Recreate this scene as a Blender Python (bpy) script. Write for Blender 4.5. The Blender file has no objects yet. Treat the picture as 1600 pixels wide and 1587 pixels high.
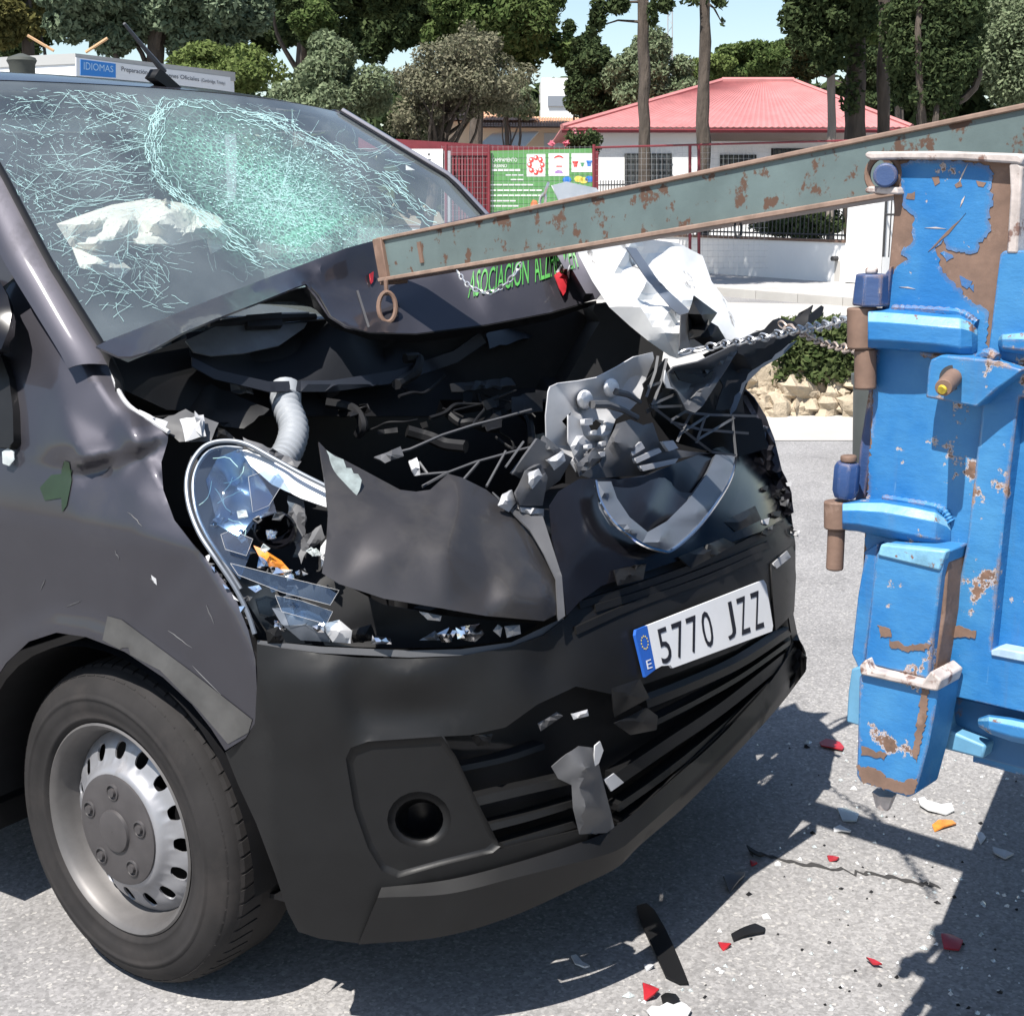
import bpy, bmesh, math, random
import numpy as np
from mathutils import Vector, Matrix
from mathutils.geometry import delaunay_2d_cdt
from mathutils.bvhtree import BVHTree

SC = bpy.context.scene
COL = SC.collection
# ------------------------------------------------------------------ camera
CAM = np.array([-2.76, -1.16, 1.58]); YAW = math.radians(57.62); PIT = math.radians(12.2); FL = 2215.0
cd = bpy.data.cameras.new('camera'); cam = bpy.data.objects.new('camera', cd); COL.objects.link(cam)
cam.location = CAM; cam.rotation_euler = (math.pi/2 - PIT, 0, -YAW)
cd.sensor_fit = 'HORIZONTAL'; cd.sensor_width = 36.0; cd.lens = FL/1600*36.0
cd.clip_start = 0.05; cd.clip_end = 600
SC.camera = cam
# ------------------------------------------------------------------ world, sun, exposure
SUN_EL = math.radians(59); SUN_AZ = math.radians(-92)       # azimuth from +Y towards +X
w = bpy.data.worlds.new('World'); SC.world = w; w.use_nodes = True
nt = w.node_tree; nt.nodes.clear()
sky = nt.nodes.new('ShaderNodeTexSky'); sky.sky_type = 'NISHITA'; sky.sun_disc = False
sky.sun_elevation = SUN_EL; sky.sun_rotation = SUN_AZ % (2*math.pi); sky.air_density = 1.1; sky.dust_density = .5; sky.ozone_density = 1.2
bg = nt.nodes.new('ShaderNodeBackground'); bg.inputs['Strength'].default_value = 0.085
out = nt.nodes.new('ShaderNodeOutputWorld')
nt.links.new(sky.outputs[0], bg.inputs[0]); nt.links.new(bg.outputs[0], out.inputs[0])
sd = bpy.data.lights.new('sun', 'SUN'); sun = bpy.data.objects.new('sun', sd); COL.objects.link(sun)
sd.energy = 4.8; sd.angle = math.radians(0.5); sd.color = (1.0, 0.96, 0.9)
sdir = Vector((math.sin(SUN_AZ)*math.cos(SUN_EL), math.cos(SUN_AZ)*math.cos(SUN_EL), math.sin(SUN_EL)))
sun.rotation_euler = sdir.to_track_quat('Z', 'Y').to_euler(); sun.location = (0, 0, 30)
SC.view_settings.view_transform = 'Standard'; SC.view_settings.look = 'None'
SC.view_settings.exposure = 0.93; SC.view_settings.gamma = 1.0; SC.view_settings.use_curve_mapping = False
SC.cycles.max_bounces = 8; SC.cycles.transparent_max_bounces = 16

random.seed(7); RNG = np.random.default_rng(7)
F = np.array([math.sin(YAW)*math.cos(PIT), math.cos(YAW)*math.cos(PIT), -math.sin(PIT)])
R = np.array([math.cos(YAW), -math.sin(YAW), 0.0]); U = np.cross(R, F)
FH = np.array([math.sin(YAW), math.cos(YAW), 0.0])
Z = np.array([0, 0, 1.0])
def rays(p):
    p = np.atleast_2d(np.asarray(p, float))
    return F + (p[:, :1]-800)/FL*R - (p[:, 1:2]-793.5)/FL*U
# measured points of the photograph are turned into places in the world by meeting a surface of known position
def on_plane(p, P0, n):
    r = rays(p); n = np.asarray(n, float)
    return CAM + r*(((np.asarray(P0)-CAM)@n)/(r@n))[:, None]
def gz(px, py, z=0.0): return on_plane([(px, py)], (0, 0, z), Z)[0]
def hd(px, py, dist): return on_plane([(px, py)], CAM+FH*dist, FH)[0]
def dp(px, py, d): return CAM + d*rays([(px, py)])[0]
# the van's hull: plan superellipse nose, tumblehome above the waist
def hull_f(P):
    x, y, z = P[..., 0], P[..., 1], P[..., 2]
    wd = .97 - .58*np.maximum(0, z-.95)**1.5 - .12*np.maximum(0, .42-z)
    y0 = .045 + 1.3*np.maximum(0, z-.62)**2
    return np.maximum(np.abs(x)-wd, y0 + .445*np.minimum(1.0, np.abs(x)/wd)**4 - y)
def hull_t(p):
    r = rays(p); ts = np.arange(1.9, 5.6, .02)
    best = np.empty(len(r))
    for i in range(0, len(r), 4000):
        rr = r[i:i+4000]
        f = hull_f(CAM + ts[None, :, None]*rr[:, None, :])
        ins = f <= 0; has = ins.any(1); k = ins.argmax(1)
        lo = ts[np.maximum(k-1, 0)]; hi = ts[k]
        for _ in range(14):
            m = (lo+hi)/2; g = hull_f(CAM + m[:, None]*rr) <= 0
            hi = np.where(g, m, hi); lo = np.where(g, lo, m)
        best[i:i+4000] = np.where(has, hi, ts[f.argmin(1)])
    return best
# the windscreen surface
WE = np.array([(.86, .95, 1.24), (.86, .99, 1.30), (.845, 1.15, 1.465), (.805, 1.325, 1.644), (.69, 1.655, 1.845)])
def ws_pt(s, q):     # s 0..1 up, q -1..1 across
    zz = 1.24 + s*(1.845-1.24)
    xe = np.interp(zz, WE[:, 2], WE[:, 0]); ye = np.interp(zz, WE[:, 2], WE[:, 1])
    yc = .86 + (zz-1.2)*(1.55-.86)/(1.85-1.2)
    return (xe*q, yc + (ye-yc)*q*q, zz + .012*(1-q*q)*s)
def grid_mesh(fn, nu, nv):
    vs = [fn(i/(nu-1), j/(nv-1)) for i in range(nu) for j in range(nv)]
    fs = [(i*nv+j, i*nv+j+1, (i+1)*nv+j+1, (i+1)*nv+j) for i in range(nu-1) for j in range(nv-1)]
    return [tuple(map(float, v)) for v in vs], fs
WSV, WSF = grid_mesh(lambda a, b: ws_pt(a*1.3-.25, (b*2-1)*1.25), 150, 120)
WSB = BVHTree.FromPolygons([Vector(v) for v in WSV], WSF)
def ws_t(p):
    o = Vector(CAM); res = []
    for r in rays(p):
        h = WSB.ray_cast(o, Vector(r).normalized())
        res.append(((h[0]-o).length/np.linalg.norm(r)) if h[0] else 3.5)
    return np.array(res)
def plane_t(P0, P1, P2):
    P0, P1, P2 = map(np.asarray, (P0, P1, P2)); n = np.cross(P1-P0, P2-P0)
    return lambda p: (((P0-CAM)@n)/(rays(p)@n))
# ------------------------------------------------------------------ materials
def mat(name, col, rough=.5, metal=0.0, noise=None, bump=None, coat=0.0, spec=.5, col2=None, mask=None, trans=0, coords='Object'):
    m = bpy.data.materials.new(name); m.use_nodes = True; n = m.node_tree.nodes; l = m.node_tree.links
    b = n['Principled BSDF']; b.inputs['Base Color'].default_value = (*col, 1); b.inputs['Roughness'].default_value = rough
    b.inputs['Metallic'].default_value = metal; b.inputs['Coat Weight'].default_value = coat; b.inputs['Coat Roughness'].default_value = .08
    b.inputs['Specular IOR Level'].default_value = spec; b.inputs['Transmission Weight'].default_value = trans
    tc = n.new('ShaderNodeTexCoord')
    def nz(scale, detail=4, ro=.55, stretch=None):
        t = n.new('ShaderNodeTexNoise'); t.inputs['Scale'].default_value = scale; t.inputs['Detail'].default_value = detail; t.inputs['Roughness'].default_value = ro
        if stretch:
            mp = n.new('ShaderNodeMapping'); mp.inputs['Scale'].default_value = stretch; l.new(tc.outputs[coords], mp.inputs[0]); l.new(mp.outputs[0], t.inputs['Vector'])
        else: l.new(tc.outputs[coords], t.inputs['Vector'])
        return t
    src = None
    if noise:      # (scale, colour amount low, high, stretch)
        t = nz(noise[0], 6, .6, noise[3] if len(noise) > 3 else None); r = n.new('ShaderNodeMapRange')
        r.inputs['From Min'].default_value = .25; r.inputs['From Max'].default_value = .75
        r.inputs['To Min'].default_value = noise[1]; r.inputs['To Max'].default_value = noise[2]
        l.new(t.outputs[0], r.inputs[0]); mx = n.new('ShaderNodeMix'); mx.data_type = 'RGBA'; mx.blend_type = 'MULTIPLY'
        mx.inputs[0].default_value = 1; mx.inputs[6].default_value = (*col, 1); l.new(r.outputs[0], mx.inputs[7]); src = mx.outputs[2]
    if col2 and mask:   # second colour where a noise passes a threshold (scale, threshold, softness, detail)
        t = nz(mask[0], mask[3] if len(mask) > 3 else 8, .65, mask[4] if len(mask) > 4 else None); r = n.new('ShaderNodeMapRange')
        r.inputs['From Min'].default_value = mask[1]; r.inputs['From Max'].default_value = mask[1]+mask[2]; l.new(t.outputs[0], r.inputs[0])
        mx = n.new('ShaderNodeMix'); mx.data_type = 'RGBA'; l.new(r.outputs[0], mx.inputs[0]); mx.inputs[7].default_value = (*col2, 1)
        if src: l.new(src, mx.inputs[6])
        else: mx.inputs[6].default_value = (*col, 1)
        src = mx.outputs[2]
        if metal or rough < .6:
            rr = n.new('ShaderNodeMapRange'); rr.inputs['To Min'].default_value = rough; rr.inputs['To Max'].default_value = .85
            l.new(r.outputs[0], rr.inputs[0]); l.new(rr.outputs[0], b.inputs['Roughness'])
    if src: l.new(src, b.inputs['Base Color'])
    if bump:       # (scale, strength, distance)
        t = nz(bump[0], 6, .6, bump[3] if len(bump) > 3 else None); bp = n.new('ShaderNodeBump'); bp.inputs['Strength'].default_value = bump[1]; bp.inputs['Distance'].default_value = bump[2]
        l.new(t.outputs[0], bp.inputs['Height']); l.new(bp.outputs[0], b.inputs['Normal'])
    m.diffuse_color = (*col, 1)
    return m
M = {}
M['paint'] = mat('grey_metallic_paint', (.064, .062, .074), .58, .95, noise=(3, .85, 1.12), coat=.7, col2=(.071, .068, .073), mask=(5, .56, .3, 6), bump=(140, .03, .001))
M['panel'] = mat('dusty_metallic_paint', (.062, .058, .060), .52, .7, noise=(3, .75, 1.15), coat=.3, col2=(.074, .070, .067), mask=(5, .52, .3, 6))
M['plastic'] = mat('charcoal_plastic', (.0078, .0078, .0082), .46, 0, noise=(6, .75, 1.3), bump=(900, .12, .0006), col2=(.013, .013, .0128), mask=(7, .58, .25, 8), spec=.28)
M['plastic_g'] = mat('grey_plastic', (.075, .075, .079), .45, 0, noise=(8, .8, 1.2))
M['plastic_l'] = mat('pale_grey_plastic', (.42, .42, .43), .5, 0, noise=(9, .8, 1.15))
M['black'] = mat('black_plastic', (.006, .006, .007), .6, 0, noise=(9, .6, 1.5), col2=(.014, .013, .012), mask=(12, .6, .2), spec=.3)
M['gloss'] = mat('gloss_black', (.006, .006, .008), .22, 0, coat=0, noise=(5, .7, 1.3), spec=.35)
M['satin'] = mat('satin_blue_grey', (.13, .145, .17), .42, .35, noise=(8, .9, 1.1))
M['rubber'] = mat('tyre_rubber', (.020, .0185, .0185), .8, 0, noise=(7, .7, 1.35), col2=(.040, .035, .033), mask=(5, .5, .3), bump=(300, .15, .001), spec=.2)
M['steel'] = mat('silver_wheel_paint', (.27, .27, .285), .46, .5, noise=(11, .8, 1.15), col2=(.10, .085, .075), mask=(9, .6, .2))
M['hub'] = mat('dusty_hub_plastic', (.045, .041, .042), .5, 0, noise=(20, .8, 1.2))
M['barrel'] = mat('brake_dusted_barrel', (.125, .118, .115), .5, .4, noise=(9, .7, 1.2))
M['chrome'] = mat('chrome', (.8, .8, .82), .12, 1.0)
M['foil'] = mat('bent_silver_sheet', (.78, .77, .75), .42, .1, noise=(9, .85, 1.05), bump=(7, .25, .008), col2=(.24, .23, .22), mask=(11, .60, .05, 8, (1, 1, .4)))
M['hose'] = mat('white_grey_hose', (.27, .285, .305), .5)
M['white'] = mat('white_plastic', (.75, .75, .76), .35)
M['amber'] = mat('amber_lamp', (.65, .22, .03), .3, noise=(40, .6, 1.3))
M['airbag'] = mat('airbag_cloth', (.84, .80, .72), .85, 0, noise=(6, .85, 1.08), bump=(22, .5, .01))
M['dash'] = mat('dashboard_plastic', (.045, .05, .055), .6, 0, noise=(6, .8, 1.2))
M['seat'] = mat('green_seat_cloth', (.05, .30, .17), .85, 0, noise=(9, .7, 1.2))
M['liner'] = mat('headlining', (.34, .34, .33), .9)
M['visor'] = mat('visor_cloth', (.55, .56, .48), .85)
M['green_print'] = mat('green_print', (.07, .30, .06), .5, noise=(30, .65, 1.15))
M['green_dim'] = mat('faded_green_print', (.011, .026, .011), .5, noise=(30, .75, 1.1))
M['red'] = mat('red_plastic', (.36, .02, .028), .35, noise=(20, .7, 1.2))
M['ink'] = mat('plate_ink', (.012, .013, .02), .5)
M['plate'] = mat('plate_white', (.70, .71, .73), .4, noise=(8, .92, 1.04))
M['plateblue'] = mat('plate_blue', (.02, .10, .42), .4)
M['crack'] = mat('shattered_glass_edge', (.44, .66, .64), .35)
def worn_blue(name, base, fade, wear=1.0):
    """brushed lorry enamel: faded patches, chips down to brown steel with pale primer edges, rubbed corners"""
    m = bpy.data.materials.new(name); m.use_nodes = True; n = m.node_tree.nodes; l = m.node_tree.links; b = n['Principled BSDF']; tc = n.new('ShaderNodeTexCoord')
    def nz(s, d=6, r=.6, st=None):
        t = n.new('ShaderNodeTexNoise'); t.inputs['Scale'].default_value = s; t.inputs['Detail'].default_value = d; t.inputs['Roughness'].default_value = r
        if st: mp = n.new('ShaderNodeMapping'); mp.inputs['Scale'].default_value = st; mp.inputs['Rotation'].default_value = (.3, .2, .5); l.new(tc.outputs['Object'], mp.inputs[0]); l.new(mp.outputs[0], t.inputs[0])
        else: l.new(tc.outputs['Object'], t.inputs[0])
        return t.outputs[0]
    def rng(x, a, c, lo=0, hi=1):
        t = n.new('ShaderNodeMapRange'); t.inputs[1].default_value = a; t.inputs[2].default_value = c; t.inputs[3].default_value = lo; t.inputs[4].default_value = hi; l.new(x, t.inputs[0]); return t.outputs[0]
    def mix(f, a, c):
        t = n.new('ShaderNodeMix'); t.data_type = 'RGBA'; l.new(f, t.inputs[0])
        for k, v in ((6, a), (7, c)):
            if isinstance(v, tuple): t.inputs[k].default_value = (*v, 1)
            else: l.new(v, t.inputs[k])
        return t.outputs[2]
    def op(o, a, c):
        t = n.new('ShaderNodeMath'); t.operation = o
        for k, v in ((0, a), (1, c)):
            if isinstance(v, (int, float)): t.inputs[k].default_value = v
            else: l.new(v, t.inputs[k])
        return t.outputs[0]
    c = mix(rng(nz(4.5), .42, .72), base, fade)
    c = mix(rng(nz(18, 5, .6, (1, 1, .16)), .57, .72, 0, .45), c, tuple(.45*q+.55*w for q, w in zip(base, (.12, .13, .13))))
    c = mix(rng(nz(60, 3, .6, (1, 1, .12)), .70, .74, 0, .25), c, (.25, .42, .55))
    bv = n.new('ShaderNodeBevel'); bv.samples = 4; bv.inputs['Radius'].default_value = .009; g = n.new('ShaderNodeNewGeometry'); dt = n.new('ShaderNodeVectorMath'); dt.operation = 'DOT_PRODUCT'
    l.new(bv.outputs[0], dt.inputs[0]); l.new(g.outputs['True Normal'], dt.inputs[1]); edge = rng(dt.outputs['Value'], .995, .80)
    chip = op('ADD', op('MULTIPLY', edge, .17*wear), nz(15, 10, .68))
    pale = rng(chip, .615, .628); bare = rng(chip, .640, .650)
    c = mix(pale, c, (.40, .36, .36)); c = mix(bare, c, mix(rng(nz(35), .4, .6), (.10, .06, .042), (.19, .11, .075)))
    l.new(c, b.inputs['Base Color']); l.new(rng(bare, 0, 1, .52, .85), b.inputs['Roughness'])
    h = op('SUBTRACT', op('MULTIPLY', nz(28, 8, .62, (1, 1, 2.2)), .6), op('MULTIPLY', pale, .5)); bp = n.new('ShaderNodeBump'); bp.inputs['Strength'].default_value = .6; bp.inputs['Distance'].default_value = .004; l.new(h, bp.inputs['Height']); l.new(bp.outputs[0], b.inputs['Normal'])
    return m
M['blue'] = worn_blue('blue_lorry_paint', (.010, .125, .335), (.055, .215, .40))
M['blue_d'] = worn_blue('dark_blue_paint', (.018, .05, .15), (.06, .09, .17), 1.4)
M['rust'] = mat('brown_rusted_steel', (.155, .095, .068), .75, 0, noise=(22, .7, 1.3), col2=(.26, .17, .13), mask=(14, .6, .12), bump=(90, .3, .002))
M['worn'] = mat('worn_paint_edge', (.46, .40, .37), .6, 0, noise=(40, .6, 1.25), col2=(.16, .09, .07), mask=(30, .56, .06), bump=(120, .3, .002))
M['weld'] = mat('weld_bead', (.05, .13, .27), .6, 0, noise=(60, .6, 1.3), bump=(120, 1.0, .006))
M['beam'] = mat('weathered_green_grey_paint', (.105, .142, .14), .5, 0, noise=(5, .65, 1.25), col2=(.085, .046, .03), mask=(26, .555, .04, 14), bump=(60, .2, .002))
M['beam_edge'] = mat('rubbed_steel_edge', (.25, .17, .13), .5, .1, noise=(30, .7, 1.3, (1, 1, 1)))
M['brass'] = mat('yellow_pin_tip', (.5, .36, .03), .4, noise=(90, .4, 1.3))
M['chain'] = mat('galvanised_chain', (.62, .62, .63), .32, .8, noise=(60, .8, 1.1))
M['chain_r'] = mat('rusty_chain', (.42, .34, .29), .5, .5, noise=(60, .7, 1.2))
M['bin'] = mat('grey_bin_plastic', (.07, .078, .074), .5, 0, noise=(6, .85, 1.1))
M['cloth_n'] = mat('navy_cloth', (.02, .03, .09), .85)
M['cloth_r'] = mat('red_cloth', (.55, .07, .08), .8)
M['wall'] = mat('whitewash', (.80, .79, .77), .85, 0, noise=(1.3, .93, 1.03), bump=(8, .15, .01))
M['wall2'] = mat('beige_render', (.62, .50, .38), .85, 0, noise=(1.3, .9, 1.05))
M['roofred'] = mat('red_metal_roof', (.42, .17, .165), .6, 0, noise=(2, .82, 1.15))
M['tile'] = mat('terracotta_tile', (.52, .30, .19), .8, 0, noise=(5, .7, 1.25))
M['maroon'] = mat('maroon_paint', (.17, .022, .03), .5, noise=(5, .8, 1.15))
M['iron'] = mat('dark_iron', (.03, .03, .032), .5)
M['grille'] = mat('window_dark', (.02, .022, .022), .25)
M['glass_b'] = mat('far_window_glass', (.05, .06, .07), .1)
M['ban'] = mat('banner_green', (.10, .27, .085), .6, noise=(3, .9, 1.06))
M['white_print'] = mat('white_print', (.8, .8, .78), .6)
M['pc_red'] = mat('print_red', (.65, .06, .05), .6)
M['pc_blue'] = mat('print_blue', (.03, .18, .55), .6)
M['pc_yel'] = mat('print_yellow', (.75, .6, .10), .6)
M['pc_grn'] = mat('print_green', (.08, .3, .14), .6)
M['pc_skin'] = mat('print_orange', (.62, .2, .08), .6)
M['cabin'] = mat('cabin_white', (.76, .77, .78), .5, noise=(1, .94, 1.03))
M['signblue'] = mat('sign_blue', (.03, .22, .62), .5)
M['signtext'] = mat('sign_text', (.06, .07, .09), .6)
M['signlight'] = mat('sign_text_pale', (.45, .66, .85), .6)
M['stone'] = mat('limestone', (.40, .33, .24), .9, 0, noise=(5, .6, 1.25), bump=(9, .8, .05))
M['bark'] = mat('bark', (.085, .068, .055), .95, 0, noise=(7, .5, 1.4, (1, 1, .25)), bump=(12, 1.0, .06, (1, 1, .22)))
M['pole'] = mat('weathered_pole', (.26, .22, .19), .9, 0, noise=(6, .7, 1.2, (1, 1, .2)))
M['wood'] = mat('timber', (.42, .26, .14), .8)
M['debris_w'] = mat('white_shard', (.58, .58, .58), .4, noise=(30, .7, 1.2))
M['glass_s'] = mat('clear_shard', (.75, .8, .8), .08, 0, trans=.6)
def leaf(name, c1, c2, tr=.25):
    m = bpy.data.materials.new(name); m.use_nodes = True; n = m.node_tree.nodes; l = m.node_tree.links; n.clear()
    g = n.new('ShaderNodeNewGeometry'); mx = n.new('ShaderNodeMix'); mx.data_type = 'RGBA'; l.new(g.outputs['Random Per Island'], mx.inputs[0])
    mx.inputs[6].default_value = (*c1, 1); mx.inputs[7].default_value = (*c2, 1)
    d = n.new('ShaderNodeBsdfDiffuse'); t = n.new('ShaderNodeBsdfTranslucent'); ms = n.new('ShaderNodeMixShader'); ms.inputs[0].default_value = tr
    o = n.new('ShaderNodeOutputMaterial'); l.new(mx.outputs[2], d.inputs[0]); l.new(mx.outputs[2], t.inputs[0]); l.new(d.outputs[0], ms.inputs[1]); l.new(t.outputs[0], ms.inputs[2]); l.new(ms.outputs[0], o.inputs[0])
    return m
M['lf_pine'] = leaf('pine_needles', (0.05, 0.082, 0.026), (0.115, 0.15, 0.055))
M['lf_dark'] = leaf('dark_evergreen', (0.034, 0.052, 0.025), (0.08, 0.105, 0.046))
M['lf_olive'] = leaf('olive_leaves', (0.101, 0.135, 0.074), (0.230, 0.270, 0.162))
M['lf_grey'] = leaf('grey_green_leaves', (0.081, 0.115, 0.074), (0.203, 0.250, 0.162))
M['lf_dry'] = leaf('sparse_olive_leaves', (0.101, 0.108, 0.068), (0.230, 0.216, 0.149))
M['lf_lime'] = leaf('yellow_green_leaves', (0.085, 0.12, 0.035), (0.17, 0.21, 0.075))
M['lf_hedge'] = leaf('hedge_leaves', (.045, .068, .024), (.115, .14, .058))
M['lf_brown'] = leaf('brownish_pine', (0.081, 0.081, 0.030), (0.162, 0.149, 0.054))
M['lf_pink'] = leaf('pink_flowers', (.6, .12, .18), (.7, .3, .35))
def glass(name, tint, refl, haze_mask=None):
    m = bpy.data.materials.new(name); m.use_nodes = True; n = m.node_tree.nodes; l = m.node_tree.links; n.clear()
    t = n.new('ShaderNodeBsdfTransparent'); t.inputs[0].default_value = (*tint, 1); g = n.new('ShaderNodeBsdfGlossy'); g.inputs['Roughness'].default_value = .03
    fr = n.new('ShaderNodeFresnel'); fr.inputs[0].default_value = 1.5; mr = n.new('ShaderNodeMapRange'); mr.inputs['To Min'].default_value = refl; mr.inputs['To Max'].default_value = 1
    gb = n.new('ShaderNodeNewGeometry'); iv = n.new('ShaderNodeMath'); iv.operation = 'SUBTRACT'; iv.inputs[0].default_value = 1; l.new(gb.outputs['Backfacing'], iv.inputs[1]); mb = n.new('ShaderNodeMath'); mb.operation = 'MULTIPLY'; l.new(fr.outputs[0], mb.inputs[0]); l.new(iv.outputs[0], mb.inputs[1])
    l.new(mb.outputs[0], mr.inputs[0]); ms = n.new('ShaderNodeMixShader'); l.new(mr.outputs[0], ms.inputs[0]); l.new(t.outputs[0], ms.inputs[1]); l.new(g.outputs[0], ms.inputs[2])
    o = n.new('ShaderNodeOutputMaterial'); last = ms.outputs[0]
    if haze_mask:      # a pale film over the whole pane, painting in the sky's reflected haze
        d0 = n.new('ShaderNodeBsdfDiffuse'); d0.inputs[0].default_value = (.50, .57, .58, 1); m0 = n.new('ShaderNodeMixShader'); nf = n.new('ShaderNodeTexNoise'); nf.inputs['Scale'].default_value = 3.5; nf.inputs['Detail'].default_value = 6
        gf = n.new('ShaderNodeNewGeometry'); l.new(gf.outputs['Position'], nf.inputs['Vector']); rf_ = n.new('ShaderNodeMapRange'); rf_.inputs['From Min'].default_value = .3; rf_.inputs['From Max'].default_value = .7; rf_.inputs['To Min'].default_value = .06; rf_.inputs['To Max'].default_value = .20
        l.new(nf.outputs[0], rf_.inputs[0]); l.new(rf_.outputs[0], m0.inputs[0]); l.new(last, m0.inputs[1]); l.new(d0.outputs[0], m0.inputs[2]); last = m0.outputs[0]
    if haze_mask:      # crushed glass: a granular white-green film, densest at the blow
        c, rad, amount = haze_mask
        tc = n.new('ShaderNodeTexCoord'); geo = n.new('ShaderNodeNewGeometry')
        sub = n.new('ShaderNodeVectorMath'); sub.operation = 'DISTANCE'; sub.inputs[1].default_value = tuple(c); l.new(geo.outputs['Position'], sub.inputs[0])
        f = n.new('ShaderNodeMapRange'); f.inputs['From Min'].default_value = rad; f.inputs['From Max'].default_value = 0; f.inputs['To Max'].default_value = amount; l.new(sub.outputs['Value'], f.inputs[0])
        v = n.new('ShaderNodeTexVoronoi'); v.inputs['Scale'].default_value = 70; v.feature = 'DISTANCE_TO_EDGE'; l.new(geo.outputs['Position'], v.inputs['Vector'])
        e = n.new('ShaderNodeMapRange'); e.inputs['From Min'].default_value = 0; e.inputs['From Max'].default_value = .16; e.inputs['To Min'].default_value = 1.5; e.inputs['To Max'].default_value = .25; l.new(v.outputs['Distance'], e.inputs[0])
        nz = n.new('ShaderNodeTexNoise'); nz.inputs['Scale'].default_value = 6; l.new(geo.outputs['Position'], nz.inputs['Vector'])
        mu = n.new('ShaderNodeMath'); mu.operation = 'MULTIPLY'; l.new(f.outputs[0], mu.inputs[0]); l.new(e.outputs[0], mu.inputs[1])
        m2 = n.new('ShaderNodeMath'); m2.operation = 'MULTIPLY'; m2.use_clamp = True; l.new(mu.outputs[0], m2.inputs[0])
        nm = n.new('ShaderNodeMapRange'); nm.inputs['From Min'].default_value = .3; nm.inputs['From Max'].default_value = .65; nm.inputs['To Min'].default_value = .35; nm.inputs['To Max'].default_value = 1.2; l.new(nz.outputs[0], nm.inputs[0]); l.new(nm.outputs[0], m2.inputs[1])
        d = n.new('ShaderNodeBsdfDiffuse'); d.inputs[0].default_value = (.30, .66, .52, 1)
        mm = n.new('ShaderNodeMixShader'); l.new(m2.outputs[0], mm.inputs[0]); l.new(last, mm.inputs[1]); l.new(d.outputs[0], mm.inputs[2]); last = mm.outputs[0]
    l.new(last, o.inputs[0]); return m
M['lens'] = glass('headlamp_lens', (.72, .80, .88), .10)
# ------------------------------------------------------------------ object helpers
WORLD = {}
def put(o, parent=None, loc=(0, 0, 0)):
    COL.objects.link(o)
    if parent is not None:
        o.parent = parent; WORLD[o.name] = WORLD[parent.name]
    else:
        o.location = loc; WORLD[o.name] = np.array(loc, float)
    return o
def thing(name, label, cat, loc=(0, 0, 0), group=None):
    o = bpy.data.objects.new(name, None); o.empty_display_size = .1; put(o, None, tuple(map(float, loc)))
    o['label'] = label; o['category'] = cat
    if group: o['group'] = group
    return o
def tag(o, label, cat, group=None):
    o['label'] = label; o['category'] = cat
    if group: o['group'] = group
    return o
def mesh(name, vs, fs, m, parent=None, smooth=True, sharp=40, solid=0, bevel=0, sub=0, offset=-1, kind=None, label=None, loc=None):
    vs = np.asarray(vs, float).reshape(-1, 3)
    if parent is not None: base = WORLD[parent.name]
    else:
        if loc is None: loc = (float(vs[:, 0].mean()), float(vs[:, 1].mean()), float(vs[:, 2].min()))
        base = np.asarray(loc)
    me = bpy.data.meshes.new(name); me.from_pydata([tuple(v) for v in (vs-base)], [], [tuple(f) for f in fs]); me.update()
    bm = bmesh.new(); bm.from_mesh(me); bmesh.ops.recalc_face_normals(bm, faces=bm.faces); bm.to_mesh(me); bm.free()
    if isinstance(m, (list, tuple)):
        for q in m: me.materials.append(q)
    else: me.materials.append(m)
    if smooth:
        me.polygons.foreach_set('use_smooth', [True]*len(me.polygons))
        me.set_sharp_from_angle(angle=math.radians(sharp))
        if solid is not False:
            ec = np.zeros(len(me.edges), int)
            ln = np.empty(len(me.loops), np.int32); me.loops.foreach_get('edge_index', ln); np.add.at(ec, ln, 1)
            if (ec == 1).any():
                at_ = me.attributes.get('sharp_edge') or me.attributes.new('sharp_edge', 'BOOLEAN', 'EDGE'); bb_ = np.zeros(len(me.edges), bool); at_.data.foreach_get('value', bb_); at_.data.foreach_set('value', bb_ | (ec == 1))
    o = bpy.data.objects.new(name, me); put(o, parent, tuple(base))
    if bevel:
        b = o.modifiers.new('bevel', 'BEVEL'); b.width = bevel; b.segments = 2; b.limit_method = 'ANGLE'; b.angle_limit = math.radians(35)
    if sub:
        s = o.modifiers.new('sub', 'SUBSURF'); s.levels = sub; s.render_levels = sub
    if solid:
        s = o.modifiers.new('solid', 'SOLIDIFY'); s.thickness = solid; s.offset = offset
    if kind: o['kind'] = kind
    if label: o['label'] = label
    return o
def join(lst):
    vs, fs = [], []
    for v, f in lst:
        k = len(vs); vs += [tuple(map(float, q)) for q in v]; fs += [tuple(i+k for i in g) for g in f]
    return vs, fs
def box(x0, x1, y0, y1, z0, z1):
    v = [(x, y, z) for x in (x0, x1) for y in (y0, y1) for z in (z0, z1)]
    return v, [(0, 1, 3, 2), (4, 6, 7, 5), (0, 4, 5, 1), (2, 3, 7, 6), (0, 2, 6, 4), (1, 5, 7, 3)]
def obox(c, ax, ay, az):     # centre and three half vectors
    c, ax, ay, az = map(np.asarray, (c, ax, ay, az))
    v = [c+i*ax+j*ay+k*az for i in (-1, 1) for j in (-1, 1) for k in (-1, 1)]
    return v, [(0, 1, 3, 2), (4, 6, 7, 5), (0, 4, 5, 1), (2, 3, 7, 6), (0, 2, 6, 4), (1, 5, 7, 3)]
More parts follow.
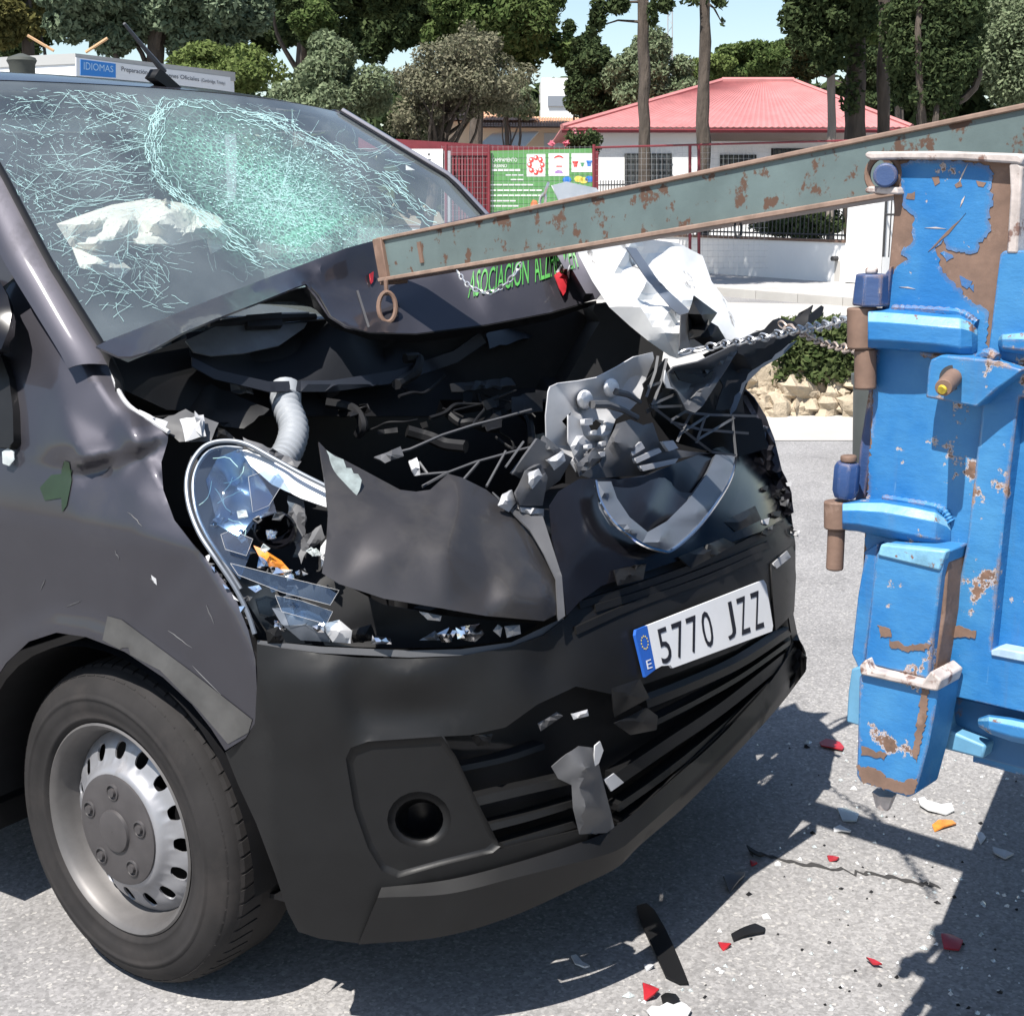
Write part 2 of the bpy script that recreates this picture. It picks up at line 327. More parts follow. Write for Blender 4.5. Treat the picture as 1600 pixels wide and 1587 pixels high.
def tube(pts, rad, n=8, cap=True):
    pts = [np.asarray(p, float) for p in pts]; k = len(pts)
    rad = [rad]*k if np.isscalar(rad) else list(rad)
    vs, fs = [], []; a = None
    for i, p in enumerate(pts):
        d = pts[min(i+1, k-1)]-pts[max(i-1, 0)]; d = d/(np.linalg.norm(d)+1e-12)
        if a is None: a = np.cross(d, (0.31, .12, .94)); 
        a = a - d*(a@d)
        if np.linalg.norm(a) < 1e-6: a = np.cross(d, (1, 0, 0))
        a /= np.linalg.norm(a); b = np.cross(d, a)
        for j in range(n):
            t = 2*math.pi*j/n; vs.append(p+rad[i]*(math.cos(t)*a+math.sin(t)*b))
    for i in range(k-1):
        for j in range(n): fs.append((i*n+j, i*n+(j+1) % n, (i+1)*n+(j+1) % n, (i+1)*n+j))
    if cap: fs += [tuple(range(n))[::-1], tuple((k-1)*n+j for j in range(n))]
    return vs, fs
def spline(pts, n=8):
    P = [np.asarray(p, float) for p in pts]; P = [2*P[0]-P[1]]+P+[2*P[-1]-P[-2]]; o = []
    for i in range(1, len(P)-2):
        for k in range(n):
            t = k/n; a, b, c, d = P[i-1:i+3]
            o.append(.5*(2*b+(c-a)*t+(2*a-5*b+4*c-d)*t*t+(3*b-a-3*c+d)*t**3))
    o.append(P[-2]); return o
def inside(p, poly):
    x, y = p[:, 0], p[:, 1]; r = np.zeros(len(p), bool); n = len(poly)
    for i in range(n):
        (x0, y0), (x1, y1) = poly[i][:2], poly[(i+1) % n][:2]
        c = ((y0 > y) != (y1 > y)); r ^= c & (x < (x1-x0)*(y-y0)/((y1-y0) if y1 != y0 else 1e-9)+x0)
    return r
def densify(poly, step, closed=True):
    o = []; n = len(poly)
    for i in range(n if closed else n-1):
        a = np.asarray(poly[i], float); b = np.asarray(poly[(i+1) % n], float); k = max(1, int(np.hypot(*(b-a)[:2])/step))
        for j in range(k): o.append(a+(b-a)*j/k)
    if not closed: o.append(np.asarray(poly[-1], float))
    return o
def fill(outline, inner=(), holes=(), step=16, relax=0, jag=0):
    """triangles of a measured outline; the third number of every point is how far it is pushed behind its surface (m)"""
    c3 = lambda q: (q[0], q[1], q[2] if len(q) > 2 else 0.0)
    outl = [c3(q) for q in outline]; inn = [c3(q) for q in inner]; hls = [[c3(q) for q in h] for h in holes]
    # offsets: linear over the control points
    ctl = outl+inn+[q for h in hls for q in h]
    no = len(outl); ce = [(i, (i+1) % no) for i in range(no)]; kk = no+len(inn)
    for h in hls: ce += [(kk+i, kk+(i+1) % len(h)) for i in range(len(h))]; kk += len(h)
    ctr = delaunay_2d_cdt([Vector(q[:2]) for q in ctl], ce, [], 0, 1e-6)
    cv = np.array([tuple(v) for v in ctr[0]]); co = np.zeros(len(cv))
    for i, ids in enumerate(ctr[3]): co[i] = np.mean([ctl[k][2] for k in ids]) if ids else 0
    tri = np.array([f[:3] for f in ctr[2]] + [(f[0], f[2], f[3]) for f in ctr[2] if len(f) > 3])
    def offs(p):
        r = np.full(len(p), np.nan)
        for t in tri:
            a, b, c = cv[t]; T = np.array([b-a, c-a]).T; det = np.linalg.det(T)
            if abs(det) < 1e-9: continue
            l = np.linalg.solve(T, (p-a).T).T; ok = (l[:, 0] >= -1e-6) & (l[:, 1] >= -1e-6) & (l.sum(1) <= 1+1e-6) & np.isnan(r)
            r[ok] = co[t[0]] + l[ok, 0]*(co[t[1]]-co[t[0]]) + l[ok, 1]*(co[t[2]]-co[t[0]])
        bad = np.isnan(r)
        if bad.any():
            d = ((p[bad][:, None]-cv[None])**2).sum(2); r[bad] = co[d.argmin(1)]
        return r
    ob = densify([q[:2] for q in outl], step)
    if jag: ob = [q+RNG.normal(0, jag, 2) for q in ob]
    pts = list(ob); edges = [(i, (i+1) % len(ob)) for i in range(len(ob))]
    for h in hls:
        hb = densify([q[:2] for q in h], step); k = len(pts); pts += hb; edges += [(k+i, k+(i+1) % len(hb)) for i in range(len(hb))]
    A = np.array(ob); lo, hi = A.min(0), A.max(0); s = step
    g = [(x+(s/2 if j % 2 else 0), y) for j, y in enumerate(np.arange(lo[1]+s*.6, hi[1], s*.87)) for x in np.arange(lo[0]+s*.6, hi[0], s)]
    if g:
        g = np.array(g); k = inside(g, [tuple(q) for q in ob])
        for h in hls: k &= ~inside(g, h)
        B = np.array(pts); g = g[k]
        if len(g): g = g[((g[:, None]-B[None])**2).sum(2).min(1) > (s*.45)**2]
        pts += list(g)
    pts += [np.array(q[:2]) for q in inn]
    r = delaunay_2d_cdt([Vector(q) for q in pts], edges, [], 1, 1e-5)
    v = np.array([tuple(q) for q in r[0]]); f = [tuple(q) for q in r[2]]
    if hls:
        cen = np.array([v[list(q)].mean(0) for q in f]); kp = np.ones(len(f), bool)
        for h in hls: kp &= ~inside(cen, h)
        f = [q for q, k in zip(f, kp) if k]
    o = offs(v)
    if relax:
        nb = [set() for _ in v]
        for q in f:
            for i in range(len(q)): nb[q[i]].add(q[(i+1) % len(q)]); nb[q[(i+1) % len(q)]].add(q[i])
        ec = {}
        for q in f:
            for i in range(len(q)): e = tuple(sorted((q[i], q[(i+1) % len(q)]))); ec[e] = ec.get(e, 0)+1
        bnb = {}
        for (a, b), c in ec.items():
            if c == 1: bnb.setdefault(a, set()).add(b); bnb.setdefault(b, set()).add(a)
        for a, s_ in bnb.items(): nb[a] = s_
        for _ in range(relax):
            o = np.array([(.5*o[i]+.5*np.mean(o[list(nb[i])])) if nb[i] else o[i] for i in range(len(v))])
    return v, f, o
def patch(name, outline, m, parent, surf=hull_t, inner=(), holes=(), step=16, off=0, relax=2, solid=.003, sharp=40, jag=0, push=None, **k):
    v, f, o = fill(outline, inner, holes, step, relax, jag)
    t = surf(v)+o+off
    if push is not None: t = t+push(v)
    P = CAM + rays(v)*t[:, None]
    ob = mesh(name, P, f, m, parent, sharp=sharp, **k)
    face_out(ob)
    if solid:
        s = ob.modifiers.new('solid', 'SOLIDIFY'); s.thickness = solid; s.offset = -1
    return ob
def face_out(ob):
    me = ob.data; c = Vector(CAM-WORLD[ob.name]); s = sum((c-p.center).dot(p.normal)*p.area for p in me.polygons)
    if s < 0: me.flip_normals()
def sp(px, py, off=0, surf=hull_t): return CAM + rays([(px, py)])[0]*(surf([(px, py)])[0]+off)
def line_tube(pts, rad, surf=hull_t, off=0, n=6, smooth=0):
    P = [sp(q[0], q[1], off+(q[2] if len(q) > 2 else 0), surf) for q in pts]
    if smooth: P = spline(P, smooth)
    return tube(P, rad, n)
def text2d(s, w=1.0, h=1.0, res=3):
    cu = bpy.data.curves.new('lettering', 'FONT'); cu.body = s; cu.resolution_u = res; o = bpy.data.objects.new('lettering_source', cu); COL.objects.link(o)
    me = bpy.data.meshes.new_from_object(o.evaluated_get(bpy.context.evaluated_depsgraph_get()))
    v = np.array([tuple(q.co)[:2] for q in me.vertices]); f = [tuple(p.vertices) for p in me.polygons]
    bpy.data.objects.remove(o); bpy.data.curves.remove(cu); bpy.data.meshes.remove(me)
    lo, hi = v.min(0), v.max(0); return (v-lo)/(hi-lo)*np.array([w, h]), f

def on_mesh(ob, fall=hull_t):
    tr = BVHTree.FromPolygons([Vector(v.co)+Vector(WORLD[ob.name]) for v in ob.data.vertices], [tuple(p.vertices) for p in ob.data.polygons])
    def f(p):
        o = Vector(CAM); r_ = []
        for q, r in zip(np.atleast_2d(p), rays(p)):
            h = tr.ray_cast(o, Vector(r).normalized()); r_.append((h[0]-o).length/np.linalg.norm(r) if h[0] else fall([q])[0])
        return np.array(r_)
    return f
# ------------------------------------------------------------------ the ground
def sheet(name, pts, m, z=0.0, kind='structure'):
    o = mesh(name, [(p[0], p[1], z) for p in pts], [tuple(range(len(pts)))], m, smooth=False, loc=(0, 0, 0)); o['kind'] = kind; return o
def asphalt():
    m = bpy.data.materials.new('worn_asphalt'); m.use_nodes = True; n = m.node_tree.nodes; l = m.node_tree.links; b = n['Principled BSDF']
    tc = n.new('ShaderNodeTexCoord')
    def nz(s, d=5, r=.6):
        t = n.new('ShaderNodeTexNoise'); t.inputs['Scale'].default_value = s; t.inputs['Detail'].default_value = d; t.inputs['Roughness'].default_value = r; l.new(tc.outputs['Object'], t.inputs[0]); return t.outputs[0]
    def ramp(x, a, c, lo, hi):
        t = n.new('ShaderNodeMapRange'); t.inputs['From Min'].default_value = a; t.inputs['From Max'].default_value = c; t.inputs['To Min'].default_value = lo; t.inputs['To Max'].default_value = hi; l.new(x, t.inputs[0]); return t.outputs[0]
    def mul(a, c):
        t = n.new('ShaderNodeMath'); t.operation = 'MULTIPLY'; l.new(a, t.inputs[0]); l.new(c, t.inputs[1]); return t.outputs[0]
    v = n.new('ShaderNodeTexVoronoi'); v.inputs['Scale'].default_value = 150; l.new(tc.outputs['Object'], v.inputs['Vector'])
    sp_ = n.new('ShaderNodeSeparateColor'); l.new(v.outputs['Color'], sp_.inputs[0])
    base = mul(mul(ramp(nz(1.1), .3, .7, .82, 1.15), ramp(nz(3.3, 6, .65), .32, .45, .8, 1.0)), mul(ramp(nz(45, 5, .75), .3, .7, .78, 1.22), ramp(sp_.outputs[0], 0, 1, .78, 1.2)))
    peb = ramp(sp_.outputs[1], .92, .97, 0, .55)
    c = n.new('ShaderNodeMix'); c.data_type = 'RGBA'; c.blend_type = 'MULTIPLY'; c.inputs[0].default_value = 1; c.inputs[6].default_value = (.24, .232, .228, 1); l.new(base, c.inputs[7])
    d = n.new('ShaderNodeMix'); d.data_type = 'RGBA'; l.new(peb, d.inputs[0]); l.new(c.outputs[2], d.inputs[6]); d.inputs[7].default_value = (.46, .44, .41, 1)
    l.new(d.outputs[2], b.inputs['Base Color']); b.inputs['Roughness'].default_value = .85
    bp = n.new('ShaderNodeBump'); bp.inputs['Strength'].default_value = .7; bp.inputs['Distance'].default_value = .004
    l.new(sp_.outputs[2], bp.inputs['Height']); l.new(bp.outputs[0], b.inputs['Normal']); return m
M['asphalt'] = asphalt()
M['concrete'] = mat('pale_concrete', (.42, .40, .37), .9, 0, noise=(1.2, .85, 1.1), bump=(40, .3, .005))
M['pave'] = mat('pavement_slabs', (.40, .385, .37), .9, 0, noise=(2.5, .8, 1.12))
sheet('ground', [(-200, -200), (300, -200), (300, 300), (-200, 300)], mat('dry_earth', (.22, .18, .12), .95, noise=(.5, .8, 1.2)), -.012)
sheet('road', [(-60, -60), (80, -60), (80, 60), (-60, 60)], M['asphalt'], 0)
# ------------------------------------------------------------------ the wrecked van
VAN = thing('wrecked_van', 'dark grey delivery van with shattered windscreen, buckled bonnet and torn open front', 'van', (0, 2.2, 0))
def vmesh(name, vf, m, parent=VAN, **k): return mesh(name, vf[0], vf[1], m, parent, **k)
M['tint'] = glass('dark_tinted_glass', (.22, .27, .27), .05)
# cab and load body
def roof_fn(a, b):
    s = 1+.0; q = 2*b-1; e = np.sign(q)*min(1, abs(q)*1.0)
    if a < .25:
        k = a/.25; x, y, z = ws_pt(1.0, q); nx = q*.80; 
        return (x+(nx-x)*k**.7, y+k*.35+.004, z+.04*math.sin(k*math.pi/2)*(1-.45*abs(q)**4))
    k = (a-.25)/.75; x, y, z = ws_pt(1.0, q); z1 = z+.04*(1-.45*abs(q)**4)
    return (q*.80, y+.354+(4.55-(y+.354))*k, z1+.02*math.sin(k*3)-.05*abs(q)**6)
vs, fs = grid_mesh(roof_fn, 44, 31)
vmesh('roof_panel', (vs, fs), M['paint'], solid=.004)
# pillars beside the windscreen, roof edge downwards
for sgn in (-1, 1):
    def pil(a, b, sgn=sgn):
        s = (.05 if sgn < 0 else -.05)+(.95 if sgn < 0 else 1.05)*a; x, y, z = ws_pt(s, sgn*1.0); k = b
        x2, y2, z2 = sgn*(abs(x)+(.03 if sgn < 0 else .035)+(.02 if sgn < 0 else .02)*(1-a)), y+.06+.03*a, z-.006
        return (x+(x2-x)*k+sgn*.008*math.sin(k*math.pi), y+(y2-y)*k, z+(z2-z)*k+.006*math.sin(k*math.pi))
    o = vmesh('pillar', grid_mesh(pil, 24, 8), M['paint'], solid=.004); face_out(o)
    def seal(a, b, sgn=sgn):
        x, y, z = ws_pt(-.05+1.05*a, sgn*(1.0+.012*(b-.5)*2)); return (x, y-.006-.006*math.sin(b*math.pi), z+.004)
    vmesh('window_seal', grid_mesh(seal, 24, 4), M['black'])
vmesh('pillar_trim', tube([(lambda p: (p[0]+.012, p[1], p[2]+.006))(ws_pt(a, 1.0)) for a in np.linspace(.1, .99, 24)], .011, 8), mat('polished_pillar_paint', (.30, .29, .31), .3, .7, coat=.5))  # added pale tube standing in for the sun's glint along the far pillar
side = join([box(-.972, -.945, 1.46, 4.6, .27, 1.22), box(.945, .972, 1.2, 4.6, .27, 1.22)])
vmesh('door', box(-.972, -.945, 1.40, 2.38, .27, 1.22), M['paint'], bevel=.01)
vmesh('door', box(.945, .972, 1.30, 2.38, .27, 1.22), M['paint'], bevel=.01)
for sx in (-1, 1): vmesh('body_side', grid_mesh(lambda a, b: (sx*float(np.interp(b, [0, .6, .85, 1], [.962, .965, .88, .80])), 2.39+2.2*a, .27+1.60*b), 2, 14), M['paint'], solid=.01)
vmesh('rear_door', box(-.93, .93, 4.57, 4.6, .3, 1.85), M['paint'], bevel=.01)
for sx in (-1, 1):
    vmesh('door_frame', join([obox((sx*.76, 2.30, 1.50), (.012, 0, 0), (0, .05, 0), (-sx*.07, 0, .32)), obox((sx*.72, 2.08, 1.82), (.02, 0, 0), (0, .36, 0), (0, 0, .03))]), M['paint'])
vmesh('door_glass', ([(.82, 1.22, 1.25), (.84, 2.2, 1.25), (.72, 2.1, 1.70), (.735, 1.62, 1.70)], [(0, 1, 2, 3)]), M['tint'])
vmesh('bulkhead', box(-.92, .92, 2.33, 2.37, .3, 1.86), M['plastic_g'])
vmesh('underbody', join([box(-.78, .78, .75, 4.5, .20, .26), box(-.94, -.78, 1.40, 3.6, .20, .26), box(.78, .94, 1.40, 3.6, .20, .26)]), M['black'])
# dashboard and what lies in the cab
def dashf(a, b):
    q = 2*b-1; x, y, z = ws_pt(-.02, q*.99); k = a
    return (x*.985, y+.03+.62*k, z-.03+.05*math.sin(k*math.pi)-.32*max(0, k-.7)/.3)
vmesh('dashboard', grid_mesh(lambda a, b: dashf(.12+.88*a, b), 18, 21), M['dash'], solid=.01)
vmesh('headlining', grid_mesh(lambda a, b: (lambda p: (p[0]*.97, p[1]+.05+a*.75, p[2]-.02+.03*a))(ws_pt(1.0, 2*b-1)), 6, 9), M['liner'])
for sx in (-.45, .02, .48):
    vmesh('cab_seat', join([obox((sx, 1.98, 1.22), (.21, 0, 0), (0, .07, -.015), (0, .1, .36)), obox((sx, 2.08, 1.66), (.13, 0, 0), (0, .045, 0), (0, .01, .09)), obox((sx, 1.72, .86), (.22, 0, 0), (0, .26, 0), (0, 0, .08))]), M['dash'], bevel=.05)
wso = lambda d: (lambda p: ws_t(p)+d)
AB = [(88, 350, 0), (130, 335, -.02), (175, 320, -.03), (235, 310, -.05), (290, 318, -.05), (345, 340, -.03), (362, 362, 0), (352, 385, .02), (332, 396, 0), (325, 372, -.03), (270, 384, -.04), (205, 388, -.02), (175, 400, 0), (150, 402, 0), (110, 385, 0)]
patch('airbag', AB, M['airbag'], VAN, wso(.36), inner=[(150, 360, -.05), (200, 345, -.12), (230, 365, -.05), (260, 335, -.12), (290, 365, -.09), (310, 335, -.08), (335, 365, -.07), (180, 370, -.09), (130, 365, -.06)]+[(x, y, float(RNG.uniform(-.14, -.04))) for x, y in ((165, 340), (190, 330), (215, 340), (245, 348), (268, 352), (255, 372), (228, 382), (205, 372), (300, 350), (318, 352), (150, 380), (120, 352), (140, 350), (345, 352), (280, 328))], step=7, relax=0, sharp=14, solid=.006)
patch('airbag', [(112, 384, .03), (150, 396, -.01), (180, 400, 0), (205, 420, .02), (190, 436, .03), (160, 430, .02), (125, 418, 0)], M['airbag'], VAN, wso(.33), inner=[(150, 412, -.04), (175, 418, -.01)], sharp=14, relax=0, step=7, solid=.006)
patch('seat_cover', [(372, 262), (470, 228), (530, 300), (530, 345), (480, 388), (400, 375), (365, 330)], M['seat'], VAN, wso(.55), inner=[(450, 300, -.1)], step=22)  # made-up green patch standing in for a greenish reflection in the glass
patch('sun_visor', [(-60, 186), (100, 186), (228, 190), (228, 206), (0, 206), (-60, 205)], M['visor'], VAN, wso(.22), step=14)
patch('sun_visor', [(330, 190), (428, 196), (430, 212), (360, 206)], M['visor'], VAN, wso(.5), step=14)
patch('door_trim', [(540, 262), (556, 270), (545, 335), (530, 335)], M['liner'], VAN, wso(.6), step=14)
# windscreen
impact = sp(435, 312, 0, ws_t)
M['glass'] = glass('cracked_windscreen_glass', (.86, .90, .89), .17, (impact, .40, .55))
WS = vmesh('windscreen', grid_mesh(lambda a, b: ws_pt(.12+a*.875, (2*b-1)*.995), 30, 41), M['glass'])
face_out(WS)
def frit(a, b):
    return ws_pt(a, b)
fr = []
for (s0, s1, q0, q1) in ((.12, .17, -1, 1), (.965, 1.0, -1, 1), (0.15, .97, -1, -.925), (.15, .97, .925, 1)):
    fr.append(grid_mesh(lambda a, b: (lambda p: (p[0], p[1]+.006, p[2]-.004))(ws_pt(s0+(s1-s0)*a, q0+(q1-q0)*b)), 14, 25))
vmesh('screen_border', join(fr), M['black'], WS)
# cracks: thin raised edges in the glass, radiating from the blow and wandering across the passenger side
def cracks():
    V, Fc = [], []
    lines = []
    def walk(x, y, ang, n, stp, wob, wd):
        pl = [(x, y)]
        for _ in range(n):
            ang += RNG.normal(0, wob); x += math.cos(ang)*stp; y += math.sin(ang)*stp*.9; pl.append((x, y))
        lines.append((pl, wd)); return pl, ang
    edgeL = [(286, 150), (262, 165), (243, 195), (238, 230), (248, 262), (268, 292), (300, 325), (345, 362), (395, 395), (445, 418)]
    edgeR = [(300, 148), (350, 168), (415, 185), (480, 215), (545, 250), (600, 280), (650, 318), (690, 345)]
    for e, s, cnt in ((edgeL, 8, 230), (edgeR, 7, 120)):
        E_ = [np.array(q) for q in spline([(a, b, 0) for a, b in e], 6)]
        for k in range(cnt):
            i = RNG.integers(0, len(E_)-4); n = int(RNG.integers(2, 6)); o = RNG.normal(0, s, 2)
            lines.append(([tuple((E_[min(i+j, len(E_)-1)][:2]+o+RNG.normal(0, 2.2, 2))) for j in range(n)], RNG.uniform(.3, 1.3)))
    def inlens(x, y): return ((x-435)*.83+(y-285)*.56)**2/215**2+((y-285)*.83-(x-435)*.56)**2/95**2 < 1
    for k in range(1500):  # the bulged middle: short broken pieces, along the flow of the bulge or across it
        x, y = (435+RNG.normal(0, 95), 300+RNG.normal(0, 75)) if k % 3 else (430+RNG.normal(0, 40), 310+RNG.normal(0, 32))
        if not inlens(x, y): continue
        a = math.atan2(y-312, x-435) if RNG.random() < .45 else .62
        if RNG.random() < .3: a += math.pi/2
        walk(x, y, a+RNG.normal(0, .3), int(RNG.integers(1, 4)), RNG.uniform(2.5, 6), .35, RNG.uniform(.2, .8))
    for k in range(900):   # glints
        x, y = 425+RNG.normal(0, 90), 295+RNG.normal(0, 70)
        if not inlens(x, y): continue
        d = RNG.uniform(.8, 2.2); lines.append(([(x-d, y-d*.4), (x, y), (x+d, y+d*.4)], RNG.uniform(.6, 2.0)))
    def broken(x, y, a, n, stp, wob, wd, gap):
        pl, a2 = walk(x, y, a, n, stp, wob, wd); lines.pop(); i = 0
        while i < len(pl)-1:
            m_ = int(RNG.integers(2, 7)); lines.append((pl[i:i+m_], wd*RNG.uniform(.45, 1.3))) if RNG.random() > gap and len(pl[i:i+m_]) > 1 else None; i += max(1, m_-1)
        return pl, a2
    for k in range(20): a = RNG.uniform(math.pi*.95, math.pi*1.75); broken(435, 312, a, int(RNG.integers(16, 26)), 8, .06, .5, .4)
    for k in range(10): a = RNG.uniform(-.3, 1.2); broken(435, 312, a, int(RNG.integers(14, 26)), 8, .05, .5, .4)
    for k in range(46):    # fan over the left half
        y0 = RNG.uniform(165, 330); a = math.pi + (y0-245)/230*-.8 + RNG.normal(0, .2)
        pl, an = broken(245+RNG.normal(0, 10), y0, a, int(RNG.integers(14, 38)), 8, .12, .62, .42)
        if RNG.random() < .6:
            q = pl[int(len(pl)*RNG.uniform(.2, .8))]; broken(q[0], q[1], a+RNG.choice([-.7, .7]), int(RNG.integers(4, 12)), 8, .14, .5, .25)
    for k in range(420):   # crumbs and sparkle on the left half
        x, y = RNG.uniform(0, 250), RNG.uniform(150, 340); a = RNG.uniform(2.4, 3.9); walk(x, y, a, int(RNG.integers(1, 3)), RNG.uniform(2, 6), .4, RNG.uniform(.2, .9))
    for k in range(120): walk(RNG.uniform(105, 270), RNG.uniform(380, 480), RNG.choice([.35, .5, 3.5, 2.4])+RNG.normal(0, .25), int(RNG.integers(1, 7)), 6, .18, RNG.uniform(.2, .7))
    for k in range(90): walk(RNG.uniform(20, 330), RNG.uniform(140, 165), RNG.choice([.3, 3.3])+RNG.normal(0, .3), int(RNG.integers(1, 4)), 6, .2, RNG.uniform(.2, .8))
    for k in range(70): walk(RNG.uniform(450, 620), RNG.uniform(230, 340), RNG.uniform(-.5, 1.0), int(RNG.integers(2, 8)), 7, .15, RNG.uniform(.2, .6))
    for k in range(90): walk(RNG.uniform(0, 90), RNG.uniform(270, 420), RNG.uniform(.7, 1.2), int(RNG.integers(1, 4)), 5, .3, RNG.uniform(.3, .9))
    for k in range(900):   # a finer net, hair-thin
        x, y = RNG.uniform(0, 650), RNG.uniform(145, 430)
        if x > 250 and not inlens(x, y) and RNG.random() < .8: continue
        walk(x, y, RNG.choice([.5, 2.2, 3.4, .9])+RNG.normal(0, .4), int(RNG.integers(2, 8)), 5, .3, .18)
    for pl, wd in lines:
        pl = np.array(pl); d = np.gradient(pl, axis=0); n = np.stack([-d[:, 1], d[:, 0]], 1); n /= (np.linalg.norm(n, axis=1)[:, None]+1e-9)
        k = len(V); ww = .34*wd*RNG.uniform(.7, 1.4, len(pl))[:, None]
        both = np.concatenate([pl+n*ww, pl-n*ww]); V += [tuple(q) for q in both]; m_ = len(pl)
        Fc += [(k+i, k+i+1, k+m_+i+1, k+m_+i) for i in range(m_-1)]
    V = np.array(V); r = rays(V); keep = np.ones(len(V), bool); o = Vector(CAM); P = np.zeros((len(V), 3))
    for i, q in enumerate(r):
        h = WSB.ray_cast(o, Vector(q).normalized())
        if h[0] is None: keep[i] = False; continue
        P[i] = np.array(h[0])-q/np.linalg.norm(q)*.004
        zz = P[i, 2]; s = (zz-1.24)/.605; xe = np.interp(zz, WE[:, 2], WE[:, 0])
        if abs(P[i, 0]) > xe*.985 or s > .985 or s < .05: keep[i] = False
    Fc = [f for f in Fc if keep[list(f)].all()]
    return P, Fc
CP, CF = cracks()
u_ = sorted({i for f in CF for i in f}); rm = {i: k for k, i in enumerate(u_)}
mesh('glass_crack', CP[u_], [tuple(rm[i] for i in f) for f in CF], M['crack'], WS, smooth=False, kind='stuff')
# aerial
a0 = sp(265, 128, 0, plane_t((0, 1.64, 1.9), (1, 1.64, 1.9), (0, 1.64, 2.9)))
ant = patch('aerial', [(241, 122), (250, 108), (256, 112), (276, 130), (284, 137), (262, 137)], M['black'], VAN, plane_t((0, 1.60, 1.9), (1, 1.75, 1.9), (0, 1.60, 2.9)), step=9, solid=.03)
vmesh('aerial_mast', line_tube([(194, 37), (225, 75), (256, 112)], [.004, .006, .009], plane_t((0, 1.63, 1.9), (1, 1.78, 1.9), (0, 1.63, 2.9))), M['plastic_g'], ant)
# ---- wing with its dents
ARCH = [(352, 1172), (330, 1138), (300, 1100), (255, 1058), (195, 1018), (135, 995), (88, 988), (45, 1002), (10, 1035), (-30, 1095), (-60, 1175)]
WING = [(-130, 560, 0), (-60, 460, 0), (0, 470, 0), (14, 446, 0), (40, 424, 0), (76, 404, .0), (100, 450, .0), (130, 508, .0), (152, 536, .0), (168, 548, .005), (174, 575, .01), (182, 605, .012), (200, 632, .012), (235, 655, .008), (263, 674, .0), (262, 690, .02), (252, 722, .03), (255, 765, .03), (272, 812, .025), (305, 855, .02), (340, 893, .01), (368, 935, .0), (388, 985, 0), (399, 1030, 0), (402, 1090, 0), (398, 1130, 0), (384, 1152, 0)] + [(x, y, 0) for x, y in ARCH] + [(-130, 1180, 0)]
def wing_bulge(v):      # rolled wheel-arch lip stands proud of the side
    d = np.min([np.hypot(v[:, 0]-x, v[:, 1]-y) for x, y in densify(ARCH, 12, False)], axis=0); return -.018*np.exp(-(d/28)**2)
WINGO = patch('wing', WING, M['paint'], VAN, hull_t, inner=[(60, 470, .0), (80, 560, -.012), (100, 640, -.022), (118, 695, -.034), (128, 722, -.044), (146, 716, -.034), (166, 710, -.020), (190, 704, -.006), (216, 699, -.006), (240, 686, 0), (166, 680, .004), (186, 652, .008), (210, 670, -.018), (128, 735, .020), (146, 732, .030), (168, 728, .036), (216, 714, .036), (246, 700, .026), (100, 728, .004), (130, 760, .010), (180, 750, .014), (215, 770, .006), (235, 740, .02), (120, 800, 0), (30, 720, 0), (0, 600, 0), (150, 600, -.004), (140, 560, -.004), (210, 820, 0), (60, 640, -.004), (60, 700, -.004), (90, 715, -.008)], step=8, relax=3, sharp=80, push=wing_bulge)
vmesh('wing_flange', line_tube([(152, 536, .0), (170, 555, .005), (174, 575, .01), (184, 607, .012), (202, 634, .012), (236, 657, .008), (264, 675, 0)], .0045, off=-.002, smooth=4), M['plastic_l'])
WON = on_mesh(WINGO)
patch('wing_print', [(62, 762), (80, 742), (97, 740), (104, 728), (112, 735), (108, 756), (95, 778), (70, 782)], M['green_dim'], WINGO, WON, off=-.0025, inner=[(85, 760, 0)], step=8, solid=0)
patch('wing_print', [(96, 735), (100, 720), (108, 722), (112, 750), (104, 790), (97, 800), (95, 770)], M['green_dim'], WINGO, WON, off=-.003, step=8, solid=0)
patch('repeater_lamp', [(3, 706), (12, 700), (21, 705), (22, 718), (14, 728), (4, 724)], M['glass_s'], VAN, hull_t, off=-.02, inner=[(12, 714, -.012)], step=6, solid=.004)
patch('mirror', [(-90, 420), (-30, 425), (0, 440), (12, 462), (18, 490), (14, 515), (2, 545), (-40, 570), (-90, 560)], M['gloss'], VAN, hull_t, off=-.13, inner=[(-40, 490, -.06)], step=14, solid=.03)
patch('mirror_bracket', [(-60, 560), (0, 552), (14, 590), (20, 640), (21, 690), (12, 700), (-60, 690)], M['plastic'], VAN, hull_t, off=-.03, step=14, solid=.02)
patch('pillar_panel', [(-90, 200, 0), (-60, 215, 0), (-10, 268, .0), (12, 300, 0), (40, 345, 0), (74, 400, .0), (40, 420, .02), (10, 444, .02), (-90, 520, .03)], M['paint'], VAN, plane_t(np.array(ws_pt(.1, -1.02)), np.array(ws_pt(.8, -1.02)), np.array([-.97, 1.6, 1.25])), inner=[(-20, 350, -.03)], step=14, off=-.012)
patch('wing_tape', [(168, 962), (190, 968), (300, 1050), (394, 1124), (388, 1144), (356, 1162), (310, 1108), (250, 1047), (160, 1000)], mat('matt_scuffed_film', (.060, .058, .056), .55, .2, noise=(16, .7, 1.25)), WINGO, WON, off=-.002, step=10, solid=0, relax=0)
for a_, b_ in (((235, 903), (243, 912)), ((104, 948), (128, 938)), ((262, 985), (300, 1012)), ((322, 945), (334, 975)), ((200, 800), (222, 822)), ((70, 905), (64, 922)), ((300, 1040), (345, 1085)), ((180, 860), (186, 874))):
    mesh('wing_scratch', *tube([sp(a_[0]+(b_[0]-a_[0])*t+RNG.normal(0, .8), a_[1]+(b_[1]-a_[1])*t, -.001, WON) for t in np.linspace(0, 1, 6)], [.0004, .001, .0012, .001, .0008, .0003], 4), M['plastic_g'], WINGO)
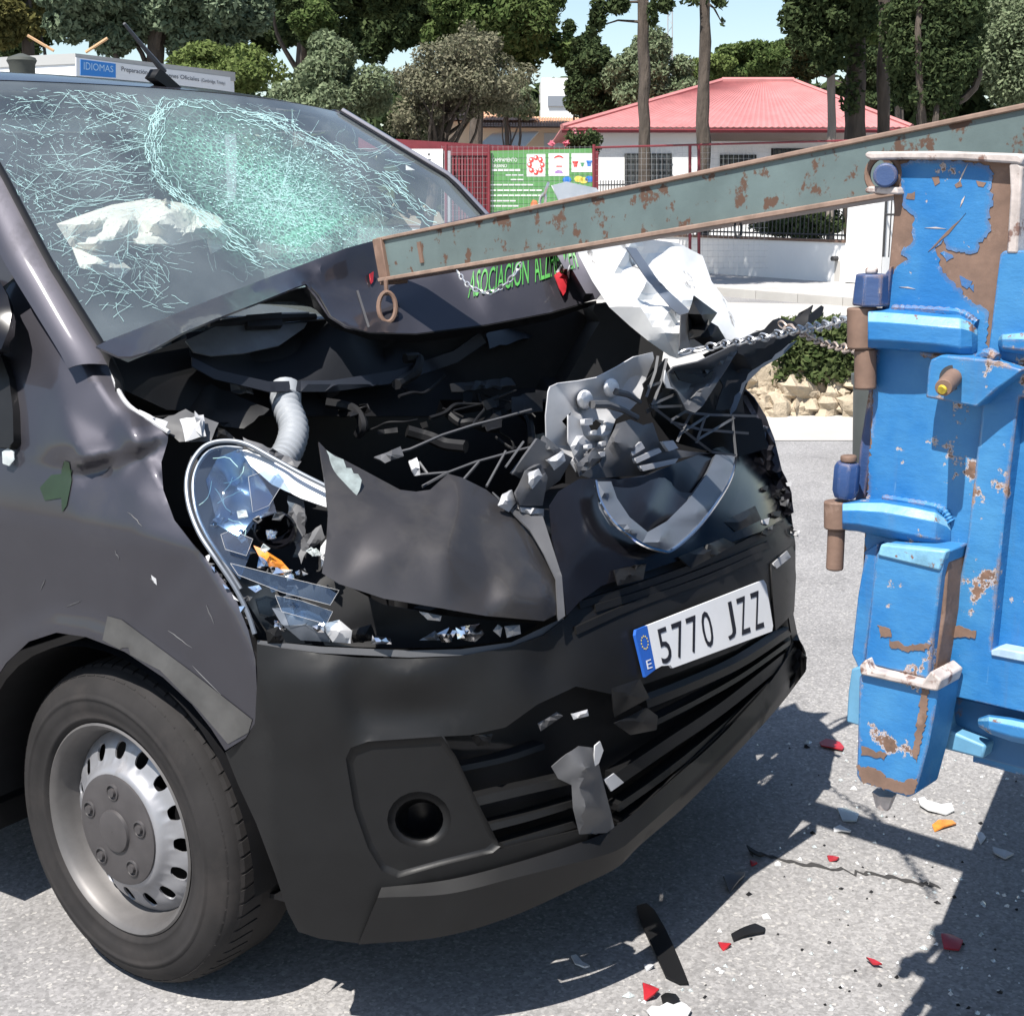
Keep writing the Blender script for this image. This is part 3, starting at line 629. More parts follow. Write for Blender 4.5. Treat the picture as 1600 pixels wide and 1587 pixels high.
patch('wing_chip', [(236, 898), (244, 904), (245, 914), (238, 908)], M['plastic_l'], WINGO, WON, off=-.001, step=5, solid=0)
# ---- road wheel
def lathe(profile, c, ax, n=48, u0=None):
    ax = np.asarray(ax, float)/np.linalg.norm(ax); u = np.cross(ax, Z if abs(ax[2]) < .95 else np.array([1.0, 0, 0])); u /= np.linalg.norm(u); v = np.cross(u, ax)
    vs = [c+ax*a+r*(math.cos(2*math.pi*j/n)*u+math.sin(2*math.pi*j/n)*v) for a, r in profile for j in range(n)]
    fs = [(i*n+j, i*n+(j+1) % n, (i+1)*n+(j+1) % n, (i+1)*n+j) for i in range(len(profile)-1) for j in range(n)]
    return vs, fs
def make_wheel(hub, steer, detail=True, sgn=-1):
    t = bpy.data.objects.new('wheel', None); put(t, VAN)
    ax = np.array([sgn*math.cos(steer), sgn*math.sin(steer), 0]); c = np.asarray(hub)
    u = np.cross(ax, Z); u /= np.linalg.norm(u); v = np.cross(u, ax)
    tp = [(-.008, .216), (.002, .222), (.009, .231), (.012, .233), (.013, .238), (.012, .240), (.017, .252), (.020, .268), (.019, .274), (.021, .276), (.021, .282), (.018, .284), (.017, .288), (.012, .302), (.006, .309), (.004, .313), (-.006, .325), (-.02, .332), (-.04, .336)]
    prof = tp+[(-.11, .337), (-.17, .335), (-.19, .325), (-.2, .3), (-.21, .25), (-.2, .21)]
    mesh('tyre', *lathe(prof, c, ax, 72), M['rubber'], t, sharp=60)
    # tread blocks across the shoulder
    blk = []
    if detail:
        n = 64
        for k in range(n):
            a = 2*math.pi*k/n; d = 2*math.pi/n*.40; p = []
            for (off, r) in ((.000, .320), (-.03, .3365), (-.075, .3415), (-.075, .33), (-.012, .312)):
                for s in (-1, 1):
                    aa = a+s*d+off*.9; p.append(c+ax*off+r*(math.cos(aa)*u+math.sin(aa)*v))
            f = [(0, 2, 3, 1), (2, 4, 5, 3), (4, 6, 7, 5), (6, 8, 9, 7), (8, 0, 1, 9), (0, 8, 6, 4, 2), (1, 3, 5, 7, 9)]
            blk.append((p, f))
        mesh('tread_block', *join(blk), M['rubber'], t, kind='stuff', smooth=False)
    rimp = [(-.006, .217), (.006, .2235), (.009, .219), (.004, .213), (-.004, .207), (-.03, .200), (-.055, .192), (-.062, .187)]
    rim = mesh('rim', *lathe(rimp, c, ax, 72), M['barrel'], t, sharp=50)
    # disc with a ring of round holes
    nh = 15; rr = [.192, .177, .159, .141, .133, .126, .118, .10]; dz = [-.05, -.034, -.026, -.020, -.012, -.002, .003, .003]
    n = nh*12; vs = []; fs = []
    for a, r in zip(dz, rr):
        for j in range(n):
            t_ = 2*math.pi*j/n; vs.append([a, r, t_])
    vs = np.array(vs); hc_r = .163; hr = .0165
    # squeeze the grid around each hole so that the rim of the hole is round
    hole_faces = set()
    pos = lambda q: c+ax*q[0]+q[1]*(math.cos(q[2])*u+math.sin(q[2])*v)
    ring = [(.150, .178)]
    fs = []
    for i in range(len(rr)-1):
        for j in range(n):
            if i in (1, 2) and (j % 12) in (3, 4, 5, 6, 7, 8): continue
            fs.append((i*n+j, i*n+(j+1) % n, (i+1)*n+(j+1) % n, (i+1)*n+j))
    hc = rr[2]
    for h in range(nh):      # move the border of each opening onto a circle
        tc = 2*math.pi*(h*12+6)/n
        for i in (1, 2, 3):
            for j in range(3, 10):
                k = i*n+(h*12+j) % n
                if i == 2 and j not in (3, 9): continue
                dr = vs[k][1]-hc; dt = ((vs[k][2]-tc+math.pi) % (2*math.pi)-math.pi)*hc; L = math.hypot(dr, dt)
                if L > 1e-6: vs[k][1] = hc+dr/L*.0172; vs[k][2] = tc+dt/L*.0172/hc
    disc = mesh('wheel_disc', [pos(q) for q in vs], fs, M['steel'], t, sharp=180, solid=.004, sub=1)
    mesh('brake_drum', *lathe([(-.075, .19), (-.074, .02), (-.074, .001)], c, ax, 40), M['black'], t)
    hub_ = mesh('hub_cap', *lathe([(-.002, .117), (.006, .115), (.009, .107), (.011, .06), (.010, .045), (.016, .043), (.018, .036), (.018, .001)], c, ax, 48), M['hub'], t)
    for k in range(5):
        a = 2*math.pi*(k+.25)/5; cc = c+ax*.003+.083*(math.cos(a)*u+math.sin(a)*v)
        mesh('wheel_bolt', *lathe([(.004, .019), (.010, .0175), (.011, .015), (.005, .0125), (.004, .010), (.0135, .0085), (.0135, .0005)], cc, ax, 14), M['hub'], hub_)
    return t
make_wheel((-.930, .943, .337), math.radians(-4.5))
make_wheel((.905, .93, .337), math.radians(-4.5), False, 1)
make_wheel((-.905, 4.03, .337), 0, False)
make_wheel((.905, 4.03, .337), 0, False, 1)
# wheel-arch liner
def liner(a, b):
    t = math.pi*(-.02+1.04*a); r = .395; return (-.955+.36*b, .95+r*math.cos(t), .33+r*math.sin(t))
o = vmesh('wheel_arch_liner', grid_mesh(liner, 24, 4), M['black'])
vmesh('wheel_arch_liner', grid_mesh(lambda a, b: (-.60, .50+.9*a, .26+.62*b), 2, 2), M['black'])
vmesh('wheel_arch_liner', box(-.88, -.66, .52, .55, .27, .72), M['black'])
# ---- bumper skin with the openings left in it
FOG = [(540, 1185), (548, 1168), (575, 1158), (690, 1150), (712, 1180), (745, 1250), (782, 1322), (770, 1332), (690, 1352), (622, 1371), (596, 1360), (575, 1325), (553, 1262)]
GRO = [(694, 1150), (735, 1148), (790, 1136), (840, 1100), (900, 1072), (960, 1085), (1060, 1050), (1150, 1015), (1232, 962), (1238, 1000), (1225, 1040), (1130, 1140), (1000, 1262), (960, 1292), (905, 1296), (782, 1326), (745, 1250)]
BUM = [(401, 1006), (440, 1012), (500, 1021), (560, 1027), (640, 1029), (720, 1025), (800, 1010), (850, 992), (885, 965), (905, 930), (940, 900), (1000, 885), (1100, 850), (1190, 820), (1236, 800), (1243, 850), (1243, 900), (1240, 960), (1246, 990), (1257, 1020), (1258, 1045), (1225, 1090), (1130, 1190), (1040, 1285), (985, 1330), (962, 1352), (850, 1408), (720, 1453), (640, 1470), (560, 1473), (500, 1466), (466, 1455), (450, 1425), (430, 1365), (400, 1285), (372, 1225), (352, 1175), (384, 1152), (398, 1130), (402, 1060)]
BUMPER = patch('bumper', BUM, M['plastic'], VAN, hull_t, inner=[(450, 1060, -.01), (520, 1060, -.015), (640, 1050, -.015), (650, 1110, .02), (560, 1110, .02), (480, 1200, 0), (850, 1040, .02), (720, 1100, .01)], holes=[FOG, GRO], step=10, relax=8, solid=.004)
BUP = bpy.data.objects['bumper']
def ring_strip(name, a, oa, b, ob, m, parent, k=6, surf=hull_t):
    A = np.array([np.array(a[i][:2])+(np.array(a[(i+1) % len(a)][:2])-a[i][:2])*t/k for i in range(len(a)) for t in range(k)]); B = np.array([np.array(b[i][:2])+(np.array(b[(i+1) % len(b)][:2])-b[i][:2])*t/k for i in range(len(b)) for t in range(k)])
    P = [CAM+rays(A)*(surf(A)+oa)[:, None]]
    for f_ in (.35, .75, 1.0): q = A+(B-A)*f_; P.append(CAM+rays(q)*(surf(q)+oa+(ob-oa)*(f_**.6))[:, None])
    n = len(A); P = np.concatenate(P)
    o = mesh(name, P, [(r*n+i, r*n+(i+1) % n, (r+1)*n+(i+1) % n, (r+1)*n+i) for r in range(3) for i in range(n)], m, parent, sharp=60); face_out(o); return o
FIN = [(655+(x-655)*.90, 1262+(y-1262)*.90) for x, y in FOG]; EL = lambda r1, r2, n=20: [(655+r1*math.cos(t), 1280+r2*math.sin(t)) for t in np.linspace(0, 2*math.pi, n+1)[:-1]]
ring_strip('fog_lamp_recess', FOG, .0, FIN, .011, M['plastic'], BUP)
patch('fog_lamp_panel', FIN, M['plastic'], BUP, hull_t, holes=[EL(50, 44)], off=.011, step=10, relax=0)
ring_strip('fog_lamp_ring', EL(50, 44), .011, EL(38, 33), .026, M['plastic'], BUP, 2)
ring_strip('fog_lamp_socket', EL(38, 33), .026, [(x+6, y-2) for x, y in EL(30, 25)], .12, M['plastic'], BUP, 2)
patch('fog_lamp_socket', [(x+6, y-2) for x, y in EL(30, 25)], M['gloss'], BUP, hull_t, off=.12, step=12)
patch('bumper_scrape', [(640, 1432), (648, 1440), (641, 1462), (627, 1468), (630, 1450)], M['plastic_l'], BUP, hull_t, off=-.009, step=7, solid=0)
# lip below the grille
LIP = [(600, 1388, 0), (700, 1374, -.01), (800, 1350, -.02), (900, 1318, -.03), (938, 1304, -.03), (985, 1276, -.035), (1000, 1290, -.035), (1120, 1185, -.035), (1200, 1095, -.035), (1243, 1010, -.03), (1258, 1030, -.02), (1256, 1048, -.02), (1225, 1092, -.02), (1130, 1192, -.02), (1040, 1287, -.02), (985, 1332, -.02), (964, 1354, -.02), (850, 1410, -.02), (720, 1455, -.01), (640, 1471, 0), (560, 1440, 0)]
def loft(name, rows, m, parent, surf=hull_t, n=40, mid=3, **k):
    R_ = []
    for r in rows:
        S = np.array(spline([(q[0], q[1], (q[2] if len(q) > 2 else 0)*1000) for q in r], 10)); d = np.r_[0, np.cumsum(np.hypot(*np.diff(S[:, :2], axis=0).T))]; t = np.linspace(0, d[-1], n)
        R_.append(np.stack([np.interp(t, d, S[:, i]) for i in range(3)], 1))
    G = []
    for a, b in zip(R_, R_[1:]):
        for i in range(mid): G.append(a+(b-a)*i/mid)
    G.append(R_[-1]); G = np.array(G); p = G.reshape(-1, 3); P = CAM+rays(p[:, :2])*(surf(p[:, :2])+p[:, 2]/1000)[:, None]; nr = len(G)
    o = mesh(name, P, [(i*n+j, i*n+j+1, (i+1)*n+j+1, (i+1)*n+j) for i in range(nr-1) for j in range(n-1)], m, parent, sharp=k.pop('sharp', 32), **k); face_out(o); o.modifiers.new('solid', 'SOLIDIFY').thickness = .004; return o
loft('bumper_lip', [[(596, 1386, .0), (700, 1374, -.01), (800, 1349, -.012), (900, 1318, -.015), (945, 1300, -.015), (985, 1274, -.015), (1060, 1210, -.012), (1130, 1146, -.012), (1200, 1070, -.012), (1243, 1006, -.005)],
  [(590, 1402, -.025), (700, 1396, -.04), (800, 1372, -.048), (900, 1347, -.05), (964, 1328, -.055), (1000, 1300, -.055), (1070, 1238, -.05), (1140, 1172, -.05), (1212, 1092, -.045), (1259, 1026, -.03)],
  [(560, 1475, -.008), (690, 1463, -.022), (800, 1431, -.03), (900, 1386, -.035), (964, 1355, -.04), (1000, 1320, -.04), (1067, 1262, -.035), (1136, 1192, -.035), (1215, 1106, -.03), (1258, 1050, -.02)],
  [(570, 1470, .05), (700, 1455, .05), (800, 1424, .05), (900, 1380, .05), (964, 1348, .05), (1000, 1316, .05), (1067, 1258, .05), (1136, 1188, .05), (1212, 1102, .05), (1254, 1050, .05)]], M['plastic'], BUP, n=60)
# slats of the lower grille
def slat(pts, wd, dep, m='plastic', off=.02, name='grille_slat'):
    v = []; P = spline([(a, b, 0) for a, b in pts], 6); t = hull_t([q[:2] for q in P]); r = rays([q[:2] for q in P])
    for q, tt, rr in zip(P, t, r):
        p = CAM+rr*(tt+off); n = np.array([-.25, -.95, 0]); 
        for (h, d) in ((wd/2, 0), (wd/2*.8, -dep), (-wd/2, -dep), (-wd/2, .004)): v.append(p+Z*h+n*d)
    k = len(P); f = [(i*4+j, i*4+(j+1) % 4, (i+1)*4+(j+1) % 4, (i+1)*4+j) for i in range(k-1) for j in range(4)]+[(0, 1, 2, 3), tuple((k-1)*4+j for j in range(4))]
    return mesh(name, v, f, M[m], BUP, sharp=30)
slat([(742, 1252), (810, 1236), (890, 1218)], .016, .03)
slat([(765, 1292), (830, 1275), (905, 1252)], .012, .03)
slat([(785, 1322), (840, 1305), (912, 1283)], .012, .03)
slat([(962, 1218), (1040, 1165), (1130, 1104), (1238, 1018)], .028, .03)
slat([(965, 1262), (1040, 1208), (1130, 1135), (1238, 1035)], .014, .03)
slat([(972, 1282), (1050, 1222), (1140, 1145), (1240, 1045)], .012, .03)
slat([(1010, 1100), (1080, 1072), (1160, 1035), (1236, 985)], .016, .03)
slat([(1000, 1140), (1080, 1100), (1160, 1055), (1238, 1000)], .010, .03)
slat([(720, 1200), (790, 1185), (850, 1165)], .010, .03, off=.07)
patch('grille_back', [(q[0], q[1]) for q in GRO], M['black'], BUP, hull_t, off=.13, step=26)
patch('tow_bracket', [(862, 1198, -.01), (885, 1178, -.02), (905, 1165, -.02), (930, 1168, 0), (940, 1212, .0), (955, 1270, 0), (962, 1300, 0), (905, 1303, -.01), (895, 1262, -.02), (893, 1226, -.02), (872, 1216, -.01)], M['plastic_g'], BUP, hull_t, inner=[(915, 1200, -.05), (915, 1260, -.045), (905, 1230, -.035)], step=10, relax=0, off=-.015, sharp=25)
patch('torn_edge', [(930, 1165), (938, 1158), (943, 1172), (936, 1192), (928, 1198)], M['plastic_l'], BUP, hull_t, off=-.03, step=8)
patch('torn_edge', [(945, 1218), (960, 1208), (975, 1222), (955, 1236)], M['plastic_l'], BUP, hull_t, off=-.02, step=8)
for pl, o_, mm in (([(840, 1130), (870, 1112), (880, 1118), (845, 1142)], .02, 'plastic_g'), ([(893, 1115), (918, 1108), (920, 1118), (896, 1124)], 0, 'plastic_l'), ([(960, 1130), (1010, 1105), (1028, 1118), (1026, 1140), (985, 1148)], 0, 'plastic'), ([(955, 1075), (1000, 1060), (1015, 1090), (960, 1120)], .0, 'plastic'), ([(735, 1150), (770, 1146), (765, 1165), (745, 1165)], .01, 'plastic')):
    patch('broken_clip', pl, M[mm], BUP, hull_t, inner=[(sum(q[0] for q in pl)/len(pl), sum(q[1] for q in pl)/len(pl), -.02)], off=o_, step=9, relax=0, sharp=20)
# number plate
pc = np.array([0.0, .03, .66]); 
PLA = np.array([sp(990, 985, -.03), sp(1195, 905, -.03), sp(1208, 985, -.03), sp(1005, 1060, -.03)])
PLA = np.array([sp(x, y, 0, plane_t((-.26, .030, .66), (.26, -.040, .66), (-.26, .042, .715))) for x, y in ((990, 985), (1195, 905), (1208, 985), (1005, 1060))])
pn = np.cross(PLA[1]-PLA[0], PLA[3]-PLA[0]); pn /= np.linalg.norm(pn); pn *= np.sign(pn@(CAM-PLA[0]))
def plp(u, v, h=0): return (PLA[0]*(1-u)+PLA[1]*u)*(1-v)+(PLA[3]*(1-u)+PLA[2]*u)*v+pn*h
def plq(us, vs_, h0, h1):
    q = [plp(u, v, h) for h in (h0, h1) for u, v in zip(us, vs_)]; n = len(us)
    return q, [tuple(range(n))[::-1], tuple(range(n, 2*n))]+[(i, (i+1) % n, n+(i+1) % n, n+i) for i in range(n)]
NP = vmesh('number_plate', plq([.085, .985, 1, 1, .985, .2, .19, .13, .085], [0, 0, .1, .9, 1, 1, .93, .88, .9], -.004, .002), M['plate'], smooth=False)
mesh('plate_band', *plq([.012, .085, .085, 0.01, 0], [0, 0, .9, .98, .1], -.004, .0025), M['plateblue'], NP, smooth=False)
def plate_text(s, u0, u1, v0, v1, m, h=.003):
    v, f = text2d(s); P = [plp(u0+(u1-u0)*a, v1+(v0-v1)*b, h) for a, b in v]; return mesh('plate_character', P, f, m, NP, smooth=False)
for ch, u0, u1 in (('5', .135, .21), ('7', .24, .315), ('7', .345, .42), ('0', .45, .525), ('J', .63, .70), ('Z', .735, .81), ('Z', .85, .925)): plate_text(ch, u0, u1, .15, .86, M['ink'])
plate_text('E', .03, .065, .66, .84, M['plate'], .0035)
for k in range(12):
    a = 2*math.pi*k/12; cu, cv_ = .046+.022*math.cos(a), .3+.13*math.sin(a)
    mesh('plate_star', [plp(cu+.004*math.cos(t), cv_+.022*math.sin(t), .0035) for t in np.linspace(0, 6.28, 6)[:-1]], [(0, 1, 2, 3, 4)], M['pc_yel'], NP, smooth=False)
patch('plate_backing', [(905, 940), (940, 905), (1000, 890), (1100, 855), (1200, 820), (1236, 800), (1243, 850), (1243, 920), (1232, 962), (1150, 1015), (1060, 1050), (960, 1085), (900, 1072), (880, 1010)], M['black'], BUP, hull_t, off=.03, step=18, inner=[(1000, 960, .02), (1150, 900, .02)])
for pts in ([(905, 945), (1000, 915), (1100, 878), (1225, 818)], [(930, 950), (1010, 925), (1110, 888), (1200, 850)], [(900, 985), (990, 945), (1100, 905), (1190, 865)]):
    slat(pts, .014, .03, 'plastic', -.005, 'bumper_rib')
patch('bumper_end', [(1205, 880, 0), (1218, 868, 0), (1240, 850, 0), (1244, 900, 0), (1241, 955, 0), (1232, 965, 0), (1212, 985, 0), (1208, 940, 0)], M['plastic'], BUP, hull_t, off=-.012, step=12)
patch('broken_clip', [(1208, 880), (1230, 860), (1236, 870), (1214, 888)], M['plastic_l'], BUP, hull_t, off=-.02, step=8)
# ---- headlamp
HL = [(287, 765), (290, 735), (300, 708), (322, 690), (350, 686), (385, 692), (430, 718), (480, 743), (512, 760), (520, 820), (515, 900), (600, 945), (700, 962), (840, 975), (800, 1000), (700, 1012), (600, 1012), (500, 1008), (405, 1000), (390, 960), (365, 915), (335, 875), (308, 835), (292, 795)]
HEAD = patch('headlamp', HL, M['black'], VAN, hull_t, off=.10, step=14, inner=[(400, 800, .05), (450, 840, .08), (600, 985, .02)])
HEAD = bpy.data.objects['headlamp']
for pth, r_, o_ in (([(510, 760), (470, 740), (430, 718), (385, 694), (350, 689), (322, 696), (303, 716), (293, 742), (292, 770), (298, 800), (313, 836), (338, 874), (366, 916), (386, 955), (398, 990)], 0.0045, .0), ([(380, 700), (350, 698), (328, 704), (312, 722), (303, 745), (302, 770), (308, 802), (324, 838), (350, 878), (376, 920)], .004, .012)):
    mesh('lamp_rim', *line_tube(pth, r_, off=o_, n=8, smooth=6), M['satin'], HEAD)
patch('lamp_lens', [(302, 768), (303, 740), (312, 716), (328, 702), (352, 697), (378, 702), (392, 730), (400, 760), (425, 775), (432, 800), (400, 812), (385, 835), (392, 862), (375, 905), (345, 872), (320, 835), (306, 800)], M['lens'], HEAD, hull_t, off=.005, step=10, inner=[(350, 770, -.02)])
patch('lamp_reflector', [(322, 750), (340, 715), (372, 702), (395, 730), (425, 775), (418, 800), (395, 812), (372, 838), (340, 820)], mat('lamp_silvering', (.62, .65, .70), .22, 1.0), HEAD, hull_t, off=.04, step=10, inner=[(370, 760, .05)])
patch('lamp_bezel', [(374, 703), (402, 703), (450, 728), (508, 762), (510, 792), (470, 778), (425, 757), (392, 728)], M['white'], HEAD, hull_t, off=.03, step=10, inner=[(440, 745, -.02)])  # white patch painting the sun's glare on top of the lamp
proj = []
for i in range(20):
    t = 2*math.pi*i/20
    for r, o_ in ((30, .03), (27, .02), (24, .05), (2, .09)): proj.append(sp(430+r*1.15*math.cos(t), 828+r*math.sin(t), o_))
mesh('lamp_projector', proj, [(4*i+j, 4*((i+1) % 20)+j, 4*((i+1) % 20)+j+1, 4*i+j+1) for i in range(20) for j in range(3)], M['gloss'], HEAD)
patch('indicator_bulb', [(396, 852), (412, 858), (440, 876), (455, 893), (440, 898), (412, 884)], M['amber'], HEAD, hull_t, off=.03, step=7, inner=[(425, 877, -.02)], relax=0, sharp=20)
for pl, o_, mm in (([(405, 868), (430, 885), (445, 893), (425, 897), (402, 885)], .02, 'chrome'), ([(447, 900), (475, 888), (482, 896), (450, 908)], .02, 'chrome'), ([(462, 850), (500, 820), (508, 840), (480, 862), (470, 880)], .05, 'plastic_g'), ([(450, 775), (475, 772), (478, 850), (452, 845)], .06, 'plastic_g'), ([(500, 855), (512, 840), (514, 880), (502, 885)], .04, 'plastic_l')):
    patch('lamp_fragment', pl, M[mm], HEAD, hull_t, off=o_, step=7, relax=0, sharp=20, jag=.8, inner=[(sum(q[0] for q in pl)/len(pl), sum(q[1] for q in pl)/len(pl), -.012)])
for pl, o_ in (([(345, 835), (362, 828), (395, 842), (385, 868), (352, 858)], -.02), ([(360, 880), (420, 895), (530, 922), (516, 945), (440, 925), (372, 898)], -.01), ([(388, 745), (430, 730), (445, 750), (420, 790), (395, 800)], .0), ([(430, 930), (470, 938), (520, 955), (510, 975), (440, 955)], .0)):
    patch('lens_shard', pl, M['lens'], HEAD, hull_t, off=o_, step=10, relax=0)
    e = densify(pl, 12); mesh('shard_edge', *tube([sp(q[0], q[1], o_-.003) for q in e]+[sp(e[0][0], e[0][1], o_-.003)], .00045, 4), M['plastic_l'], HEAD)
for pl, o_, mm in (([(425, 950), (470, 948), (500, 962), (520, 985), (515, 1003), (470, 1000), (440, 975)], .03, 'satin'), ([(500, 975), (530, 968), (550, 985), (548, 1005), (520, 1003)], .02, 'plastic_l'), ([(582, 992), (610, 997), (612, 1006), (580, 1006)], .0, 'chrome'), ([(655, 955), (690, 962), (688, 970), (668, 968)], -.02, 'plastic_l'), ([(682, 990), (702, 980), (714, 985), (706, 1003), (690, 1003)], .02, 'chrome'), ([(712, 980), (750, 974), (757, 990), (742, 1003), (715, 998)], .02, 'chrome'), ([(770, 985), (778, 975), (785, 980), (782, 995)], .01, 'plastic_l'), ([(788, 978), (812, 976), (814, 990), (792, 996)], .01, 'plastic_l'), ([(655, 1000), (680, 985), (690, 1000)], .03, 'satin'), ([(415, 985), (435, 978), (447, 1005), (418, 1005)], .01, 'plastic'), ([(545, 985), (580, 975), (590, 1000), (552, 1004)], .04, 'plastic')):
    patch('lamp_fragment', pl, M[mm], HEAD, hull_t, off=o_, step=7, relax=0, sharp=20, inner=[(sum(q[0] for q in pl)/len(pl), sum(q[1] for q in pl)/len(pl), -.02)])
for k in range(26):
    x, y = RNG.uniform(330, 505), RNG.uniform(800, 990); s_ = RNG.uniform(5, 15); a = RNG.uniform(0, 6.28)
    if not inside(np.array([[x, y]]), HL)[0] or y < 705+.55*(x-330): continue
    pl = [(x+s_*RNG.uniform(.5, 1.2)*math.cos(a+b), y+s_*RNG.uniform(.4, .9)*math.sin(a+b)) for b in (0, 1.7, 3.0, 4.6)]
    patch('lens_shard' if k % 2 else 'lamp_fragment', pl, M[['lens', 'chrome', 'glass_s', 'plastic_g'][k % 4]], HEAD, hull_t, off=float(RNG.uniform(-.01, .05)), step=7, relax=0, sharp=15, inner=[(x, y, float(RNG.uniform(-.02, .02)))])
for k in range(9):
    x, y = RNG.uniform(325, 400), RNG.uniform(715, 850); a = RNG.uniform(0, 6.28); pts = [(x, y)]
    for _ in range(5): a += RNG.normal(0, .35); pts.append((pts[-1][0]+9*math.cos(a), pts[-1][1]+9*math.sin(a)))
    if inside(np.array(pts), [(302, 768), (312, 716), (352, 697), (392, 730), (425, 775), (432, 800), (385, 835), (375, 905), (320, 835)]).all(): mesh('lens_crack', *tube([sp(*q, .0) for q in pts], .0006, 4), M['crack'], HEAD)
for k in range(16):
    t = k/15; x = 322+70*t+RNG.normal(0, 3); y = 872+115*t**1.1+RNG.normal(0, 3)
    pl = [(x, y), (x+RNG.uniform(5, 12), y+RNG.normal(0, 4)), (x+RNG.uniform(2, 8), y+RNG.uniform(5, 11))]
    patch('lamp_fragment', pl, M[['plastic_l', 'plastic_g', 'chrome', 'plastic'][k % 4]], HEAD, hull_t, off=float(RNG.uniform(-.01, .03)), step=7, relax=0)
patch('bumper_top_rail', [(402, 1000), (500, 1010), (640, 1016), (720, 1014), (800, 1003), (880, 965), (885, 975), (810, 1010), (720, 1024), (640, 1027), (500, 1020), (402, 1007)], M['plastic_g'], BUP, hull_t, off=.01, step=10)
# ---- crumpled upper bumper panel that hangs over the lamp
UPP = [(498, 690, -.07), (512, 705, -.06), (560, 730, -.03), (625, 765, -.02), (650, 768, -.02), (672, 765, -.03), (700, 740, -.02), (722, 746, -.02), (760, 765, 0), (800, 798, .02), (830, 830, .03), (850, 868, .02), (868, 905, 0), (869, 960, -.02), (850, 970, -.03), (760, 962, -.05), (690, 950, -.06), (600, 935, -.07), (530, 912, -.08), (503, 895, -.085), (510, 850, -.09), (513, 800, -.085), (506, 740, -.075)]
patch('bumper_panel', UPP, M['panel'], VAN, hull_t, inner=[(560, 780, -.065), (620, 800, -.055), (650, 850, -.07), (690, 785, -.025), (720, 800, -.04), (750, 850, -.03), (700, 860, -.075), (600, 870, -.08), (790, 870, -.035), (815, 893, -.04), (850, 905, -.012), (855, 930, -.05), (800, 930, -.065), (770, 900, -.045), (745, 780, -.01), (560, 850, -.075)], step=9, relax=3, sharp=60, off=-.01)
patch('panel_scratch', [(512, 705), (540, 725), (566, 745), (560, 770), (545, 790), (530, 765), (516, 790), (510, 750)], mat('scraped_paint', (.16, .19, .19), .6, noise=(40, .5, 1.5)), VAN, hull_t, off=-.072, step=7, solid=0, jag=2)
patch('panel_strip', [(770, 768, .02), (800, 795, .02), (832, 806, .02), (848, 806, .0), (862, 850, -.01), (878, 900, -.01), (883, 962, -.02), (872, 970, -.02), (869, 905, -.01), (850, 866, .0), (828, 828, .01)], M['plastic_g'], VAN, hull_t, step=10, off=-.02)
# ---- bonnet, folded up under the beam
def BON(p): p = np.atleast_2d(np.asarray(p, float)); return np.minimum(np.interp(p[:, 0], [100, 155, 590, 760, 985, 1100], [2.72, 2.79, 3.36, 3.46, 3.60, 3.68]), ws_t(p)-.045)
BONNET = patch('bonnet', [(150, 541, 0), (168, 532, 0), (250, 500, 0), (350, 460, 0), (450, 422, 0), (540, 388, 0), (592, 374, .02), (680, 352, .05), (780, 330, .05), (900, 318, .02), (985, 350, .02), (975, 400, 0), (960, 440, -.03), (930, 468, -.06), (860, 488, -.09), (760, 507, -.13), (650, 521, -.17), (576, 519, -.20), (540, 510, -.19), (515, 494, -.14), (494, 462, -.10), (478, 444, -.02), (462, 449, -.13), (400, 474, -.15), (340, 497, -.15), (285, 520, -.14), (235, 548, -.11), (205, 557, -.08), (185, 557, -.05)],
    M['paint'], VAN, BON, inner=[(590, 390, .01), (600, 440, .0), (578, 505, -.17), (566, 470, -.08), (520, 440, -.03), (480, 425, -.015), (640, 470, -.09), (760, 455, -.07), (860, 440, -.05), (930, 420, -.03), (700, 420, -.0), (850, 390, .0), (500, 455, -.05), (300, 500, -.055), (400, 456, -.06), (500, 420, -.03)], step=11, relax=1, sharp=28, solid=.004)
patch('bonnet_edge', [(480, 444, -.02), (497, 462, -.10), (516, 495, -.14), (541, 511, -.19), (577, 521, -.20), (650, 523, -.17), (760, 509, -.13), (860, 490, -.09), (930, 470, -.06), (930, 476, -.03), (860, 500, -.05), (760, 520, -.08), (650, 535, -.12), (575, 530, -.15), (520, 512, -.10), (490, 480, -.05)], M['black'], BONNET, BON, step=11, solid=.003)
patch('bonnet_underside', [(290, 520), (330, 503), (462, 452), (480, 448), (500, 480), (540, 515), (640, 525), (760, 512), (760, 540), (700, 572), (600, 592), (480, 605), (400, 600), (330, 582), (300, 560)], mat('dark_primer', (.009, .010, .013), .65, 0, noise=(4, .7, 1.2), spec=.25), BONNET, BON, inner=[(450, 530, .12), (600, 555, .10), (400, 560, .1)], off=.05, step=14, solid=.003)
patch('bonnet_rim', [(300, 558), (340, 578), (420, 596), (520, 594), (620, 578), (710, 548), (750, 520), (760, 535), (715, 566), (620, 598), (520, 612), (420, 612), (335, 592), (300, 572)], mat('bonnet_frame_paint', (.014, .016, .022), .5, 0, spec=.35), BONNET, BON, off=.0, step=12, inner=[(520, 603, -.02)], relax=0)
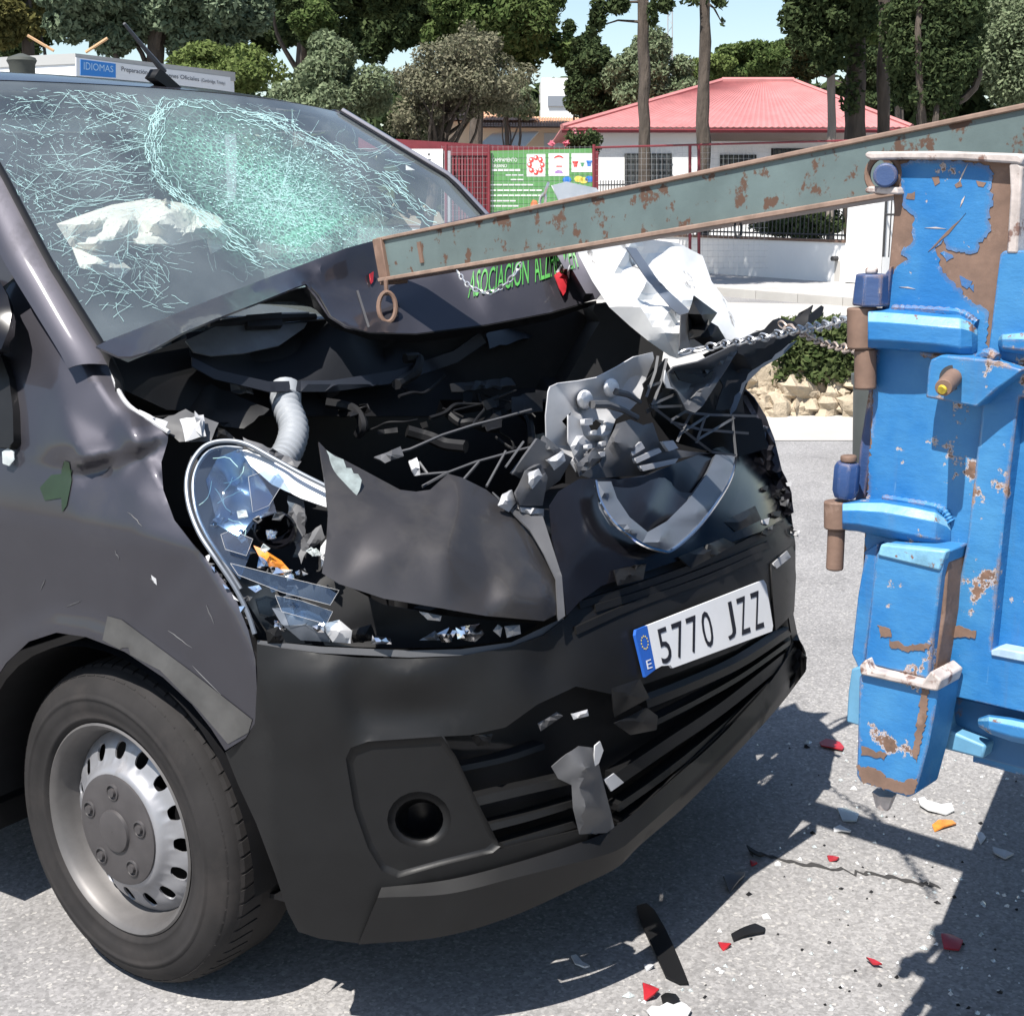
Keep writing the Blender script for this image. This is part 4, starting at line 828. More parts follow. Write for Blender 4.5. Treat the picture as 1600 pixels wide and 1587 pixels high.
# lettering printed on the bonnet
def print_on(name, s, quad, surf, m, parent, off=-.004, cuts=1):
    v, f = text2d(s); a, b, c, d = [np.array(q, float) for q in quad]     # bottom-left, bottom-right, top-right, top-left
    px = np.array([(a*(1-u)+b*u)*(1-t)+(d*(1-u)+c*u)*t for u, t in v]); bt = surf(px)
    P = CAM+rays(px)*(bt+off)[:, None]
    o = mesh(name, P, f, m, parent, smooth=False); face_out(o); return o
on_bonnet = on_mesh(BONNET, BON)
print_on('lettering', 'ASOCIACION', [(731, 466), (826, 443), (826, 405), (735, 424)], on_bonnet, M['green_print'], BONNET, -.006)
print_on('lettering', 'ALZHEIMER', [(836, 441), (904, 417), (898, 372), (833, 396)], on_bonnet, M['green_print'], BONNET, -.006)
patch('lamp_chip', [(866, 430), (873, 424), (887, 432), (884, 456), (880, 462), (874, 450)], M['red'], VAN, on_bonnet, off=-.02, step=7, inner=[(878, 442, -.004)])  # red and white reflection on the bonnet, put in as small solid pieces
patch('lamp_chip', [(868, 426), (876, 414), (874, 426)], M['plastic_l'], VAN, on_bonnet, off=-.02, step=7)
patch('lamp_chip', [(886, 428), (891, 414), (889, 436)], M['plastic_l'], VAN, on_bonnet, off=-.02, step=7)
patch('lamp_chip', [(578, 428), (584, 424), (583, 440), (580, 444)], M['red'], VAN, on_bonnet, off=-.012, step=7)
patch('bright_fold', [(557, 454), (560, 453), (578, 510), (575, 512)], M['plastic_g'], BONNET, on_bonnet, off=-.004, step=8, solid=.001)
patch('scuttle_panel', [(290, 532), (338, 510), (400, 508), (480, 504), (476, 512), (436, 540), (380, 552), (330, 556), (303, 550)], mat('dusty_scuttle', (.10, .105, .11), .35, 0, noise=(30, .8, 1.2)), VAN, BON, off=.02, step=12)  # lower windscreen under the flap, its reflection painted as pale grey
WIP = vmesh('wiper', line_tube([(326, 507), (400, 499), (492, 495)], [.006, .012, .008], BON, 0), M['black'])
mesh('wiper_blade', *line_tube([(345, 500), (420, 491), (482, 489)], .003, BON, 0), M['plastic_l'], WIP)
patch('wiper_pivot', [(385, 492), (440, 488), (442, 508), (388, 510)], M['black'], WIP, BON, off=-.012, step=9, solid=.012)
# ---- what is left inside the engine bay
vmesh('bay_wall', join([box(-.66, .9, 1.02, 1.04, .3, 1.14), box(-.86, -.66, 1.02, 1.04, .74, 1.14), box(-.70, -.67, .62, 1.02, .3, .92), box(.88, .9, .5, 1.04, .3, 1.05), box(-.68, .88, .62, 1.02, .28, .30), box(-.60, .85, .40, .44, .3, .80), box(-.86, .86, .95, 1.03, 1.12, 1.15)]), M['black'])
patch('scuttle', [(165, 552), (200, 566), (300, 524), (470, 456), (600, 524), (760, 512), (930, 474), (985, 470), (1040, 530), (1030, 590), (900, 620), (700, 650), (420, 650), (260, 640), (195, 610)], M['black'], VAN, BON, off=.13, step=20)
tv = [(x, y) for x, y in ((-.86, .66), (-.84, .46), (-.76, .34), (-.6, .24), (-.3, .19), (0, .18), (.3, .19), (.6, .24), (.8, .34), (.9, .5), (.93, .62), (.9, .75))]
def undertray():
    return [(x, y, z) for z in (.245, .255) for x, y in tv], [tuple(range(len(tv))), tuple(range(len(tv), 2*len(tv)))]+[(i, (i+1) % len(tv), len(tv)+(i+1) % len(tv), len(tv)+i) for i in range(len(tv))]
vmesh('undertray', undertray(), M['black'], smooth=False)
vmesh('undertray', [join([obox((x*.93, .24+.38*abs(x/.95)**4, .47), (.11, .0, 0), (0, .012, 0), (0, 0, .20)) for x in np.linspace(-.72, .72, 9)])][0], M['black'], smooth=False)
vmesh('engine_block', join([box(-.45, .35, .58, .92, .35, .80), box(-.3, .2, .62, .85, .80, .84), box(.4, .75, .6, .9, .5, .78)]), M['black'], bevel=.03)
hs = spline([sp(*q) for q in ((446, 606, .30), (447, 632, .30), (459, 668, .28), (452, 700, .26), (436, 725, .25))], 12)
rad = [(.034 if i < 10 else .030)+(.0025*math.sin(i*2.1) if i > 12 else 0) for i in range(len(hs))]
vmesh('filler_hose', tube(hs, rad, 18), M['hose'])
vmesh('bay_wire', join([line_tube(p, .0032, off=.2, n=5) for p in ([(600, 712), (640, 702), (690, 680), (740, 664), (772, 656), (830, 640)], [(640, 720), (652, 742), (700, 738), (742, 722), (800, 706), (862, 690)], [(655, 722), (668, 740)], [(748, 722), (722, 752)], [(700, 738), (660, 760)], [(790, 705), (760, 760)])]), M['plastic_g'])
for pl, o_, mm in (([(585, 715), (625, 698), (632, 712), (602, 724)], .1, 'plastic_g'), ([(640, 722), (652, 714), (656, 742), (648, 744)], .12, 'plastic_l'), ([(245, 660), (290, 640), (340, 660), (330, 690), (280, 690)], .06, 'plastic_g'), ([(282, 655), (318, 648), (322, 680), (290, 690)], .03, 'plastic_l'), ([(305, 640), (318, 655), (316, 680), (308, 672)], .02, 'plastic_l'), ([(218, 640), (262, 660), (258, 668), (215, 648)], .02, 'plastic_l'), ([(378, 683), (400, 690), (470, 722), (466, 730), (385, 698)], .02, 'plastic_g'), ([(320, 660), (360, 676), (372, 690), (330, 684)], .08, 'plastic'), ([(250, 620), (330, 600), (420, 640), (380, 670), (300, 660)], .25, 'plastic'), ([(340, 580), (390, 590), (395, 615), (350, 612)], .3, 'plastic_g'), ([(700, 600), (800, 590), (808, 602), (705, 612)], .4, 'plastic'), ([(760, 520), (960, 470), (965, 490), (765, 545)], .3, 'plastic'), ([(800, 620), (850, 610), (846, 640), (800, 650)], .35, 'plastic')):
    patch('bay_bracket', pl, M[mm], VAN, hull_t, off=o_, step=9, relax=0, sharp=20, jag=1, inner=[(sum(q[0] for q in pl)/len(pl), sum(q[1] for q in pl)/len(pl), -.015)])
for k in range(16):
    x, y = RNG.uniform(500, 840), RNG.uniform(585, 690); q = [(x, y, RNG.uniform(.36, .5))]; a = RNG.uniform(-.6, .6)
    for _ in range(4): a += RNG.normal(0, .5); q.append((q[-1][0]+RNG.uniform(14, 34)*math.cos(a), min(700, max(560, q[-1][1]+RNG.uniform(10, 24)*math.sin(a))), q[-1][2]+RNG.normal(0, .02)))
    S = spline([sp(*p_) for p_ in q], 5); vmesh('bay_hose' if k % 3 == 0 else 'bay_cable', tube(S, RNG.uniform(.010, .018) if k % 3 == 0 else RNG.uniform(.002, .005), 7), M[['black', 'black', 'plastic', 'black'][k % 4]])
for k in range(14):
    x, y = RNG.uniform(500, 860), RNG.uniform(560, 690); w_, h_ = RNG.uniform(10, 40), RNG.uniform(6, 20); t = RNG.uniform(-.5, .3)
    pl = [(x+dx*math.cos(t)-dy*math.sin(t), y+dx*math.sin(t)+dy*math.cos(t), RNG.normal(0, .02)) for dx, dy in ((-w_/2, -h_/2), (w_/2, -h_/2*RNG.uniform(.5, 1)), (w_/2*RNG.uniform(.6, 1), h_/2), (-w_/2, h_/2*RNG.uniform(.4, 1)))]
    patch('bay_bracket', pl, M[['plastic', 'black', 'black', 'plastic'][k % 4]], VAN, hull_t, off=float(RNG.uniform(.36, .5)), step=9, relax=0, sharp=20)
patch('bay_label', [(943, 532), (952, 527), (972, 534), (975, 541), (950, 541)], mat('yellowed_label', (.62, .52, .28), .6), VAN, hull_t, off=.1, step=8)
# ---- torn foil, grille pieces and badge
def WK(p): p = np.atleast_2d(p); return np.interp(p[:, 0], [780, 900, 1000, 1100, 1200, 1290], [2.72, 2.93, 3.14, 3.34, 3.55, 3.66])
patch('insulation_foil', [(862, 290, .25), (885, 284, .25), (932, 294, .25), (960, 330, .25), (1000, 372, .2), (1060, 380, .2), (1098, 400, .2), (1112, 440, .15), (1132, 466, .12), (1150, 490, .1), (1186, 514, .06), (1150, 534, .03), (1100, 548, .02), (1058, 560, .02), (1046, 556, .03), (1012, 532, .06), (985, 510, .1), (952, 480, .14), (926, 440, .18), (905, 400, .22), (885, 340, .25)], M['foil'], VAN, WK, inner=[(975, 400, .15), (1010, 440, .09), (1050, 480, .04), (1085, 510, -.01), (1000, 405, .24), (1040, 450, .20), (1080, 490, .12), (960, 430, .12), (1000, 480, .05), (1040, 520, .0), (1070, 430, .16), (1100, 470, .1), (930, 350, .2)], step=12, relax=0, sharp=12, solid=.0012)
patch('foil_strip', [(978, 386), (994, 388), (1030, 440), (1078, 486), (1072, 500), (1050, 482), (1012, 438)], mat('blue_grey_tape', (.24, .27, .33), .5), VAN, WK, off=.02, step=10, inner=[(1028, 450, .03)])  # shade of a fold in the foil, painted as a blue-grey strip
patch('bracket_box', [(1085, 462, 0), (1121, 489, 0), (1108, 508, -.05), (1094, 525, -.05), (1076, 530, 0), (1075, 490, 0)], M['plastic'], VAN, WK, off=-.06, step=9, relax=0, sharp=20, inner=[(1096, 492, -.07), (1082, 505, .03)])
patch('bracket_box', [(1064, 492), (1078, 488), (1078, 548), (1062, 548)], M['plastic_g'], VAN, WK, off=-.05, step=9)
patch('bracket_box', [(1085, 530, 0), (1102, 498, 0), (1122, 510, -.03), (1140, 540, 0), (1110, 548, 0)], M['black'], VAN, WK, off=-.05, step=9, relax=0, sharp=20, inner=[(1110, 525, -.05)])
TR = [(1100, 556, 0), (1125, 540, -.02), (1160, 527, -.03), (1195, 515, -.03), (1206, 500, -.03), (1218, 496, 0), (1240, 503, .02), (1250, 490, .03), (1262, 480, .02), (1270, 478, 0), (1262, 497, -.01), (1282, 477, .02), (1288, 480, .02), (1284, 492, .0), (1255, 517, -.02), (1230, 540, -.03), (1205, 562, -.03), (1175, 578, -.02), (1158, 600, -.01), (1140, 640, 0), (1118, 640, 0), (1130, 600, .02), (1118, 580, .03)]
patch('torn_strip', TR, M['black'], VAN, WK, off=-.05, inner=[(1160, 555, -.05), (1200, 540, -.06), (1230, 520, -.05), (1150, 580, .02)], step=9, relax=0, sharp=25, jag=1)
patch('torn_strip', [(1246, 532), (1222, 556), (1190, 575), (1165, 600), (1150, 640), (1140, 650), (1150, 600), (1175, 574), (1210, 548)], M['satin'], VAN, WK, off=.0, step=9)
patch('torn_trough', [(1044, 582, 0), (1052, 574, -.02), (1090, 566, -.04), (1150, 538, -.02), (1153, 548, .0), (1126, 590, 0), (1098, 634, -.02), (1086, 645, -.02), (1072, 640, 0), (1058, 612, 0), (1048, 604, 0)], M['plastic_g'], VAN, WK, inner=[(1070, 585, .06), (1100, 580, .07), (1095, 610, -.02), (1080, 600, .03), (1115, 575, .04)], off=-.09, step=8, relax=0, sharp=20)
patch('torn_trough', [(1054, 580), (1075, 583), (1100, 590), (1115, 578), (1112, 592), (1085, 600), (1062, 594)], M['black'], VAN, WK, off=-.10, step=8)
patch('torn_trough', [(1040, 578), (1048, 604), (1054, 608), (1042, 606), (1038, 595)], M['plastic_l'], VAN, WK, off=-.11, step=6)
# pale slam-panel moulding
patch('front_moulding', [(857, 612, 0), (860, 604, 0), (872, 599, 0), (905, 595, 0), (932, 590, -.01), (965, 573, -.01), (990, 558, 0), (1020, 550, 0), (1022, 560, .0), (1010, 590, .01), (1000, 625, .0), (985, 640, 0), (962, 655, -.02), (950, 690, -.03), (938, 718, -.03), (918, 742, -.02), (900, 738, 0), (890, 720, 0), (872, 700, .02), (854, 690, .02), (853, 650, .01)], M['plastic_l'], VAN, WK, holes=[[(878, 658), (892, 644), (890, 672)], [(920, 665), (932, 655), (940, 662), (928, 680)]], inner=[(870, 640, 0), (890, 690, .04), (930, 620, .03), (905, 640, .05), (935, 690, .04), (960, 620, .03), (985, 590, .04), (945, 660, -.02)], off=.02, step=9, relax=0, sharp=24)
patch('front_moulding', [(888, 648), (905, 655), (912, 680), (930, 700), (915, 735), (900, 720), (888, 690)], M['plastic_l'], VAN, WK, off=-.0, step=8, relax=0, sharp=20, inner=[(903, 690, -.02)])
for cx, cy in ((914, 620), (955, 602)):
    v = []; n = 14
    for r, o_, dy in ((13, .05, 12), (12, .0, 6), (9, -.02, 0), (6, -.03, -4), (.5, -.03, -5)):
        for k in range(n): t = 2*math.pi*k/n; v.append(sp(cx+r*math.cos(t), cy+r*1.25*math.sin(t)*.9+dy*.4, o_, WK))
    vmesh('moulding_boss', (v, [(i*n+j, i*n+(j+1) % n, (i+1)*n+(j+1) % n, (i+1)*n+j) for i in range(4) for j in range(n)]), M['white'])
vmesh('vacuum_pipe', line_tube([(925, 632), (948, 632), (972, 640), (995, 652)], [.009, .009, .007, .007], WK, -.03, 8), M['plastic_g'])
vmesh('vacuum_pipe', line_tube([(962, 612), (980, 616), (1000, 628)], [.008, .007, .005], WK, -.03, 8), M['plastic_g'])
for k in range(12):
    x = 912+RNG.uniform(0, 34); y = 655+RNG.uniform(0, 62); s_ = RNG.uniform(4, 8)
    patch('moulding_clip', [(x, y), (x+s_*1.6, y-2), (x+s_*1.6, y+s_), (x, y+s_+2)], M['plastic_l' if k % 2 else 'plastic_g'], VAN, WK, off=float(-.03-RNG.uniform(0, .02)), step=7, relax=0, solid=.01)
patch('grille_shell', [(938, 722, 0), (950, 690, 0), (964, 662, 0), (985, 655, 0), (1005, 664, -.02), (1020, 660, -.02), (1030, 690, -.02), (1052, 702, -.02), (1085, 706, -.02), (1112, 708, 0), (1060, 716, -.03), (1052, 722, -.02), (1030, 730, -.02), (1005, 743, 0), (965, 745, 0), (925, 748, 0), (905, 742, 0)], M['plastic_g'], VAN, WK, inner=[(960, 690, -.05), (990, 700, -.06), (1000, 680, -.03), (1015, 700, -.01), (1040, 705, -.03), (970, 720, -.03)], off=-.04, step=9, relax=1, sharp=26)
for pl in ([(985, 702), (1002, 690), (1008, 700), (988, 712)], [(992, 716), (1030, 700), (1034, 706), (995, 724)], [(1035, 690), (1052, 688), (1060, 700), (1045, 705)], [(1000, 728), (1060, 716), (1055, 724), (1005, 736)]):
    patch('moulding_clip', pl, M['plastic_l'], VAN, WK, off=-.09, step=7, relax=0, solid=.008)
ribs = [[(1018, 634), (1048, 657), (1112, 706)], [(1018, 636), (1066, 634)], [(1018, 632), (1060, 614)], [(1048, 657), (1082, 636)], [(1048, 659), (1095, 671), (1170, 677)], [(1072, 644), (1110, 648), (1182, 650)], [(1080, 646), (1064, 676), (1058, 690)], [(1062, 678), (1108, 648)], [(1088, 688), (1148, 652)], [(1103, 648), (1088, 692)], [(1144, 650), (1150, 712)], [(1020, 632), (1035, 590), (1042, 560)], [(1010, 620), (1024, 580), (1028, 556)], [(1112, 706), (1150, 712)], [(1012, 604), (1050, 592)]]
def blade(pts, surf, off, hgt, th):
    P = [sp(q[0], q[1], off, surf) for q in pts]; v = []
    for i, p in enumerate(P):
        d = P[min(i+1, len(P)-1)]-P[max(i-1, 0)]; d /= np.linalg.norm(d); r = (p-CAM)/np.linalg.norm(p-CAM); s = np.cross(d, r); s /= np.linalg.norm(s)
        v += [p+s*th, p-s*th, p-s*th+r*hgt, p+s*th+r*hgt]
    k = len(P); return v, [(i*4+j, i*4+(j+1) % 4, (i+1)*4+(j+1) % 4, (i+1)*4+j) for i in range(k-1) for j in range(4)]+[(0, 1, 2, 3), tuple(4*(k-1)+j for j in range(4))]
for q in ribs: vmesh('grille_rib', blade(q, WK, -.06, .05, .003), M['plastic_g'])
patch('grille_back', [(1100, 560), (1150, 545), (1175, 580), (1160, 620), (1165, 660), (1110, 650), (1060, 640)], M['black'], VAN, WK, off=.05, step=14)
patch('grille_back', [(1005, 600), (1040, 560), (1060, 600), (1080, 640), (1145, 640), (1190, 655), (1200, 700), (1150, 715), (1110, 706), (1050, 690), (1020, 650)], M['black'], VAN, WK, off=.02, step=14)
for k in range(6):
    x = 1020+k*9; patch('grille_clip', [(1010+k*6, 640-k*8), (1030+k*6, 628-k*8), (1034+k*6, 632-k*8), (1012+k*6, 646-k*8)], M['plastic_g'], VAN, WK, off=-.03, step=8, relax=0)
# glossy centre of the bumper, badge frame
def CB(p):
    p = np.atleast_2d(p); return hull_t(p)
patch('bumper_centre', [(858, 790, .02), (872, 768, 0), (905, 748, -.02), (960, 748, -.05), (1005, 745, -.05), (1060, 722, -.05), (1118, 700, -.04), (1160, 690, 0), (1195, 712, .02), (1222, 735, .03), (1236, 770, .03), (1240, 800, .02), (1190, 830, -.01), (1100, 862, -.01), (1000, 896, 0), (940, 915, 0), (905, 940, 0), (885, 962, 0), (876, 900, 0), (862, 840, .01)], M['gloss'], VAN, CB, inner=[(980, 800, .02), (1040, 780, .03), (1000, 850, -.03), (920, 840, -.03), (1100, 800, -.03), (1160, 760, 0)], step=12, relax=3, off=-.03)
BO = [(931, 752), (938, 782), (960, 817), (1000, 848), (1032, 860), (1052, 858), (1090, 824), (1122, 782), (1142, 746), (1150, 712)]
BI = [(1118, 710), (1106, 738), (1078, 778), (1042, 814), (1012, 831), (984, 808), (964, 778), (955, 752)]
BADGE = patch('badge_frame', BO+BI, M['satin'], VAN, CB, inner=[(945, 770, -.03), (985, 828, -.03), (1030, 846, -.03), (1090, 800, -.02), (1130, 730, -.01)], step=8, relax=0, off=-.11, solid=.012, sharp=28)
vmesh('badge_edge', line_tube(BO, .004, CB, -.112, 6, 5), M['chrome'])
patch('badge_pit', [(955, 752), (1030, 738), (1118, 706), (1106, 738), (1078, 778), (1042, 814), (1012, 831), (984, 808), (964, 778)], M['gloss'], VAN, CB, off=-.06, step=9, relax=2, inner=[(1010, 790, -.03), (1060, 760, .03), (990, 770, .0)])
# far front corner of the van
patch('front_corner', [(1148, 612, .02), (1160, 604, .01), (1178, 622, .01), (1196, 650, 0), (1210, 685, 0), (1222, 735, 0), (1205, 742, .0), (1180, 712, .01), (1150, 700, .02), (1138, 660, .03)], M['paint'], VAN, hull_t, off=-.02, inner=[(1175, 660, -.03), (1195, 700, -.02)], step=9)
patch('lamp_fragment', [(1165, 672), (1180, 660), (1198, 668), (1196, 692), (1172, 695)], M['satin'], VAN, hull_t, off=-.05, step=8, inner=[(1180, 678, -.02)])
for k in range(14):
    x = 1190+RNG.uniform(0, 45); y = 745+RNG.uniform(0, 85); s_ = RNG.uniform(6, 13)
    patch('broken_clip', [(x, y), (x+s_, y-RNG.uniform(0, 6)), (x+s_*.8, y+s_*.7), (x+1, y+s_*.5)], M[['black', 'plastic', 'plastic_g', 'plastic_l'][k % 4]], VAN, hull_t, off=float(-.03-RNG.uniform(0, .03)), step=7, relax=0, solid=.006)
for pl in ([(1060, 870), (1130, 840), (1150, 850), (1080, 888)], [(960, 890), (1010, 880), (1005, 905), (965, 915)], [(1130, 815), (1180, 790), (1190, 812), (1150, 830)]):
    patch('broken_clip', pl, M['plastic'], VAN, hull_t, off=-.05, step=8, relax=0, sharp=20, inner=[(sum(q[0] for q in pl)/4, sum(q[1] for q in pl)/4, -.02)])
# grey fixings between panel and centre
for pl, o_, mm in (([(800, 740, 0), (840, 685, -.02), (895, 715, -.02), (875, 750, 0), (850, 770, .02)], -.02, 'plastic_g'), ([(822, 735, 0), (845, 725, -.02), (856, 745, -.02), (848, 790, 0), (812, 790, 0), (806, 770, 0)], -.06, 'plastic_g'), ([(826, 738), (842, 732), (848, 744), (832, 764), (826, 755)], -.09, 'plastic_l'), ([(785, 772), (800, 765), (806, 785), (795, 800), (778, 790)], -.03, 'plastic_l'), ([(855, 718), (880, 704), (884, 720), (866, 735)], -.06, 'plastic_l'), ([(812, 792), (850, 795), (850, 808), (815, 800)], -.05, 'plastic_l'), ([(850, 680), (880, 705), (870, 720), (840, 700)], -.03, 'plastic_g'), ([(900, 725), (930, 700), (940, 715), (905, 745)], -.06, 'plastic_g')):
    patch('fixing', pl, M[mm], VAN, WK, off=o_, step=7, relax=0, sharp=20, solid=.006, inner=[(sum(q[0] for q in pl)/len(pl), sum(q[1] for q in pl)/len(pl), -.02)])
vmesh('bay_wire', join([line_tube(p, .0025, WK, -.02, 5) for p in ([(790, 730), (818, 690)], [(800, 800), (850, 745)], [(850, 690), (800, 740)])]), M['plastic_g'])
# ------------------------------------------------------------------ the steel beam
BP0 = dp(600, 405, 3.26); BP1 = dp(1380, 260, 2.30)
BT = plane_t(BP0, BP1, BP0+Z)
A0, A1, B0, B1 = [sp(x, y, 0, BT) for x, y in ((593, 374), (1600, 166), (604, 437), (1600, 270))]
BEAM = thing('steel_beam', 'long rusty green-grey steel beam reaching over the bonnet to the windscreen', 'beam', A0)
bd = (A1-A0)/np.linalg.norm(A1-A0); bn = np.cross(BP1-BP0, Z); bn /= np.linalg.norm(bn); bn *= np.sign(bn@(CAM-BP0)); bu = np.cross(bn, bd); bu *= np.sign(bu[2]+1e-9)
L2 = 1.5
def bq(s, t, h=0):   # along, 0 bottom..1 top, out towards the near side
    return (B0*(1-s)+B1*s)*(1-t)+(A0*(1-s)+A1*s)*t+bn*h
def bbox(s0, s1, t0, t1, h0, h1, n=1):
    v = []; f = []
    for i in range(n+1):
        s = s0+(s1-s0)*i/n; v += [bq(s, t0, h0), bq(s, t1, h0), bq(s, t1, h1), bq(s, t0, h1)]
    for i in range(n):
        for j in range(4): f.append((4*i+j, 4*i+(j+1) % 4, 4*i+4+(j+1) % 4, 4*i+4+j))
    return v, f+[(0, 1, 2, 3), tuple(4*n+j for j in range(4))]
mesh('web', *bbox(0, L2, 0.04, .96, -.006, 0, 24), M['beam'], BEAM, bevel=.001)
mesh('flange', *bbox(-.004, L2, .95, 1.04, -.05, .006, 24), M['beam_edge'], BEAM, bevel=.002)
mesh('flange', *bbox(-.004, L2, -.05, .05, -.05, .022, 24), M['beam_edge'], BEAM, bevel=.002)
mesh('end_plate', *bbox(-.010, .010, -.12, 1.02, -.05, .010), M['rust'], BEAM, bevel=.002)
mesh('scar', *bbox(.085, .092, .25, .75, 0, .004), M['rust'], BEAM)
def ring(c, ax1, ax2, r1, r2, th, n=20): return tube([c+ax1*r1*math.cos(t)+ax2*r2*math.sin(t) for t in np.linspace(0, 2*math.pi, n+1)], th, 7, False)
hook = lambda x, y, o=0: sp(x, y, o-.05, BT)
mesh('hook', *tube([hook(603, 436, .04), hook(603, 440), hook(604, 462)], .005, 7), M['rust'], BEAM)
mesh('ring', *ring(hook(605, 480, -.01), R*.9+F*.3, U, .021, .034, .0055), M['rust'], BEAM)
mesh('ring', *ring(hook(1153, 357, .04), R*.8+F*.5, U, .008, .016, .0022), M['iron'], BEAM)
# ------------------------------------------------------------------ the blue lorry
TP0 = np.array([-.655, -.515, 1.224]); TH = math.radians(10); TU = np.array([math.sin(TH), math.cos(TH), 0]); TN = np.array([-math.cos(TH), math.sin(TH), 0])
LOR = thing('blue_lorry', 'scratched blue lorry with rusty hinge pins on its rear corner post', 'lorry', TP0*np.array([1, 1, 0]))
def tpt(p, h=0): return on_plane([p], TP0+TN*h, TN)[0]
def tprism(poly, h0, h1):
    f_ = np.array([tpt(q, h1) for q in poly]); b_ = f_-TN*(h1-h0); n = len(poly)
    return np.concatenate([f_, b_]), [tuple(range(n)), tuple(range(2*n-1, n-1, -1))]+[(i, (i+1) % n, n+(i+1) % n, n+i) for i in range(n)]
def tpart(name, poly, h0, h1, m, bevel=.003, parent=LOR, **k): return mesh(name, *tprism(poly, h0, h1), M[m] if isinstance(m, str) else m, parent, bevel=bevel, sharp=35, **k)
POST = tpart('corner_post', [(1393, 250), (1592, 246), (1588, 330), (1578, 420), (1562, 640), (1545, 860), (1500, 1085), (1340, 1035), (1352, 800), (1366, 560), (1386, 440), (1396, 330)], -.10, 0, 'rust')
# the paint that is still on the post: a thin coat with a torn edge over bare rusty steel
def coat(poly, m='blue', h=.0012, step=4.5, jag=1.5, parent=POST, name='paint_coat', base=0.0, soft=True):
    pts = densify(poly, step); pts = [q+RNG.normal(0, jag, 2) for q in pts] if jag else pts
    v, f, _ = fill([tuple(q) for q in pts], step=40, relax=0); P = np.array([tpt(q, base+h) for q in v])
    o = mesh(name, P, f, M[m], parent, smooth=False); face_out(o); o.modifiers.new('solid', 'SOLIDIFY').thickness = h*.9; return o
coat([(1404, 256), (1430, 250), (1500, 252), (1545, 258), (1552, 275), (1548, 300), (1552, 318), (1545, 335), (1548, 362), (1530, 380), (1528, 392), (1512, 396), (1480, 392), (1472, 375), (1462, 388), (1466, 405), (1475, 425), (1500, 452), (1510, 465), (1545, 486), (1538, 560), (1560, 590), (1545, 860), (1510, 1075), (1345, 1032), (1354, 800), (1368, 560), (1388, 440), (1398, 418), (1418, 406), (1408, 400), (1412, 388), (1424, 380), (1425, 350), (1430, 340), (1412, 325), (1408, 300)])
for q in ([(1470, 396), (1476, 392), (1490, 402), (1480, 408)], [(1500, 430), (1520, 440), (1512, 452), (1502, 446)], [(1515, 448), (1522, 446), (1520, 456)]): coat(q, h=.001, step=5, jag=.8)
for q in ([(1455, 278), (1466, 276), (1468, 286), (1460, 290)], [(1492, 288), (1500, 282), (1502, 292), (1494, 294)], [(1525, 282), (1540, 284), (1536, 294), (1528, 292)], [(1418, 302), (1430, 300), (1428, 312), (1415, 310)]): coat(q, 'rust', .002, 6, .8, name='paint_chip')
for a_, b_ in (((1450, 395), (1510, 333)), ((1512, 255), (1495, 292)), ((1508, 305), (1500, 325)), ((1405, 448), (1430, 452)), ((1445, 355), (1478, 357))):
    d = np.array(b_)-np.array(a_); n_ = np.array([-d[1], d[0]])/np.hypot(*d)*(2.2 if a_ == (1450, 395) else .9)
    coat([a_, tuple((np.array(a_)+b_)/2+n_), b_, tuple((np.array(a_)+b_)/2-n_)], 'rust' if a_ == (1450, 395) else 'worn', .002, 12, .5, name='scratch')
RIMS = tpart('post_rim', [(1350, 240), (1356, 237), (1470, 236), (1590, 240), (1598, 246), (1596, 258), (1588, 256), (1500, 250), (1410, 249), (1360, 250), (1352, 247)], -.06, .018, 'worn', .003)
tpart('post_flange', [(1576, 256), (1590, 254), (1597, 260), (1590, 396), (1572, 396), (1578, 300)], -.06, .016, 'worn', .003)  # pale tone here paints the sunlit side of the channel
tpart('side_board', [(1562, 398), (1568, 392), (1760, 388), (1760, 640), (1592, 620), (1570, 800), (1550, 1000), (1548, 1016), (1760, 1060), (1760, 1150), (1475, 1085), (1480, 1000), (1510, 850), (1540, 580), (1552, 480)], -.03, .014, 'blue', .0025)
tpart('recessed_panel', [(1588, 610), (1770, 610), (1770, 1075), (1540, 1020), (1560, 860)], -.05, -.012, 'blue', .003)
tpart('panel_ledge', [(1548, 1016), (1560, 1012), (1770, 1052), (1770, 1068), (1548, 1024)], -.012, .018, M['white'] and mat('pale_blue_worn_edge', (.35, .48, .62), .5, noise=(40, .7, 1.2)), .002)  # ledge in a paler blue than the board
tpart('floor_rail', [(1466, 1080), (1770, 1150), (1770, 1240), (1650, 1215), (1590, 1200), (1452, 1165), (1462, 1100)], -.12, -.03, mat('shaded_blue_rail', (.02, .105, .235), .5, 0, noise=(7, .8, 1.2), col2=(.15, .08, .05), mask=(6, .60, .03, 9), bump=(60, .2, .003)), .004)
tpart('hinge_web', [(1458, 1090), (1475, 1096), (1480, 1140), (1540, 1165), (1535, 1186), (1452, 1164)], -.04, .0, mat('worn_pale_blue', (.10, .25, .38), .5, noise=(20, .8, 1.2)), .004)
